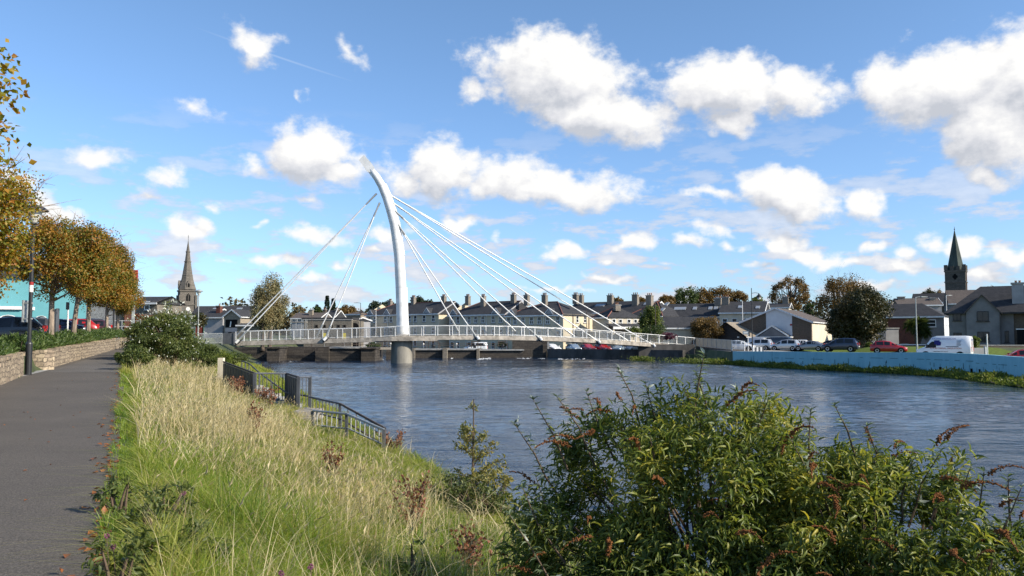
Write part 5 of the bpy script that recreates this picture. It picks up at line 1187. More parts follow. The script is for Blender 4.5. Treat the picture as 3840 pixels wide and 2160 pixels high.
ftree('domed copper tree standing alone behind the hall roof',2968,235,1028,1190,78,'bronze',5200,55,.42,ncl=70,spread=.2,nl=70,tr=.55,z0=2,twigs=60,shell=.75)
ftree('broad bronze tree rising behind the big dark tree',3165,190,1020,1250,116,'bronze',11000,56,.36,ncl=60,spread=.3,nl=60,tr=.5,twigs=50)
ftree('big dark leafy tree on the green behind the blue people carrier',3235,122,1062,1300,122,'dark',26000,57,.28,ncl=44,spread=.42,nl=30,tr=.42,flat=.85,z0=-.3)
ftree('dark low bough of the big tree over the white hall wall',3150,123,1140,1275,55,'dark',7000,58,.26,ncl=30,spread=.34,z0=-.3)
for k,(px,Y,pt,pb,rp,mt,lab) in enumerate(((2502,205,1103,1165,38,'bronze','small orange brown tree behind the slate roof chimneys'),(2570,215,1068,1165,58,'green','tall green tree behind the slate roofs'),(2640,220,1078,1165,45,'bronze','bronze tree beside the tall green tree'),(2705,222,1070,1165,62,'bronze','broad golden brown tree above the long slate terrace'),(2768,224,1085,1165,40,'bronze','brown tree at the right end of the row above the terrace'),(2845,226,1112,1155,28,'lime','small yellow green tree beside the domed copper tree'),(2405,230,1112,1160,26,'bronze','sparse brown tree top above the right hand chimneys'),(2320,230,1114,1160,24,'bronze','thin reddish tree top between two chimneys'),
    (1410,205,1127,1190,42,'conifer','dark evergreen crown left of the mast'),(1452,208,1125,1190,32,'conifer','dark evergreen crown touching the mast'),(1563,212,1108,1180,30,'conifer','dark evergreen top right of the mast'),(1606,212,1118,1180,26,'conifer','second dark evergreen top right of the mast'),
    (1300,240,1140,1200,42,'bronze','rounded russet tree behind the flat roofed shed'),(1190,260,1148,1195,22,'green','small green tree among the far chimneys'),
    (3488,240,1082,1150,34,'dark','dark round tree left of the crenellated tower'),(3525,244,1088,1150,22,'bronze','brown tree touching the crenellated tower'),(3712,200,1072,1130,32,'bronze','thin brown tree behind the big grey house'),(1255,250,1150,1200,34,'dark','dark tree behind the two conifers'))):
    ftree(lab,px,Y,pt,pb,rp,mt,2600,60+k,.42,ncl=30,spread=.36,z0=1.0,flat=1.0)
def conifer(lab,px,Y,pyt,rpx,seed,n=2600):
    rg=np.random.default_rng(seed); z0=.5; top=zt(pyt,Y,px)-z0; r=rpx*Y/F; t=thing('conifer_tree',lab,'tree',(xt(px,Y),Y,z0),0,'dark conifers on the skyline')
    u=rg.uniform(0.05,1,n)**.8; tier=.75+.25*np.sin(u*46); rad=r*(1-u)**.85*tier*rg.uniform(.2,1,n)**.5+.05; a=rg.uniform(0,2*np.pi,n)
    P=np.stack([rad*np.cos(a),rad*np.sin(a),top*.1+u*top*.9-rad*.25],1); T=np.stack([np.cos(a),np.sin(a),-.35+0*a],1)+rdir_(rg,n)*.3
    leaves('crown',P,T,np.array([[0,0,1.]]).repeat(n,0)+rdir_(rg,n)*.3,.55,.16,LM['conifer'],t)
    MB().tube([(0,0,-1),(0,0,top*.97)],[.25,.04],6).build('trunk',M['bark'],t)
conifer('tall pointed conifer left of the inner stay cables',1225,235,1108,24,81); conifer('shorter conifer between the stay cables',1248,238,1118,22,82); conifer('slender far conifer beyond the chimneys',1187,262,1140,10,83,900)
# clipped round shrub on the hall roof line, palm, small shrubs
ftree('clipped dark green ball shaped shrub behind the hall roof',3041,175,1137,1180,19,'green',2600,91,.2,name='round_shrub',ncl=40,spread=.22,z0=2,shell=.8)
def palm(lab,px,Y,pyt,pyb,rpx,seed):
    rg=np.random.default_rng(seed); z0=zt(pyb,Y,px); t=thing('palm_tree',lab,'palm',(xt(px,Y),Y,z0)); r=rpx*Y/F; h=zt(pyt,Y,px)-z0; m=MB()
    heads=[(-.5*r,0,h-r*.8),(.35*r,.1,h-r*.55),(.1*r,-.2,h-r*1.15),(.6*r,0,h-r*1.3)]
    for hx,hy,hz in heads: m.tube([(0,0,-.3),(hx*.5,hy*.5,hz*.6),(hx,hy,hz)],[.2,.15,.11],7)
    m.build('trunk',M['bark'],t); P=[];T=[]
    for hx,hy,hz in heads:
        n=170; d=norm(rg.normal(size=(n,3))+np.array([0,0,.15])); P.append(np.array((hx,hy,hz))+d*.08); T.append(d)
    P=np.concatenate(P);T=np.concatenate(T); leaves('fronds',P,T,np.array([[0,0,1.]]).repeat(len(P),0)+rdir_(rg,len(P))*.2,rg.uniform(.75,1.15,len(P))*r*.72,.09,LM['bush'],t,LONG)
palm('cabbage palm with spiky leaves in front of the dark brick wing',3440,122,1188,1305,44,95)
for k,(px,Y,pt,pb,rp,mt,lab) in enumerate(((2455,133,1208,1275,56,'green','dark green bush at the foot of the narrow yellow green tree'),(2375,132,1220,1262,34,'lime','yellow green shrub beside the veranda'),(2505,131,1240,1275,34,'purple','purple leaved shrub before the low cottage'),(2085,160,1285,1312,22,'creeper','rust red shrub beside the cars under the bridge'),(3260,118,1280,1318,20,'lime','pale scrubby shrub at the foot of the big dark tree'),(3655,100,1255,1300,18,'lime','straggly pale shrub behind the white van'),(1400,160,1283,1306,30,'green','green scrub above the weir beside the bridge pier'),(1880,158,1278,1300,24,'green','green scrub above the weir near the stone block'),(745,112,1165,1230,34,'dark','dark evergreen shrub at the foot of the slim lamp'))):
    z0=zt(pb,Y,px); t=tree('shrub',lab,'shrub',(xt(px,Y),Y,z0-.1),zt(pt,Y,px)-z0,rp*Y/F,(zt(pt,Y,px)-z0)*.5,.06,.2,mt,1500,100+k,ncl=22,spread=.4,flat=1,parts=('stems','foliage'))
# far woods
def woods(px0,px1,Y,pyt,n,seed,mat):
    rg=np.random.default_rng(seed); px=rg.uniform(px0,px1,n); k=(px-px0)/(px1-px0); hh=(zt(pyt,Y)-2)*(.62+.22*np.sin(px*.05+seed)+.16*np.sin(px*.021+2*seed))
    z=2+hh*rg.uniform(0,1,n)**.7; X=np.array([xt(p,Y) for p in px]); P=np.stack([X,Y+rg.normal(size=n)*8,z],1)
    return P,rdir_(rg,n)
Pw=[];Tw=[]
for q in ((560,900,420,1118,2600,1),(880,1200,430,1138,2200,2),(1180,1420,440,1150,1500,3),(1500,1900,430,1150,1800,4),(1900,2500,420,1130,2600,5),(2500,3100,400,1130,2600,6),(3000,3900,400,1120,3600,7),(-300,600,420,1150,3000,8)):
    p,t_=woods(*q,LM['bronze']); Pw.append(p); Tw.append(t_)
Pw=np.concatenate(Pw);Tw=np.concatenate(Tw)
tag(leaves('woodland',Pw,Tw,rdir(len(Pw)),1.9,1.5,leafmat('wood_leaves',[(.03,.035,.015),(.07,.06,.025),(.11,.08,.03)],.2,clump=.8,cscale=.03)),kind='stuff')

# --- river bank plants in front of the blue wall
rg=np.random.default_rng(17); n=34000
Yv=np.concatenate([rg.uniform(62,108,n*3//4),rg.uniform(46,66,n//4)]); wl=np.interp(Yv,[46,52,60,66,72,80,90,104,110],[5.2,4.6,3.6,2.9,2.8,2.2,1.9,1.7,1.4]); u=rg.uniform(0,1,n)
Xv=xright(Yv)-.05-u*wl
hv=(.34+.2*sst(u,.15,.55)+.17*np.sin(Yv*.9)+.15*np.sin(Yv*2.3+Xv))*(.45+.55*sst(u,.05,.4))*np.sqrt(np.clip(1-(u*1.06-.12)**2,0.02,1))*np.where(u>.85,(1-u)/.15,1)
Pv=np.stack([Xv,Yv,ZW-.05+np.maximum(hv,.03)*rg.uniform(.05,1.1,n)],1)
tag(leaves('bank_vegetation',Pv,norm(rdir_(rg,n)+np.array([-.2,-.2,.9])),rdir_(rg,n)+np.array([0,0,.3]),rg.uniform(.12,.34,n),rg.uniform(.05,.12,n),LM['bankveg']),kind='stuff')
# little tufts on the dark quay
n=2600; pxq=np.concatenate([rg.normal(2410,22,n//3),rg.normal(2590,55,n//3),rg.normal(2670,30,n-2*(n//3))]); Yq2=np.interp(pxq,[2300,2450,2600,2745],[126,118,109,103.5])-rg.uniform(.1,2.2,n)
Pq=np.stack([[xt(a,b) for a,b in zip(pxq,Yq2)],Yq2,ZW+rg.uniform(0,1,n)**1.8*.6],1).astype(float)
tag(leaves('bank_tufts',Pq,norm(rdir_(rg,n)+np.array([0,0,.8])),rdir_(rg,n),rg.uniform(.15,.4,n),.09,LM['bankveg']),kind='stuff')
# low mud shelf that carries the bank plants
ys_=np.arange(45,112,1.5); w_=np.interp(ys_,[46,52,60,66,72,80,90,104,110],[5.2,4.6,3.6,2.9,2.8,2.2,1.9,1.7,1.4])
strip('river_shelf',ys_,xright(ys_)-w_-.05,xright(ys_)+.05,lambda x,y: ZW+.05+.12*math.sin(x*1.3+y),M['soil'],n=4)

# ================================================================ grass of the near bank
def bank_sample(n,y0,y1,p,u0=0,u1=1,rg=rng):
    """positions on the near bank; p<1 crowds them towards the camera"""
    Y=y0*(y1/y0)**(rg.uniform(0,1,n)**p); u=rg.uniform(u0,u1,n); X=xpath_r(Y)+(xwater(Y)-xpath_r(Y))*u
    return X,Y,u
def vnoise(X,Y,s,seed=0):
    return .5+.25*(np.sin(X*s+seed)+np.sin(Y*s*1.13+seed*2.1+1.3*np.sin(X*s*.7)))*.9+.12*np.sin((X+Y)*s*2.3+seed)
def inview(X,Y,m=1.15): return np.abs(X/np.maximum(Y,.3))<.625*m+.25/np.maximum(Y,1)
def grow(name,n,y0,y1,p,l0,l1,w,mat,dens=None,u0=-.01,u1=1.02,lean=.55,bias=(-.25,-.1),segs=3,hfun=None,rg=rng,wk=.0007):
    X,Y,u=bank_sample(n,y0,y1,p,u0,u1,rg); k=inview(X,Y)
    if dens is not None: k&= rg.uniform(0,1,n)<dens(X,Y,u)
    X,Y,u=X[k],Y[k],u[k]; n=len(X); Z=H(X,Y)
    L=rg.uniform(l0,l1,n)
    if hfun is not None: L=L*hfun(X,Y,u)
    W=(w+wk*Y)*rg.uniform(.7,1.3,n); ln=rg.normal(size=(n,2))*lean+np.array(bias)
    return blades(name,np.stack([X,Y,Z-.02],1),L,W,ln,mat,segs=segs), (X,Y,u)
tuft=lambda X,Y,u: .4+1.15*np.clip(vnoise(X,Y,3.1,2)*vnoise(X,Y,1.2,5)*1.5,0,1)+.3*vnoise(X,Y,7,1)
dryband=lambda X,Y,u: np.clip(1.25*np.exp(-((u-.3)/.24)**2)*sst(Y,8,13)+.12,0,1)*np.clip(vnoise(X,Y,1.1,3)*vnoise(X,Y,2.9,7)*3.4-.45,0.04,1)
lushp=lambda X,Y,u: np.clip(1-dryband(X,Y,u)*.5,0.3,1)
low=lambda u: (1-.45*sst(u,.5,.95))
g1,_=grow('meadow_grass',190000,3.0,48,.95,.22,.5,.0042,LM['grass'],lushp,u0=.04,hfun=lambda X,Y,u:tuft(X,Y,u)*low(u),lean=.95); tag(g1,kind='stuff')
g2,_=grow('verge_grass',76000,3.0,60,1.0,.2,.5,.0048,LM['lush'],lambda X,Y,u: np.clip(1.25-u*3.4,0,1),u0=-.012,u1=.36,hfun=lambda X,Y,u:tuft(X,Y,u)*(.36+.64*sst(u,.0,.14)),lean=.5,bias=(-.1,-.1)); tag(g2,kind='stuff')
g3,_=grow('dry_grass',52000,5,60,.9,.4,.8,.0026,LM['straw'],lambda X,Y,u: dryband(X,Y,u)*.85+.05,u0=.04,u1=.9,lean=.42,bias=(.12,0),hfun=lambda X,Y,u:(.65+.5*vnoise(X,Y,1.3,4))*low(u)*(1+.4*sst(Y,10,15)*(1-sst(u,.35,.6)))); tag(g3,kind='stuff')
g4,_=grow('bank_grass',60000,30,104,1.0,.2,.45,.01,LM['grass'],None,hfun=tuft,wk=.0008,segs=2); tag(g4,kind='stuff')
g5,_=grow('bent_grass',1500,4,26,1.0,.6,1.25,.0026,LM['straw'],None,u0=.12,u1=1,lean=.95,bias=(.1,-.2)); tag(g5,kind='stuff')
g6,_=grow('broad_grass',11000,3.2,12,.9,.28,.55,.009,LM['lush'],lambda X,Y,u: np.clip(vnoise(X,Y,1.6,9)*2.2-.6,0,1),u0=.05,u1=.9,lean=.9); tag(g6,kind='stuff')
# feathery seed heads on the dry grass
rg=np.random.default_rng(23); X,Y,u=bank_sample(34000,7,40,.9,.05,.7,rg); k=(rg.uniform(0,1,len(X))<dryband(X,Y,u)*.6)&inview(X,Y); X,Y=X[k],Y[k]
n=len(X); Pn=np.stack([X,Y,H(X,Y)+rg.uniform(.35,.75,n)*(.65+.5*vnoise(X,Y,1.3,4))],1)
tag(leaves('seed_heads',Pn,norm(rdir_(rg,n)*.5+np.array([.3,0,.8])),rdir_(rg,n),rg.uniform(.05,.11,n),.006+.0004*Y,LM['straw']),kind='stuff')
# dock and dead stalks, rust brown
def dock(lab,px,py,Y,h,w_,n,seed,mat='dock'):
    x=xt(px,Y); z=gz(x,Y); t=thing('dock_plant',lab,'dock plant',(x,Y,z),0,'rust brown dock plants on the bank'); rg=np.random.default_rng(seed); m=MB(); P=[];
    for k in range(7):
        e=np.array((rg.normal()*w_,rg.normal()*w_,h*rg.uniform(.75,1.05))); m.tube([(0,0,-.05),tuple(e*.5+np.array((0,0,.05))),tuple(e)],[.011,.009,.004],4)
        q=rg.uniform(.35,1,n//7); P.append(e[None]*q[:,None]+rg.normal(size=(n//7,3))*.045)
    m.build('stalks',M['twig'],t); P=np.concatenate(P); tag(leaves('seed_clusters',P,rdir_(rg,len(P)),rdir_(rg,len(P)),.05+.0012*Y,.03+.001*Y,LM[mat],t),kind='stuff')
for k,(px,Y,h,w_,lab) in enumerate(((905,33,.95,.22,'rust brown dock clump in front of the solid steel fence'),(880,35,.9,.2,'rust brown dock stalk at the left end of the steel fence'),(1015,30,.95,.2,'rust brown dock clump before the fence bars'),(985,32,.85,.18,'rust brown dock stalk beside the fence bars'),(1560,11.5,.95,.16,'dark brown dead thistle standing in the middle of the grass'),(1760,9.5,.55,.16,'slim reddish dock stalk near the big shrub'),(1488,25,.6,.2,'dry reddish stalks at the water edge'),(960,20,.8,.14,'brown dock stalk among the straw grass'),(1250,15,.75,.12,'faint brown dock stalk in the middle grass'))):
    dock(lab,px,0,Y,h,w_,260,200+k)
# fallen leaves along the edge of the path
n=330; Y=3.6*(40/3.6)**rg.uniform(0,1,n); X=xpath_r(Y)-np.abs(rg.normal(size=n))*.12*(1+.02*Y)-.0; far_=rg.uniform(0,1,n)<.16; X=np.where(far_,xpath_r(Y)-rg.uniform(0,2.6,n),X)
Pl=np.stack([X,Y,zpath(Y)+.035],1); Tl=rdir_(rg,n); Tl[:,2]*=.25
tag(leaves('fallen_leaves',Pl,Tl,np.array([[0,0,1.]]).repeat(n,0)+rdir_(rg,n)*.3,np.where(far_,.05,.085),np.where(far_,.03,.06),LM['litter']),kind='stuff')
# small leafy weeds and pink clover by the path edge
def weed(lab,X,Y,r,h,n,seed,mat='budd',leaf=.07,pale=0,lw=.4):
    shrub('weed',lab,(X,Y,gz(X,Y)-.02),(r,r),h,n,leaf,mat,seed,lw=lw,nb=10,cat='weed',ncl=14,base=.05,pale=pale)
for k,(px,Y,r,h,n,mt,lab) in enumerate(((520,5.7,.24,.34,380,'budd','dark leafy weed with grey tips at the path edge, nearest the camera'),(575,6.9,.28,.4,380,'bush','grey green leafy weed on the verge above the near leaf litter'),(640,7.6,.35,.5,420,'bush','leafy weed in the green verge grass'),(760,6.4,.35,.45,420,'bush','broad leaved weed low in the near grass'),(1560,8.0,.2,.55,150,'budd','dark weed stalk in the grass below the thistle'))):
    weed(lab,xt(px,Y),Y,r,h,n,300+k,mt)
for k,(px,py,Y,lab) in enumerate(((400,2010,5.4,'pink clover flower at the path edge, leftmost'),(425,2050,5.2,'pink clover flower beside the leaf litter'),(1055,2150,4.6,'pink clover flower at the bottom edge of the grass'),(1165,2125,4.8,'pink clover flower in the near grass right of another'),(690,1850,7,'pink clover flower among the verge grass'))):
    p=at(px,py,Y); t=thing('clover_flower',lab,'flower',p,0,'pink clover flowers'); r_=np.random.default_rng(400+k); n=60; d=rdir_(r_,n)
    leaves('petals',d*.006,d,rdir_(r_,n),.015,.006,leafmat('clover_pink',[(.22,.06,.11),(.3,.1,.17),(.35,.2,.24)],.2),t)
    MB().tube([(0,0,0),(.01,.02,-.2)],.003,4).build('stem',M['twig'],t)
weed('dark branching weed casting its shadow on the path, at the bottom edge of the photo',xt(462,5.15),5.15,.22,.5,330,320,'bush',.06)
weed('tall dark weed at the path edge behind the nearest pink clover',xt(452,7.5),7.5,.2,.42,260,321,'bush',.06)
for k,(px,Y,r,h) in enumerate(((505,33.5,.75,1.25),(500,37.5,.7,1.2))):
    x=xt(px,Y); shrub('bank_shrub',('low dark shrub at the path edge nearest the white leaved bush','second low dark shrub where the path narrows beside the white leaved bush')[k],(x,Y,gz(x,Y)-.1),(r,r),h,1900,.13,'bush',330+k,lw=.45,nb=20,tpl=LEAF,ncl=30)
# --- the foreground shrubs on the bank, lower right
def big_shrub(lab,cpx,Y,cz,r,h,n,seed,nb,nspk,cx=(0,0),leaf=.096,shoots=()):
    x=xt(cpx,Y); loc=(x,Y,cz); t,c,R3,rg=shrub('butterfly_bush',lab,loc,r,h,n,leaf,'budd',seed,lw=.25,nb=nb,ncl=190,spread=.16,droop=-.35,base=.02)
    # long whippy shoots with pairs of leaves
    m=MB(); P=[];T=[];L=[];tops=[]
    for (sx,sy,sz) in shoots:
        e=np.array(at(sx,sy,sz))-np.array(loc); s=e+np.array((rg.normal()*.12-.15*(e[0]-c[0])/R3[0]-.12*(1 if e[0]>c[0] else -1),.12,-.62)); mid=(s+e)/2+np.array((.0,0,.05))+rg.normal(size=3)*.03
        pts=[s,(s+mid)/2+rg.normal(size=3)*.02,mid,(mid+e)/2,e]; m.tube([tuple(p) for p in pts],[.011,.009,.007,.005,.003],5)
        for q in np.linspace(.12,1,13):
            i=min(int(q*4),3); f=q*4-i; p=pts[i]+(pts[i+1]-pts[i])*f
            for sgn in (0,1,2):
                a=rg.uniform(0,6.28); d=np.array((math.cos(a),math.sin(a),.35 if q<.9 else .9)); P.append(p); T.append(d); L.append(leaf*rg.uniform(.6,1.1)*(1.1-.3*q))
        tops.append(e)
    if P: 
        m.build('shoots',M['twig'],t); P=np.array(P);T=np.array(T);L=np.array(L); leaves('shoot_leaves',P,T+np.array([0,0,-.1]),np.array([[0,0,1.]]).repeat(len(P),0)+rdir_(rg,len(P))*.3,L,L*.28,LM['shoot'],t,LONG)
        k=rg.choice(len(P),len(P)//7,replace=False); leaves('pale_leaves',P[k]+.01,rdir_(rg,len(k))*.6+T[k],rdir_(rg,len(k)),L[k],L[k]*.36,LM['pale'],t,LONG)
    # brown seed spikes: one mesh, many copies
    sm=MB(); rs=np.random.default_rng(seed+5)
    pts=[np.array((.22*q,0,.05*math.sin(q*2.6))) for q,i in [(j/6,j) for j in range(7)]]
    sm.tube([tuple(p) for p in pts],[.003]*7,4)
    for j in range(60):
        q=rs.uniform(0.05,1); p=np.array((.22*q,0,.05*math.sin(q*2.6)))+rs.normal(size=3)*.0065*(1.3-q); rr_=.007*(1.35-q*.8)
        sm.loft([[tuple(p+np.array((0,0,-rr_)))]*4,[tuple(p+np.array((rr_*math.cos(a),rr_*math.sin(a),0))) for a in (0,1.57,3.14,4.71)],[tuple(p+np.array((0,0,rr_)))]*4],cap=False)
    proto=None
    for k in range(nspk):
        d=norm(rg.normal(size=(1,3))+np.array([[-.15,-.75,.35]]))[0]; p=c+d*R3*rg.uniform(.86,1.02)
        if proto is None: o=proto=sm.build('flower_spike',LM['flower'],t)
        else: o=proto.copy(); COL.objects.link(o); o.parent=t
        o.location=tuple(p); a=math.atan2(d[1],d[0])+rg.normal()*.5; o.rotation_euler=(rg.normal()*.4,rg.uniform(-.5,.45),a); s_=rg.uniform(.7,1.5); o.scale=(s_,s_,s_)
    return t
z6=gz(1.6,7.6)
big_shrub('large butterfly bush with brown seed spikes filling the lower right',2650,7.2,-1.75,(1.82,1.3),3.02,52000,501,170,56,shoots=((2320,1390,7.4),(2420,1440,7.2),(2640,1330,6.9),(2610,1400,7.1),(2560,1450,7.0),(2000,1500,7.2),(1930,1590,7.3),(2090,1490,7.2),(2200,1470,7.3),(2880,1500,6.8),(2480,1430,7.3),(2760,1470,7.0)))
big_shrub('butterfly bush with long whippy shoots right of the biggest bush',3270,6.6,-1.75,(1.5,1.1),2.62,32000,502,130,46,shoots=((3040,1540,6.6),(3130,1520,6.7),(3290,1690,6.6),(3420,1730,6.5),(3530,1690,6.5),(3640,1750,6.3),(3250,1600,6.6),(2960,1640,6.4)))
big_shrub('low butterfly bush in the bottom right corner',3760,5.6,-1.75,(1.15,.95),2.1,20000,503,90,34,shoots=((3780,1790,5.8),(3690,1770,5.8),(3830,1830,5.6)))
big_shrub('butterfly bush boughs leaning left over the grass at the foot of the biggest bush',2260,6.6,-1.7,(.66,.85),1.6,11000,504,60,14,shoots=((1960,1830,6.6),(1910,1930,6.4),(2010,1790,6.8)))
big_shrub('shaded lower growth of the butterfly bush at the bottom edge',2720,5.0,-1.75,(1.7,.75),2.0,20000,505,80,30)
# --- young tree by the water with a bramble round its foot
def sapling():
    x=xt(1772,17.0); z=gz(x,17.0); rg=np.random.default_rng(61); h=zt(1495,17)-z; t=thing('young_willow','thin yellowing young willow standing alone at the water edge','tree',(x,17.0,z)); m=MB(); m.tube([(0,0,-.1),(.02,0,h*.5),(.03,0,h)],[.03,.02,.008],6); P=[];T=[]
    for k in range(22):
        q=rg.uniform(.1,.9); a=rg.uniform(0,6.28); l=(1-q)*.85*rg.uniform(.5,1)+.12; s=np.array((.02,0,h*q)); e=s+np.array((l*math.cos(a)*1.0,l*math.sin(a)*.6,l*.55)); m.tube([tuple(s),tuple((s+e)/2+np.array((0,0,.02))),tuple(e)],[.012,.008,.004],4)
        nn=int(26+40*l); w_=rg.uniform(.25,1,nn); P.append(s+(e-s)*w_[:,None]+rg.normal(size=(nn,3))*.035); T.append(rdir_(rg,nn)+np.array((0,0,.5)))
    m.build('trunk',M['twig'],t); P=np.concatenate(P); T=np.concatenate(T); leaves('crown',P,T,rdir_(rg,len(P)),rg.uniform(.06,.12,len(P)),.036,LM['sapling'],t)
sapling()
for k,(px,Y,r,h,n,mt,lab) in enumerate(((1700,16.6,.7,.75,1500,'bush','dark bramble left of the young willow at the water edge'),(1840,16.2,.6,.95,1300,'sapling','pale leafy willow scrub right of the young willow'),(1790,15.6,.7,.7,1300,'bush','dark bramble at the foot of the young willow'))):
    x=xt(px,Y); shrub('bramble',lab,(x,Y,gz(x,Y)-.05),(r,.5),h,n,.075,mt,600+k,lw=.5,nb=20,tpl=LEAF,ncl=30,base=.05,cat='bramble')
# ================================================================ garden walls on the left
def wall_seg(name,lab,Y0,Y1,h0,h1,dep=.5):
    n=max(2,int((Y1-Y0)/2)); ys=np.linspace(Y0,Y1,n); p0=Vector((float(xpath_l(Y0)),Y0,float(zpath(Y0)))); p1=Vector((float(xpath_l(Y1)),Y1,float(zpath(Y1))))
    d=p1-p0; ang=math.atan2(d.y,d.x); Ln=math.hypot(d.x,d.y); t=thing(name,lab,'wall',tuple(p0),ang)
    rg=np.random.default_rng(int(Y0)); ca,sa=math.cos(-ang),math.sin(-ang); rings=[]; caps=[]
    for y in np.linspace(Y0,Y1,n):
        x=float(xpath_l(y)); dx,dy=x-p0.x,y-p0.y; lx=dx*ca-dy*sa; ly=dx*sa+dy*ca; k=(y-Y0)/(Y1-Y0); zb=float(zpath(y))-p0.z; zt_=zb+h0+(h1-h0)*k
        rings.append([(lx,ly+.0,zb-.4),(lx,ly-.0,zt_-.12),(lx,ly+dep,zt_-.12),(lx,ly+dep,zb-.4)]); caps.append((lx,ly,zt_))
    MB().loft(rings).build('wall_body',M['wall_stone'],t)
    m=MB(); lx=0.0                                # coping stones laid one after another
    while lx<Ln-.05:
        w_=min(rg.uniform(.3,.6),Ln-lx); k=(lx+w_/2)/Ln; i=k*(n-1); a=int(min(i,n-2)); f=i-a; ly=caps[a][1]*(1-f)+caps[a+1][1]*f; z=caps[a][2]*(1-f)+caps[a+1][2]*f; e=rg.uniform(-.012,.02)
        m.box(lx+.008,lx+w_-.008,ly-.03+e,ly+dep+.03,z-.118,z+rg.uniform(-.01,.025)); lx+=w_
    m.build('coping',M['wall_stone'],t); return t
wall_seg('garden_wall','near length of low tan stone wall holding up the planter',12,29.6,.86,.86)
wall_seg('garden_wall','long far length of low tan stone wall running beside the path',33,62,.8,.74)
wall_seg('garden_wall','short last length of stone wall beyond the far lamp post',63.2,92,.74,.7)
# return of the wall at the gap by the lamp
p=Vector((float(xpath_l(33)),33.0,float(zpath(33)))); t=thing('garden_wall','short return of the stone wall in the recess behind the near lamp post','wall',tuple(p),R(154)); m=MB(); m.box(.03,2.1,-.48,-.02,-.4,.72); m.build('wall_body',M['wall_stone'],t); m=MB(); m.box(.0,2.1,-.5,0.02,.723,.83); m.build('coping',M['wall_stone'],t)
m=MB(); y0,y1=29.2,33.4
m.add([(float(xpath_l(y0))+.05,y0,float(zpath(y0))+.03),(float(xpath_l(y1))+.25,y1,float(zpath(y1))+.03),(float(xpath_l(y1))-1.6,y1,float(zpath(y1))+.03),(float(xpath_l(y0))-1.6,y0+.3,float(zpath(y0))+.03)],[(0,1,2,3)])
tag(m.build('kerb_slab',M['pale_ledge']),kind='structure')

# ================================================================ lamps, signs and posts
def park_lamp(lab,px,Y,h,z0=None,sign=False,mat='black'):
    x=xt(px,Y); z0=float(zpath(Y)) if z0 is None else z0; t=thing('street_lamp',lab,'street lamp',(x,Y,z0),0,'black lantern lamps along the path')
    m=MB(); m.lathe([(.115,-.2),(.115,1.15),(.1,1.2),(.07,1.24),(.062,h-.75),(.05,h-.72)],14); m.build('pole',M[mat],t,smooth=False)
    m=MB(); m.lathe([(.05,h-.72),(.12,h-.62),(.3,h-.25),(.3,h-.22)],16); m.build('lantern_bowl',M['opal'],t,smooth=True)
    m=MB(); m.lathe([(.48,h-.22),(.5,h-.2),(.36,h-.08),(.1,h+.02),(.02,h+.05)],20); m.build('lantern_hood',M[mat],t,smooth=True)
    m=MB(); m.lathe([(.11,h-.72),(.12,h-.7),(.11,h-.66)],10); m.build('collar',M[mat],t)
    if sign:
        m=MB(); m.box(-.26,-.22,-.09,.42,1.95,2.75); m.build('sign_plate',M['galv'],t)
        for z in (2.05,2.62): m=MB(); m.box(-.22,.075,-.05,.05,z,z+.05); m.build('bracket',M['galv'],t)
        m=MB(); m.lathe([(.075,3.05),(.075,3.3)],12); m.build('white_band',M['white_paint'],t); m=MB(); m.lathe([(.0745,3.31),(.0745,3.42)],12); m.build('red_band',M['red'],t)
    return t
park_lamp('tall black lamp post with a flat sign plate by the near wall end',110,30,6.27,sign=True)
park_lamp('dark lamp post standing against the far end of the long wall',424,62.5,6.2)
t=park_lamp('slim pale lamp with white lantern between cathedral and white leaved bush',742,100,6.4,z0=1.0,mat='galv')
def arm_lamp(lab,px,Y,py_top,z0,arms,mat,group=None,style='flat'):
    x=xt(px,Y); h=zt(py_top,Y,px)-z0; t=thing('street_lamp',lab,'street lamp',(x,Y,z0),0,group); MB().lathe([(.11,-.3),(.11,1.2),(.075,1.3),(.05,h)],10).build('pole',M[mat],t)
    for dx in arms:
        if style=='flat':
            MB().tube([(0,0,h-.05),(dx*.6,0,h+.03),(dx,0,h)],.04,5).build('arm',M[mat],t); m=MB(); m.loft([[(dx-.1*np.sign(dx),-.13,h-.02),(dx-.1*np.sign(dx),.13,h-.02),(dx-.1*np.sign(dx),.13,h+.1),(dx-.1*np.sign(dx),-.13,h+.1)],[(dx+.65*np.sign(dx),-.1,h-.02),(dx+.65*np.sign(dx),.1,h-.02),(dx+.65*np.sign(dx),.1,h+.05),(dx+.65*np.sign(dx),-.1,h+.05)]]); m.build('lamp_head',M[mat if mat!='black' else 'galv'],t)
        elif style=='drop':
            z=h-.75; MB().tube([(0,0,z),(dx*.5,0,z+.08),(dx,0,z)],.035,5).build('arm',M[mat],t); MB().lathe([(.06,z),(.12,z-.15),(.34,z-.38),(.36,z-.45),(.28,z-.62)],12,(dx,0)).build('lantern_hood',M[mat],t); MB().lathe([(.26,z-.62),(.22,z-.8),(.1,z-.95)],12,(dx,0)).build('lantern_globe',M['opal'],t,smooth=True)
    return t
arm_lamp('tall dark lamp post with one hanging lantern near the bridge ramp',2821,116,1080,-.3,(1.05,),'black',style='drop')
arm_lamp('grey lamp post with a long pale lamp head beside the white van',3438,99,1114,-.5,(.75,),'galv')
arm_lamp('dark street lamp with small head left of the cream terrace',1351,165,1136,-.8,(-.7,),'black')
arm_lamp('plain thin white pole rising behind the gabled store',2786,142,1128,-.4,(),'rail')
arm_lamp('thin dark pole standing in front of the narrow yellow green tree',2459,134,1128,-.8,(),'rust_rail')
arm_lamp('thin dark pole against the sunlit gable of the cream terrace',2200,150,1160,-1,(),'rust_rail')
arm_lamp('thin grey pole before the left end of the cream terrace',1409,166,1165,-1,(),'rail')
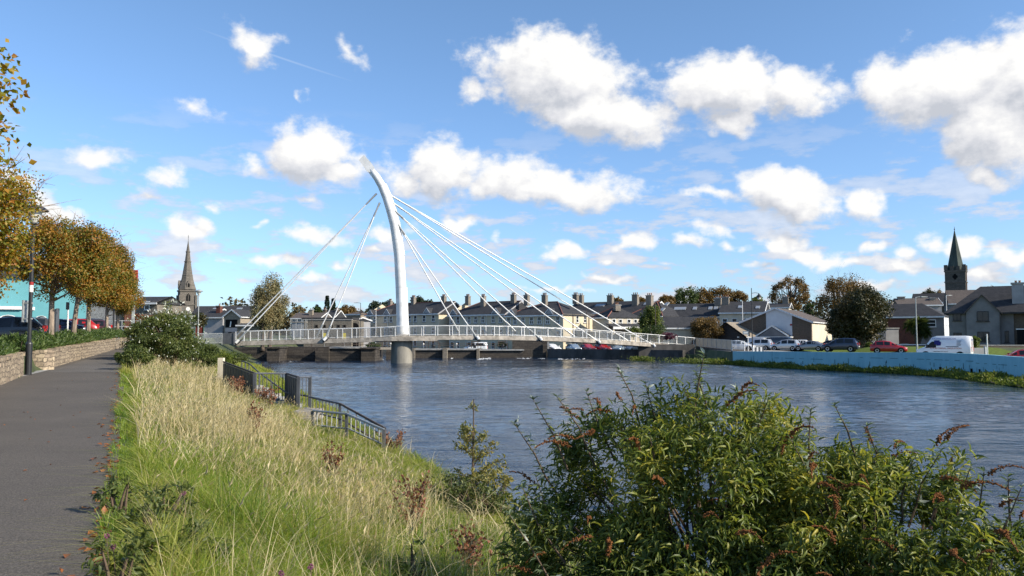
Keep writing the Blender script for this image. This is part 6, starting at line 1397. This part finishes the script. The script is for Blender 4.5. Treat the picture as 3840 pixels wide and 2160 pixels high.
arm_lamp('slim dark pole in front of the stone mill windows',1169,168,1173,-.5,(),'rust_rail')
arm_lamp('small street lamp with pale head in front of the church roof',3553,160,1108,-.3,(.5,),'rail')
arm_lamp('grey pole in front of the white hall wall',3123,127,1222,-.3,(),'galv')
t=thing('direction_sign','pale sign post with a small grey blue direction panel at the ramp foot','sign',(xt(2805,112),112,-.3)); MB().tube([(0,0,0),(0,0,2.75)],.055,8).build('post',M['rail'],t)
m=MB(); m.box(-.72,.05,-.06,-.02,2.3,2.75); m.build('sign_panel',plain('sign_blue_grey',(.2,.24,.28),.5),t); m=MB(); m.box(.05,.25,-.05,.3,2.05,2.7); m.build('sign_box',M['black'],t)
m=MB()
for k in range(7): m.box(-.6+.085*k,-.6+.085*k+.05,-.068,-.061,2.45,2.6)
m.build('lettering',M['plate'],t)
for k,(px,lab) in enumerate(((2827,'white and dark striped barrier block beside the ramp, left one'),(2841,'white and dark striped barrier block, middle one'),(2855,'white and dark striped barrier block beside the silver people carrier'))):
    t=thing('barrier_block',lab,'barrier',(xt(px,108),108,-.28),0,'striped barrier blocks'); m=MB(); m.box(-.2,.02,-.15,.15,-.1,.6); m.build('white_half',M['white_paint'],t); m=MB(); m.box(.021,.23,-.14,.14,-.1,.58); m.build('dark_half',M['fence_grey'],t)
t=thing('white_post','plain white post at the end of the low garden wall on the right','post',(xt(3701,96),96,-.6)); m=MB(); m.lathe([(.07,-.2),(.07,2.55),(.02,2.6)],10); m.build('post',M['rail'],t)
t=thing('low_garden_wall','low pale garden wall behind the white van','wall',(xt(3650,98),98,-.8)); m=MB(); m.box(0,1.35,0,.25,-.3,1.15); m.build('wall_body',M['pale_render'],t); m=MB(); m.box(1.352,1.6,-.05,.3,-.3,1.3); m.build('gate_pier',M['white_render'],t)
t=thing('house_front_wall','long dark front garden wall with white coping before the grey house','wall',(xt(3600,107),107,-.1)); m=MB(); m.box(0,14,0,.22,-.6,.62); m.build('wall_body',M['brick_brown'],t); m=MB(); m.box(-.05,14,-.04,.26,.623,.72); m.build('coping',M['pale_ledge'],t)
t=thing('low_street_wall','low dark wall with white coping below the palm','wall',(xt(3368,117),117,-.2)); m=MB(); m.box(0,8.6,0,.22,-.5,.7); m.build('wall_body',M['brick_brown'],t); m=MB(); m.box(-.05,8.65,-.04,.26,.703,.82); m.build('coping',M['white_render'],t)
t=thing('lean_to_shed','flat roofed pale rendered outhouse right of the big dark tree','outhouse',(xt(3323,126),126,-.3)); m=MB(); m.box(0,1.95,0,3,-.4,3.2); m.build('wall',M['pale_render'],t); m=MB(); m.box(-.1,2.05,-.1,3.1,3.202,3.38); m.build('roof',M['pale_ledge'],t)
t=thing('boundary_wall','low tan boundary wall between the parked silver cars','wall',(xt(2868,124),124,-.3)); m=MB(); m.box(0,1.5,0,.2,-.3,.75); m.build('wall_body',M['tile_tan'],t)
gs=thing('quay_lawn',None,None); bpy.data.objects.remove(gs)
Yg=np.arange(93,124,1.5); tag(strip('lawn',Yg,np.full(len(Yg),41.0),np.full(len(Yg),62.0),lambda x,y: float(H(x,y))+.06,plain('lawn_grass',(.12,.16,.035),.9,.1,0,.2,3),n=22),kind='structure')
for k,(px,lab) in enumerate(((1217,'small yellow green site sign behind the bridge railing, left one'),(1291,'small yellow site sign behind the bridge railing, right one'))):
    t=thing('site_sign',lab,'sign',(xt(px,150),150,zt(1285,150,px)),0,'yellow signs before the stone mill'); m=MB(); m.box(-.3,.3,-.03,.0,.75,1.75); m.build('sign_panel',M['yellow'],t); MB().tube([(0,.03,-1.5),(0,.03,1.7)],.04,5).build('post',M['galv'],t)
# car park furniture
t=thing('ticket_machine','dark parking ticket machine with a white letter sign behind the tree trunks','ticket machine',(xt(202,43),43,float(zlot(43)))); m=MB(); m.loft([[(-.17,-.15,0),(.17,-.15,0),(.17,.15,0),(-.17,.15,0)],[(-.17,-.15,1.75),(.17,-.15,1.95),(.17,.15,1.95),(-.17,.15,1.75)]]); m.build('cabinet',M['fence_grey'],t)
m=MB(); m.box(-.15,.1,-.165,-.152,1.35,1.65); m.build('sign_panel',plain('sign_teal',(.05,.16,.2),.5),t); m=MB(); m.box(-.13,.08,-.165,-.152,1.05,1.25); m.build('notice',M['plate'],t)
def text(s,size,loc,rot,mat,par,name='lettering',ext=.004,align='CENTER'):
    c=bpy.data.curves.new(name,'FONT'); c.body=s; c.size=size; c.extrude=ext; c.align_x=align; c.align_y='CENTER'; o=bpy.data.objects.new(name,c); COL.objects.link(o); c.materials.append(M[mat]); o.parent=par; o.location=loc; o.rotation_euler=rot
    bpy.context.view_layer.update(); me=bpy.data.meshes.new_from_object(o.evaluated_get(bpy.context.evaluated_depsgraph_get())); nm=o.name; bpy.data.objects.remove(o)
    q=bpy.data.objects.new(name,me); COL.objects.link(q); q.parent=par; q.location=loc; q.rotation_euler=rot; return q
text('P',.3,(-.03,-.172,1.5),(R(90),0,0),'plate',t)
t=thing('sign_post','white sign post with a small dark plate between the tree trunks','sign',(xt(252,44),44,float(zlot(44)))); MB().tube([(0,0,0),(0,0,2.3)],.045,8).build('post',M['rail'],t); m=MB(); m.box(-.09,.09,-.06,-.046,1.9,2.3); m.build('plate',M['black'],t)
t=thing('small_sign','small red and white sign on a thin stake beyond the car park','sign',(xt(161,70),70,float(zlot(70)))); MB().tube([(0,0,0),(0,0,1.5)],.025,6).build('post',M['galv'],t); m=MB(); m.box(-.25,.25,-.03,-.02,1.5,1.75); m.build('sign_panel',M['plate'],t); m=MB(); m.box(-.2,.2,-.036,-.031,1.58,1.68); m.build('lettering',M['red'],t)
t=thing('wire_fence','thin grey rail fence at the back of the car park','fence',(xt(0,75),75,2.0))
o=Vector(t.location); pts=[Vector((xt(p,Y),Y,float(zlot(Y)))) for p,Y in ((-60,76),(120,77),(300,79),(420,84),(560,86))]; m=MB()
for h in (.55,1.15,1.75): m.tube([tuple(p-o+Vector((0,0,h))) for p in pts],.028,5)
m.build('rails',M['galv'],t)
for k in range(17):
    q=k/16*4; i=int(min(q,3)); p=pts[i]+(pts[i+1]-pts[i])*(q-i); MB().tube([tuple(p-o+Vector((0,0,-.2))),tuple(p-o+Vector((0,0,1.8)))],.035,5).build('post',M['galv'],t)

# ================================================================ angler's steps: steel fence, rails and landing
def post_at(p,h,w_=.05,mat='fence_grey',par=None,o=None): 
    m=MB(); q=p-o; m.box(q.x-w_,q.x+w_,q.y-w_,q.y+w_,q.z-.3,q.z+h); return m.build('post',M[mat],par)
V_=lambda px,py,Y: Vector(at(px,py,Y))
fa,fb,fc,fd,fe=V_(838,1357,40),V_(956,1400,34.5),V_(1075,1401,35.5),V_(1120,1415,32),V_(1163,1415,33)     # top corners of the fence
st=thing('steel_fence','dark grey steel fence of solid sheets and open bars stepping down to the water','fence',tuple(fb-Vector((0,0,1.3)))); o=Vector(st.location)
def sheet(a,b,h,name='solid_sheet'):
    d=(b-a); n=Vector((-d.y,d.x,0)).normalized()*.02; m=MB(); v=[]
    for s in (-1,1):
        for p,z in ((a,-h),(b,-h),(b,-.06),(a,-.06)): v.append(tuple(p-o+n*s+Vector((0,0,z))))
    m.add(v,[(0,1,2,3),(7,6,5,4),(0,4,5,1),(1,5,6,2),(2,6,7,3),(3,7,4,0)]); sh=m.build(name,M['fence_grey'],st)
    m=MB(); k=max(2,int(d.length/.55))
    for i in range(1,k):
        q=a+d*(i/k); 
        for s in (-1,1): m.tube([tuple(q-o+n*s*1.2+Vector((0,0,-h))),tuple(q-o+n*s*1.2+Vector((0,0,-.07)))],.015,4)
    m.build('sheet_ribs',M['fence_grey'],sh)
    m=MB(); m.tube([tuple(a-o),tuple(b-o)],.045,6); m.build('top_rail',M['rust_rail'],st)
def barred(a,b,h,nb,par=None,o_=None,mat='fence_grey',low=True):
    par=par or st; o_=o_ if o_ is not None else o; d=b-a; m=MB(); m.tube([tuple(a-o_),tuple(b-o_)],.04,6); m.build('top_rail',M[mat],par)
    if low: m=MB(); m.tube([tuple(a-o_-Vector((0,0,h-.08))),tuple(b-o_-Vector((0,0,h-.08)))],.03,5); m.build('bottom_rail',M[mat],par)
    m=MB()
    for i in range(1,nb): q=a+d*(i/nb)-o_; m.tube([tuple(q-Vector((0,0,h-.05))),tuple(q)],.017,4,False)
    m.build('bars',M[mat],par)
sheet(fa,fb,1.15); barred(fb,fc,1.25,8); sheet(fc,fd,1.3); barred(fd,fe,1.3,3)
for p,h in ((fb,.02),(fc,.02),(fd,.02),(fe,.03)): 
    q=p-o; m=MB(); m.box(q.x-.06,q.x+.06,q.y-.06,q.y+.06,q.z-1.45,q.z+h); m.build('post',M['fence_grey'],st)
pw=thing('marker_post','stout pale timber post with a weathered face at the top end of the steel fence','post',tuple(V_(828,1440,40.3))); h=zt(1342,40.3,828)-pw.location.z; m=MB(); m.box(-.13,.13,-.13,.13,-.5,h); m.build('post_body',M['post_wood'],pw)
# landing and rails further down
ls=thing('concrete_landing','small pale concrete landing slab under the barred fence end','landing',tuple(V_(1140,1532,30))); m=MB(); m.box(-.4,.4,-.1,1.4,-.5,-.1); m.build('slab',M['concrete'],ls); m=MB(); m.box(-.3,.5,-.6,-.12,-.8,-.3); m.build('step',M['concrete'],ls)
r1=thing('handrail','dark barred handrail running down behind the landing to the water','handrail',tuple(V_(1162,1500,31))); o1=Vector(r1.location)
a1,b1,c1=V_(1162,1489,31.5),V_(1275,1514,29.5),V_(1443,1606,25.6); barred(a1,b1,.62,9,r1,o1); barred(b1,c1,.6,5,r1,o1,'rust_rail')
for p in (b1,c1): q=p-o1; m=MB(); m.box(q.x-.045,q.x+.045,q.y-.045,q.y+.045,q.z-.9,q.z+.02); m.build('post',M['fence_grey'],r1)
r2=thing('handrail','grey barred handrail nearest the camera with lichen on its top rail','handrail',tuple(V_(1172,1540,27.4))); o2=Vector(r2.location)
a2,b2,c2=V_(1172,1540,27.4),V_(1300,1552,26.4),V_(1440,1612,24.6); barred(a2,b2,.55,7,r2,o2,'galv'); barred(b2,c2,.52,8,r2,o2,'galv')
for p in (a2,b2,c2): q=p-o2; m=MB(); m.box(q.x-.045,q.x+.045,q.y-.045,q.y+.045,q.z-.9,q.z+.02); m.build('post',M['fence_grey'],r2)
r3=thing('handrail','thin far handrail going down the upper steps behind the steel fence','handrail',tuple(V_(907,1390,44))); o3=Vector(r3.location)
p3=[V_(907,1354,44),V_(934,1363,43),V_(974,1399,40),V_(1075,1474,34.5),V_(1160,1486,32)]
for a_,b_ in zip(p3[:-1],p3[1:]): MB().tube([tuple(a_-o3),tuple(b_-o3)],.035,6).build('rail',M['fence_grey'],r3)
for p in p3[:-1]+[(p3[0]+p3[1])/2,(p3[2]+p3[3])/2]: MB().tube([tuple(p-o3-Vector((0,0,.95))),tuple(p-o3)],.03,6).build('post',M['fence_grey'],r3)
ss=thing('concrete_steps','flight of worn concrete steps between the handrails','steps',tuple(V_(1000,1500,37)-Vector((0,0,.2)))); 
so_=Vector(ss.location)
for k in range(9):
    p=V_(930,1440,41)+(V_(1130,1540,31)-V_(930,1440,41))*(k/8)-so_; m=MB(); m.box(p.x-.5,p.x+.5,p.y-.9,p.y+.9,p.z-.5,p.z-.1); m.build('step',M['pale_ledge'],ss)

# ================================================================ vehicles
def loft_body(stations):
    """stations: x, zb, zbelt, ztop, half width, half width at the top"""
    rings=[]
    for x,zb,zl,zt_,w_,wt in stations:
        right=[(w_*.82,zb),(w_*.98,zb+.1),(w_,(zb+zl)/2),(w_*.985,zl),(wt+(w_-wt)*.12,zt_-.05 if zt_-zl>.12 else zt_-.02),(wt*.82,zt_)]
        rings.append([(x,-y,z) for y,z in right]+[(x,y,z) for y,z in right[::-1]])
    return rings
CAR={ # x, zb, belt, top, half width, half width at the top
'hatch':dict(st=[(2.0,.32,.55,.6,.62,.55),(1.93,.22,.62,.7,.78,.7),(1.55,.2,.74,.82,.85,.76),(.95,.2,.84,.95,.87,.74),(.2,.2,.9,1.40,.88,.62),(-.5,.2,.92,1.48,.88,.63),(-1.35,.2,.94,1.43,.87,.61),(-1.75,.22,.94,1.06,.85,.68),(-1.98,.28,.75,.86,.78,.7),(-2.02,.34,.6,.66,.7,.6)],win=(3,4,5,6,7),wh=(1.3,-1.25),r=.31),
'sedan':dict(st=[(2.25,.32,.55,.6,.62,.55),(2.17,.22,.6,.68,.78,.7),(1.75,.2,.72,.8,.86,.77),(1.05,.2,.82,.93,.88,.74),(.25,.2,.88,1.36,.88,.61),(-.45,.2,.9,1.43,.88,.61),(-1.0,.2,.92,1.36,.88,.6),(-1.62,.22,.93,1.02,.87,.7),(-2.15,.25,.88,.97,.83,.74),(-2.27,.34,.66,.72,.74,.66)],win=(3,4,5,6,7),wh=(1.4,-1.35),r=.32),
'mpv':dict(st=[(2.15,.32,.6,.66,.64,.56),(2.07,.22,.7,.8,.8,.7),(1.7,.2,.84,.94,.88,.78),(1.2,.2,.94,1.08,.9,.76),(.35,.2,1.0,1.58,.91,.68),(-.6,.2,1.02,1.68,.91,.69),(-1.75,.2,1.03,1.63,.9,.67),(-2.05,.24,1.02,1.16,.88,.74),(-2.16,.3,.8,.9,.82,.74),(-2.2,.36,.62,.7,.74,.66)],win=(3,4,5,6,7),wh=(1.35,-1.35),r=.33)}
def car(lab,kind,px,Y,z,heading,mat,group='parked cars',scale=1.0,roofbars=False):
    K=CAR[kind]; t=thing('parked_car',lab,'car',(xt(px,Y),Y,z),heading,group); t.scale=(scale,)*3
    S=K['st']; rings=loft_body(S); b=MB().loft(rings).build('body',mat,t,smooth=True)
    me=b.data; 
    for p in me.polygons: p.use_smooth=abs(p.normal.z)<.97 and len(p.vertices)==4
    w=K['win']
    def pane(name,quads,shrink=.88,off=.012):
        m=MB()
        for q in quads:
            q=[Vector(p) for p in q]; c=sum(q,Vector())/len(q); n=(q[1]-q[0]).cross(q[-1]-q[0]).normalized()
            m.add([tuple(c+(p-c)*shrink+n*off) for p in q],[tuple(range(len(q)))])
        return m.build(name,M['carglass'],t)
    n=12
    # ring order: 0..5 right side up, 6..11 left side down ; belt index 3 / 8 , roof edge 4 / 7, top 5 / 6
    for a,b_ in zip(w[1:-2],w[2:-1]):
        pane('side_window',[(rings[a][3],rings[a][4],rings[b_][4],rings[b_][3])],.86); pane('side_window',[(rings[a][8],rings[b_][8],rings[b_][7],rings[a][7])],.86)
    pane('windscreen',[(rings[w[0]][4],rings[w[0]][7],rings[w[1]][7],rings[w[1]][4])],.88)
    pane('rear_window',[(rings[w[-2]][4],rings[w[-2]][7],rings[w[-1]][7],rings[w[-1]][4])],.86)
    for a,b_,sg in ((w[0],w[1],1),(w[-2],w[-1],-1)):
        pane('quarter_window',[(rings[a][3],rings[a][4],rings[b_][4],rings[b_][3])],.6); pane('quarter_window',[(rings[a][8],rings[b_][8],rings[b_][7],rings[a][7])],.6)
    W=S[4][4]; r=K['r']
    for x in K['wh']:
        for s in (-1,1):
            y=s*(W-.02)
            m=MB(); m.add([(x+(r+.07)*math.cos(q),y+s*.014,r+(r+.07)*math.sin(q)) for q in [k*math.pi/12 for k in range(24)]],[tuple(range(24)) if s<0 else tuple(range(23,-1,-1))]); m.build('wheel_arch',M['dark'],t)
            m=MB(); m.loft([[(x+rr_*math.cos(q),y+s*d-s*.12,r+rr_*math.sin(q)) for q in [k*math.pi/9 for k in range(18)]] for rr_,d in ((r*.9,-.06),(r,0),(r,.1),(r*.9,.155))]); wl=m.build('wheel',M['tyre'],t)
            m=MB(); m.loft([[(x+rr_*math.cos(q),y+s*d-s*.12,r+rr_*math.sin(q)) for q in [k*math.pi/9 for k in range(18)]] for rr_,d in ((r*.66,.13),(r*.62,.162),(r*.2,.15))]); m.build('rim',M['rim'],wl)
    xf=S[1][0]; xr_=S[-2][0]; zb=S[1][2]; zr=S[-2][2]
    for s in (-1,1):
        m=MB(); m.box(xf-.28,xf+.035,s*.5-.17,s*.5+.17,zb-.06,zb+.1); m.build('headlight',M['clearlamp'],t)
        m=MB(); hh=.32 if kind!='sedan' else .2; m.box(xr_-.02,xr_+.16,s*.66-.1,s*.66+.13,zr-.02,zr-.02+hh); m.build('tail_light',M['redlamp'],t)
        m=MB(); m.box(S[3][0]-.22,S[3][0]-.05,s*(W+.02)-.02*s,s*(W+.2),.95,1.08) if s>0 else m.box(S[3][0]-.22,S[3][0]-.05,s*(W+.2),s*(W+.02),.95,1.08); m.build('mirror',mat,t)
    m=MB(); m.box(S[-1][0]-.03,S[-1][0]+.05,-.26,.26,.56,.68); m.build('number_plate',M['plate'],t)
    m=MB(); m.box(S[0][0]-.05,S[0][0]+.03,-.26,.26,.42,.53); m.build('number_plate',M['plate'],t)
    m=MB(); m.box(S[0][0]-.1,S[0][0]+.015,-.42,.42,.57,.63); m.build('grille',M['black'],t)
    if roofbars:
        for s in (-1,1): MB().tube([(.2,s*.58,1.5),(-1.4,s*.58,1.52)],.025,5).build('roof_bar',M['black'],t)
    return t
PB=paint('car_black',(.012,.012,.014)); PG=paint('car_dark_grey',(.05,.052,.06)); PN=paint('car_navy',(.012,.02,.05)); PR=paint('car_red',(.35,.012,.015)); PS=paint('car_silver',(.5,.51,.52),.25,.5); PGr=paint('car_grey',(.24,.25,.27),.25,.5); PW=paint('car_white',(.78,.78,.78)); PP=paint('car_dark_plum',(.06,.02,.03)); PSB=paint('car_silver_blue',(.3,.38,.46),.25,.4)
GL='cars parked behind the planter'; hd=R(205)
car('black hatchback at the left edge of the photo behind the planter','hatch',8,41.5,zlot(41.5)+.03,hd,PB,GL)
car('dark grey hatchback with silvery rear glass beside the near lamp post','hatch',72,46,zlot(46)+.03,hd,PG,GL)
car('dark blue saloon parked behind the first tree trunk','sedan',190,54.5,zlot(54.5)+.03,hd,PN,GL)
car('bright red hatchback parked between the tree trunks','hatch',262,62.5,zlot(62.5)+.03,hd,PR,GL)
car('dark estate with roof bars parked beyond the red hatchback','mpv',300,71,zlot(71)+.03,hd,PG,GL,roofbars=True)
car('dark plum hatchback half hidden by the third tree trunk','hatch',322,67,zlot(67)+.03,hd,PP,GL)
GQ='cars parked on the far quay'
car('silver people carrier beside the striped barrier blocks','mpv',2842,122,-.3,R(148),PS,GQ)
car('silver upright hatchback, second from the lamp post','mpv',2943,119,-.3,R(146),PS,GQ,.95)
car('grey saloon between the silver hatchback and the navy people carrier','sedan',3036,117,-.3,R(146),PGr,GQ)
car('navy people carrier parked under the big dark tree','mpv',3150,111,-.3,R(148),PN,GQ,1.08)
car('small white car seen between the silver hatchback and the grey saloon','hatch',2992,131,-.3,R(150),PW,GQ)
car('dark car behind the navy people carrier','hatch',3105,128,-.3,R(150),PB,GQ)
car('white car half hidden by the railing at the ramp foot','hatch',2778,121,-.3,R(-28),PW,GQ)
car('red crossover parked in front of the green lawn','hatch',3331,104,-.4,R(-24),PR,GQ,1.07)
car('red car cut off by the right edge of the photo','hatch',3822,80,-1.02,R(158),PR,GQ)
GF='cars parked under the bridge on the far quay'
car('silver car leftmost of the four beside each other under the bridge','hatch',2152,146,-1.0,R(-70),PSB,GF)
car('bright red hatchback left of another red car under the bridge','hatch',2203,145,-1.0,R(-66),PR,GF)
car('red car right of the bright red hatchback under the bridge','hatch',2259,144.5,-1.0,R(-64),PR,GF)
car('silver blue car rightmost under the bridge','hatch',2322,144.5,-1.0,R(-115),PSB,GF)
car('white car beside the concrete post under the bridge','hatch',2070,147,-1.0,R(-60),PW,GF)
car('white car behind the silver blue car under the bridge','hatch',2368,147,-1.0,R(-130),PW,GF)
# vans
def van(lab,px,Y,z,heading,mat,L=5.4,Hh=2.45,text_=False,name='parked_van',side_glass=False):
    t=thing(name,lab,'van',(xt(px,Y),Y,z),heading); h=L/2; w=.97
    st=[(h,.35,.7,.78,.7,.6),(h-.1,.28,.82,.92,.88,.78),(h-.55,.25,.95,1.1,.95,.84),(h-.85,.25,1.05,1.22,.96,.82),(h-1.6,.25,1.15,Hh-.18,.97,.76),(h-2.1,.25,1.2,Hh-.02,.97,.8),(-h+.5,.25,1.2,Hh,.97,.82),(-h+.06,.28,1.2,Hh-.06,.96,.8),(-h,.34,1.15,Hh-.2,.93,.74)]
    rings=loft_body(st); b=MB().loft(rings).build('body',mat,t,smooth=True)
    for p in b.data.polygons: p.use_smooth=len(p.vertices)==4 and abs(p.normal.x)<.9
    def pane(nm,q,sh,off=.015):
        q=[Vector(p) for p in q]; c=sum(q,Vector())/4; n=(q[1]-q[0]).cross(q[-1]-q[0]).normalized(); MB().add([tuple(c+(p-c)*sh+n*off) for p in q],[(0,1,2,3)]).build(nm,M['carglass'],t)
    pane('windscreen',(rings[3][4],rings[3][7],rings[4][7],rings[4][4]),.88)
    for s in (-1,1):
        m=MB(); y=s*(w+.012); pts=[(h-.95,1.12),(h-2.05,1.16),(h-2.05,1.82),(h-1.62,1.82)]; m.add([(x,y*(1-.1*(z_-1.1)),z_) for x,z_ in pts],[(0,1,2,3),(3,2,1,0)]); m.build('side_window',M['carglass'],t)
        if side_glass:
            m=MB(); pts=[(h-2.3,1.25),(-h+.4,1.25),(-h+.4,1.8),(h-2.3,1.8)]; m.add([(x,y*(1-.1*(z_-1.1)),z_) for x,z_ in pts],[(0,1,2,3),(3,2,1,0)]); m.build('side_window',M['carglass'],t)
        for x in (h-1.0,-h+1.05):
            r=.34; y0=s*(w-.03); m=MB(); m.add([(x+(r+.08)*math.cos(q),y0+s*.035,r+(r+.08)*math.sin(q)) for q in [k*math.pi/12 for k in range(24)]],[tuple(range(24)) if s<0 else tuple(range(23,-1,-1))]); m.build('wheel_arch',M['dark'],t)
            m=MB(); m.loft([[(x+rr_*math.cos(q),y0+s*d-s*.1,r+rr_*math.sin(q)) for q in [k*math.pi/9 for k in range(18)]] for rr_,d in ((r*.9,-.06),(r,0),(r,.1),(r*.9,.155))]); wl=m.build('wheel',M['tyre'],t); m=MB(); m.loft([[(x+rr_*math.cos(q),y0+s*d-s*.1,r+rr_*math.sin(q)) for q in [k*math.pi/9 for k in range(18)]] for rr_,d in ((r*.6,.13),(r*.56,.16),(r*.2,.15))]); m.build('rim',M['rim'],wl)
        m=MB(); m.box(-h-.03,-h+.08,s*.84-.06,s*.84+.06,.75,1.25); m.build('tail_light',M['redlamp'],t)
        m=MB(); m.box(h-.4,h-.02,s*.62-.16,s*.62+.16,.78,.94); m.build('headlight',M['clearlamp'],t)
        m=MB(); m.box(h-1.25,h-1.08,s*w+(0 if s>0 else -.22),s*w+(.22 if s>0 else 0),1.2,1.5); m.build('mirror',M['black'],t)
    m=MB(); m.box(-h-.02,-h+.05,-.26,.26,.55,.67); m.build('number_plate',M['plate'],t)
    m=MB(); m.box(-h-.012,-h+.05,-.012,.012,.5,Hh-.35); m.build('door_gap',M['dark_text'],t)
    return t
vt=van('white panel van lettered for a building contractor behind the blue wall',3540,90.5,-.68,R(143),PW)
# lettering on the near side (local +y faces the river) and the rear doors
sy=.99; rt=(R(90),0,R(180))
def side(x,z): return (x,sy-.075*max(0,z-1.1),z)
text('BUILDING',.2,side(.6,2.12),rt,'blue_text',vt); text('CONTRACTOR',.2,side(-.6,2.12),rt,'blue_text',vt)
text('K M EXTERNAL INSULATION',.235,side(-.3,1.08),rt,'red_text',vt); text('REGISTERED FOR GRANTS',.12,side(.2,.72),rt,'dark_text',vt)
m=MB(); pts=[(.85,1.95),(.3,1.95),(.28,1.8),(.16,1.78),(.2,1.4),(.62,1.36),(.62,1.5),(.86,1.52),(.8,1.7)]; m.add([(x,sy-.075*(z-1.1)+.006,z) for x,z in pts],[tuple(range(len(pts)-1,-1,-1)),tuple(range(len(pts)))]); m.build('map_emblem',M['blue_text'],vt)
m=MB(); m.add([(x,sy-.075*(z-1.1)+.006,z) for x,z in ((-.3,1.24),(-1.55,1.24),(-1.55,1.3),(-.3,1.3))],[(0,1,2,3),(3,2,1,0)]); m.build('stripe',M['dark_text'],vt)
m=MB()
for k,wd in enumerate((.5,.4,.35,.45,.4)): z=1.88-.12*k; m.add([(x,sy-.075*(z-1.1)+.006,zz) for x,zz in ((-1.35,z),(-1.35-wd,z),(-1.35-wd,z+.035),(-1.35,z+.035))],[(0,1,2,3),(3,2,1,0)])
m.build('small_print',M['dark_text'],vt)
m=MB()
for k,(wd,c0) in enumerate(((.5,.1),(.4,.15),(.55,.1),(.45,.12),(.5,.15))): z=1.75-.14*k; m.add([(-2.73,-.1+wd/2+.25-.0,z),(-2.73,-.1-wd/2+.25,z),(-2.73,-.1-wd/2+.25,z+.045),(-2.73,-.1+wd/2+.25,z+.045)],[(0,1,2,3),(3,2,1,0)])
m.build('small_print',M['red_text'],vt); text('BUILDING CONTRACTOR',.12,(-2.735,0,2.0),(R(90),0,R(-90)),'blue_text',vt)
van('dark grey panel van parked behind the silver people carrier',2905,130,-.3,R(140),PG,5.0,1.95)
van('white van parked behind the navy people carrier under the tree',3215,127,-.3,R(150),PW,5.0,2.3)
van('white minibus partly visible under the bridge beyond the weir',1784,154,-1.25,R(180),PW,4.4,1.95,side_glass=True)
van('pale van at the end of the ramp behind the sign post',2817,133,-.3,R(150),PS,4.6,1.9)
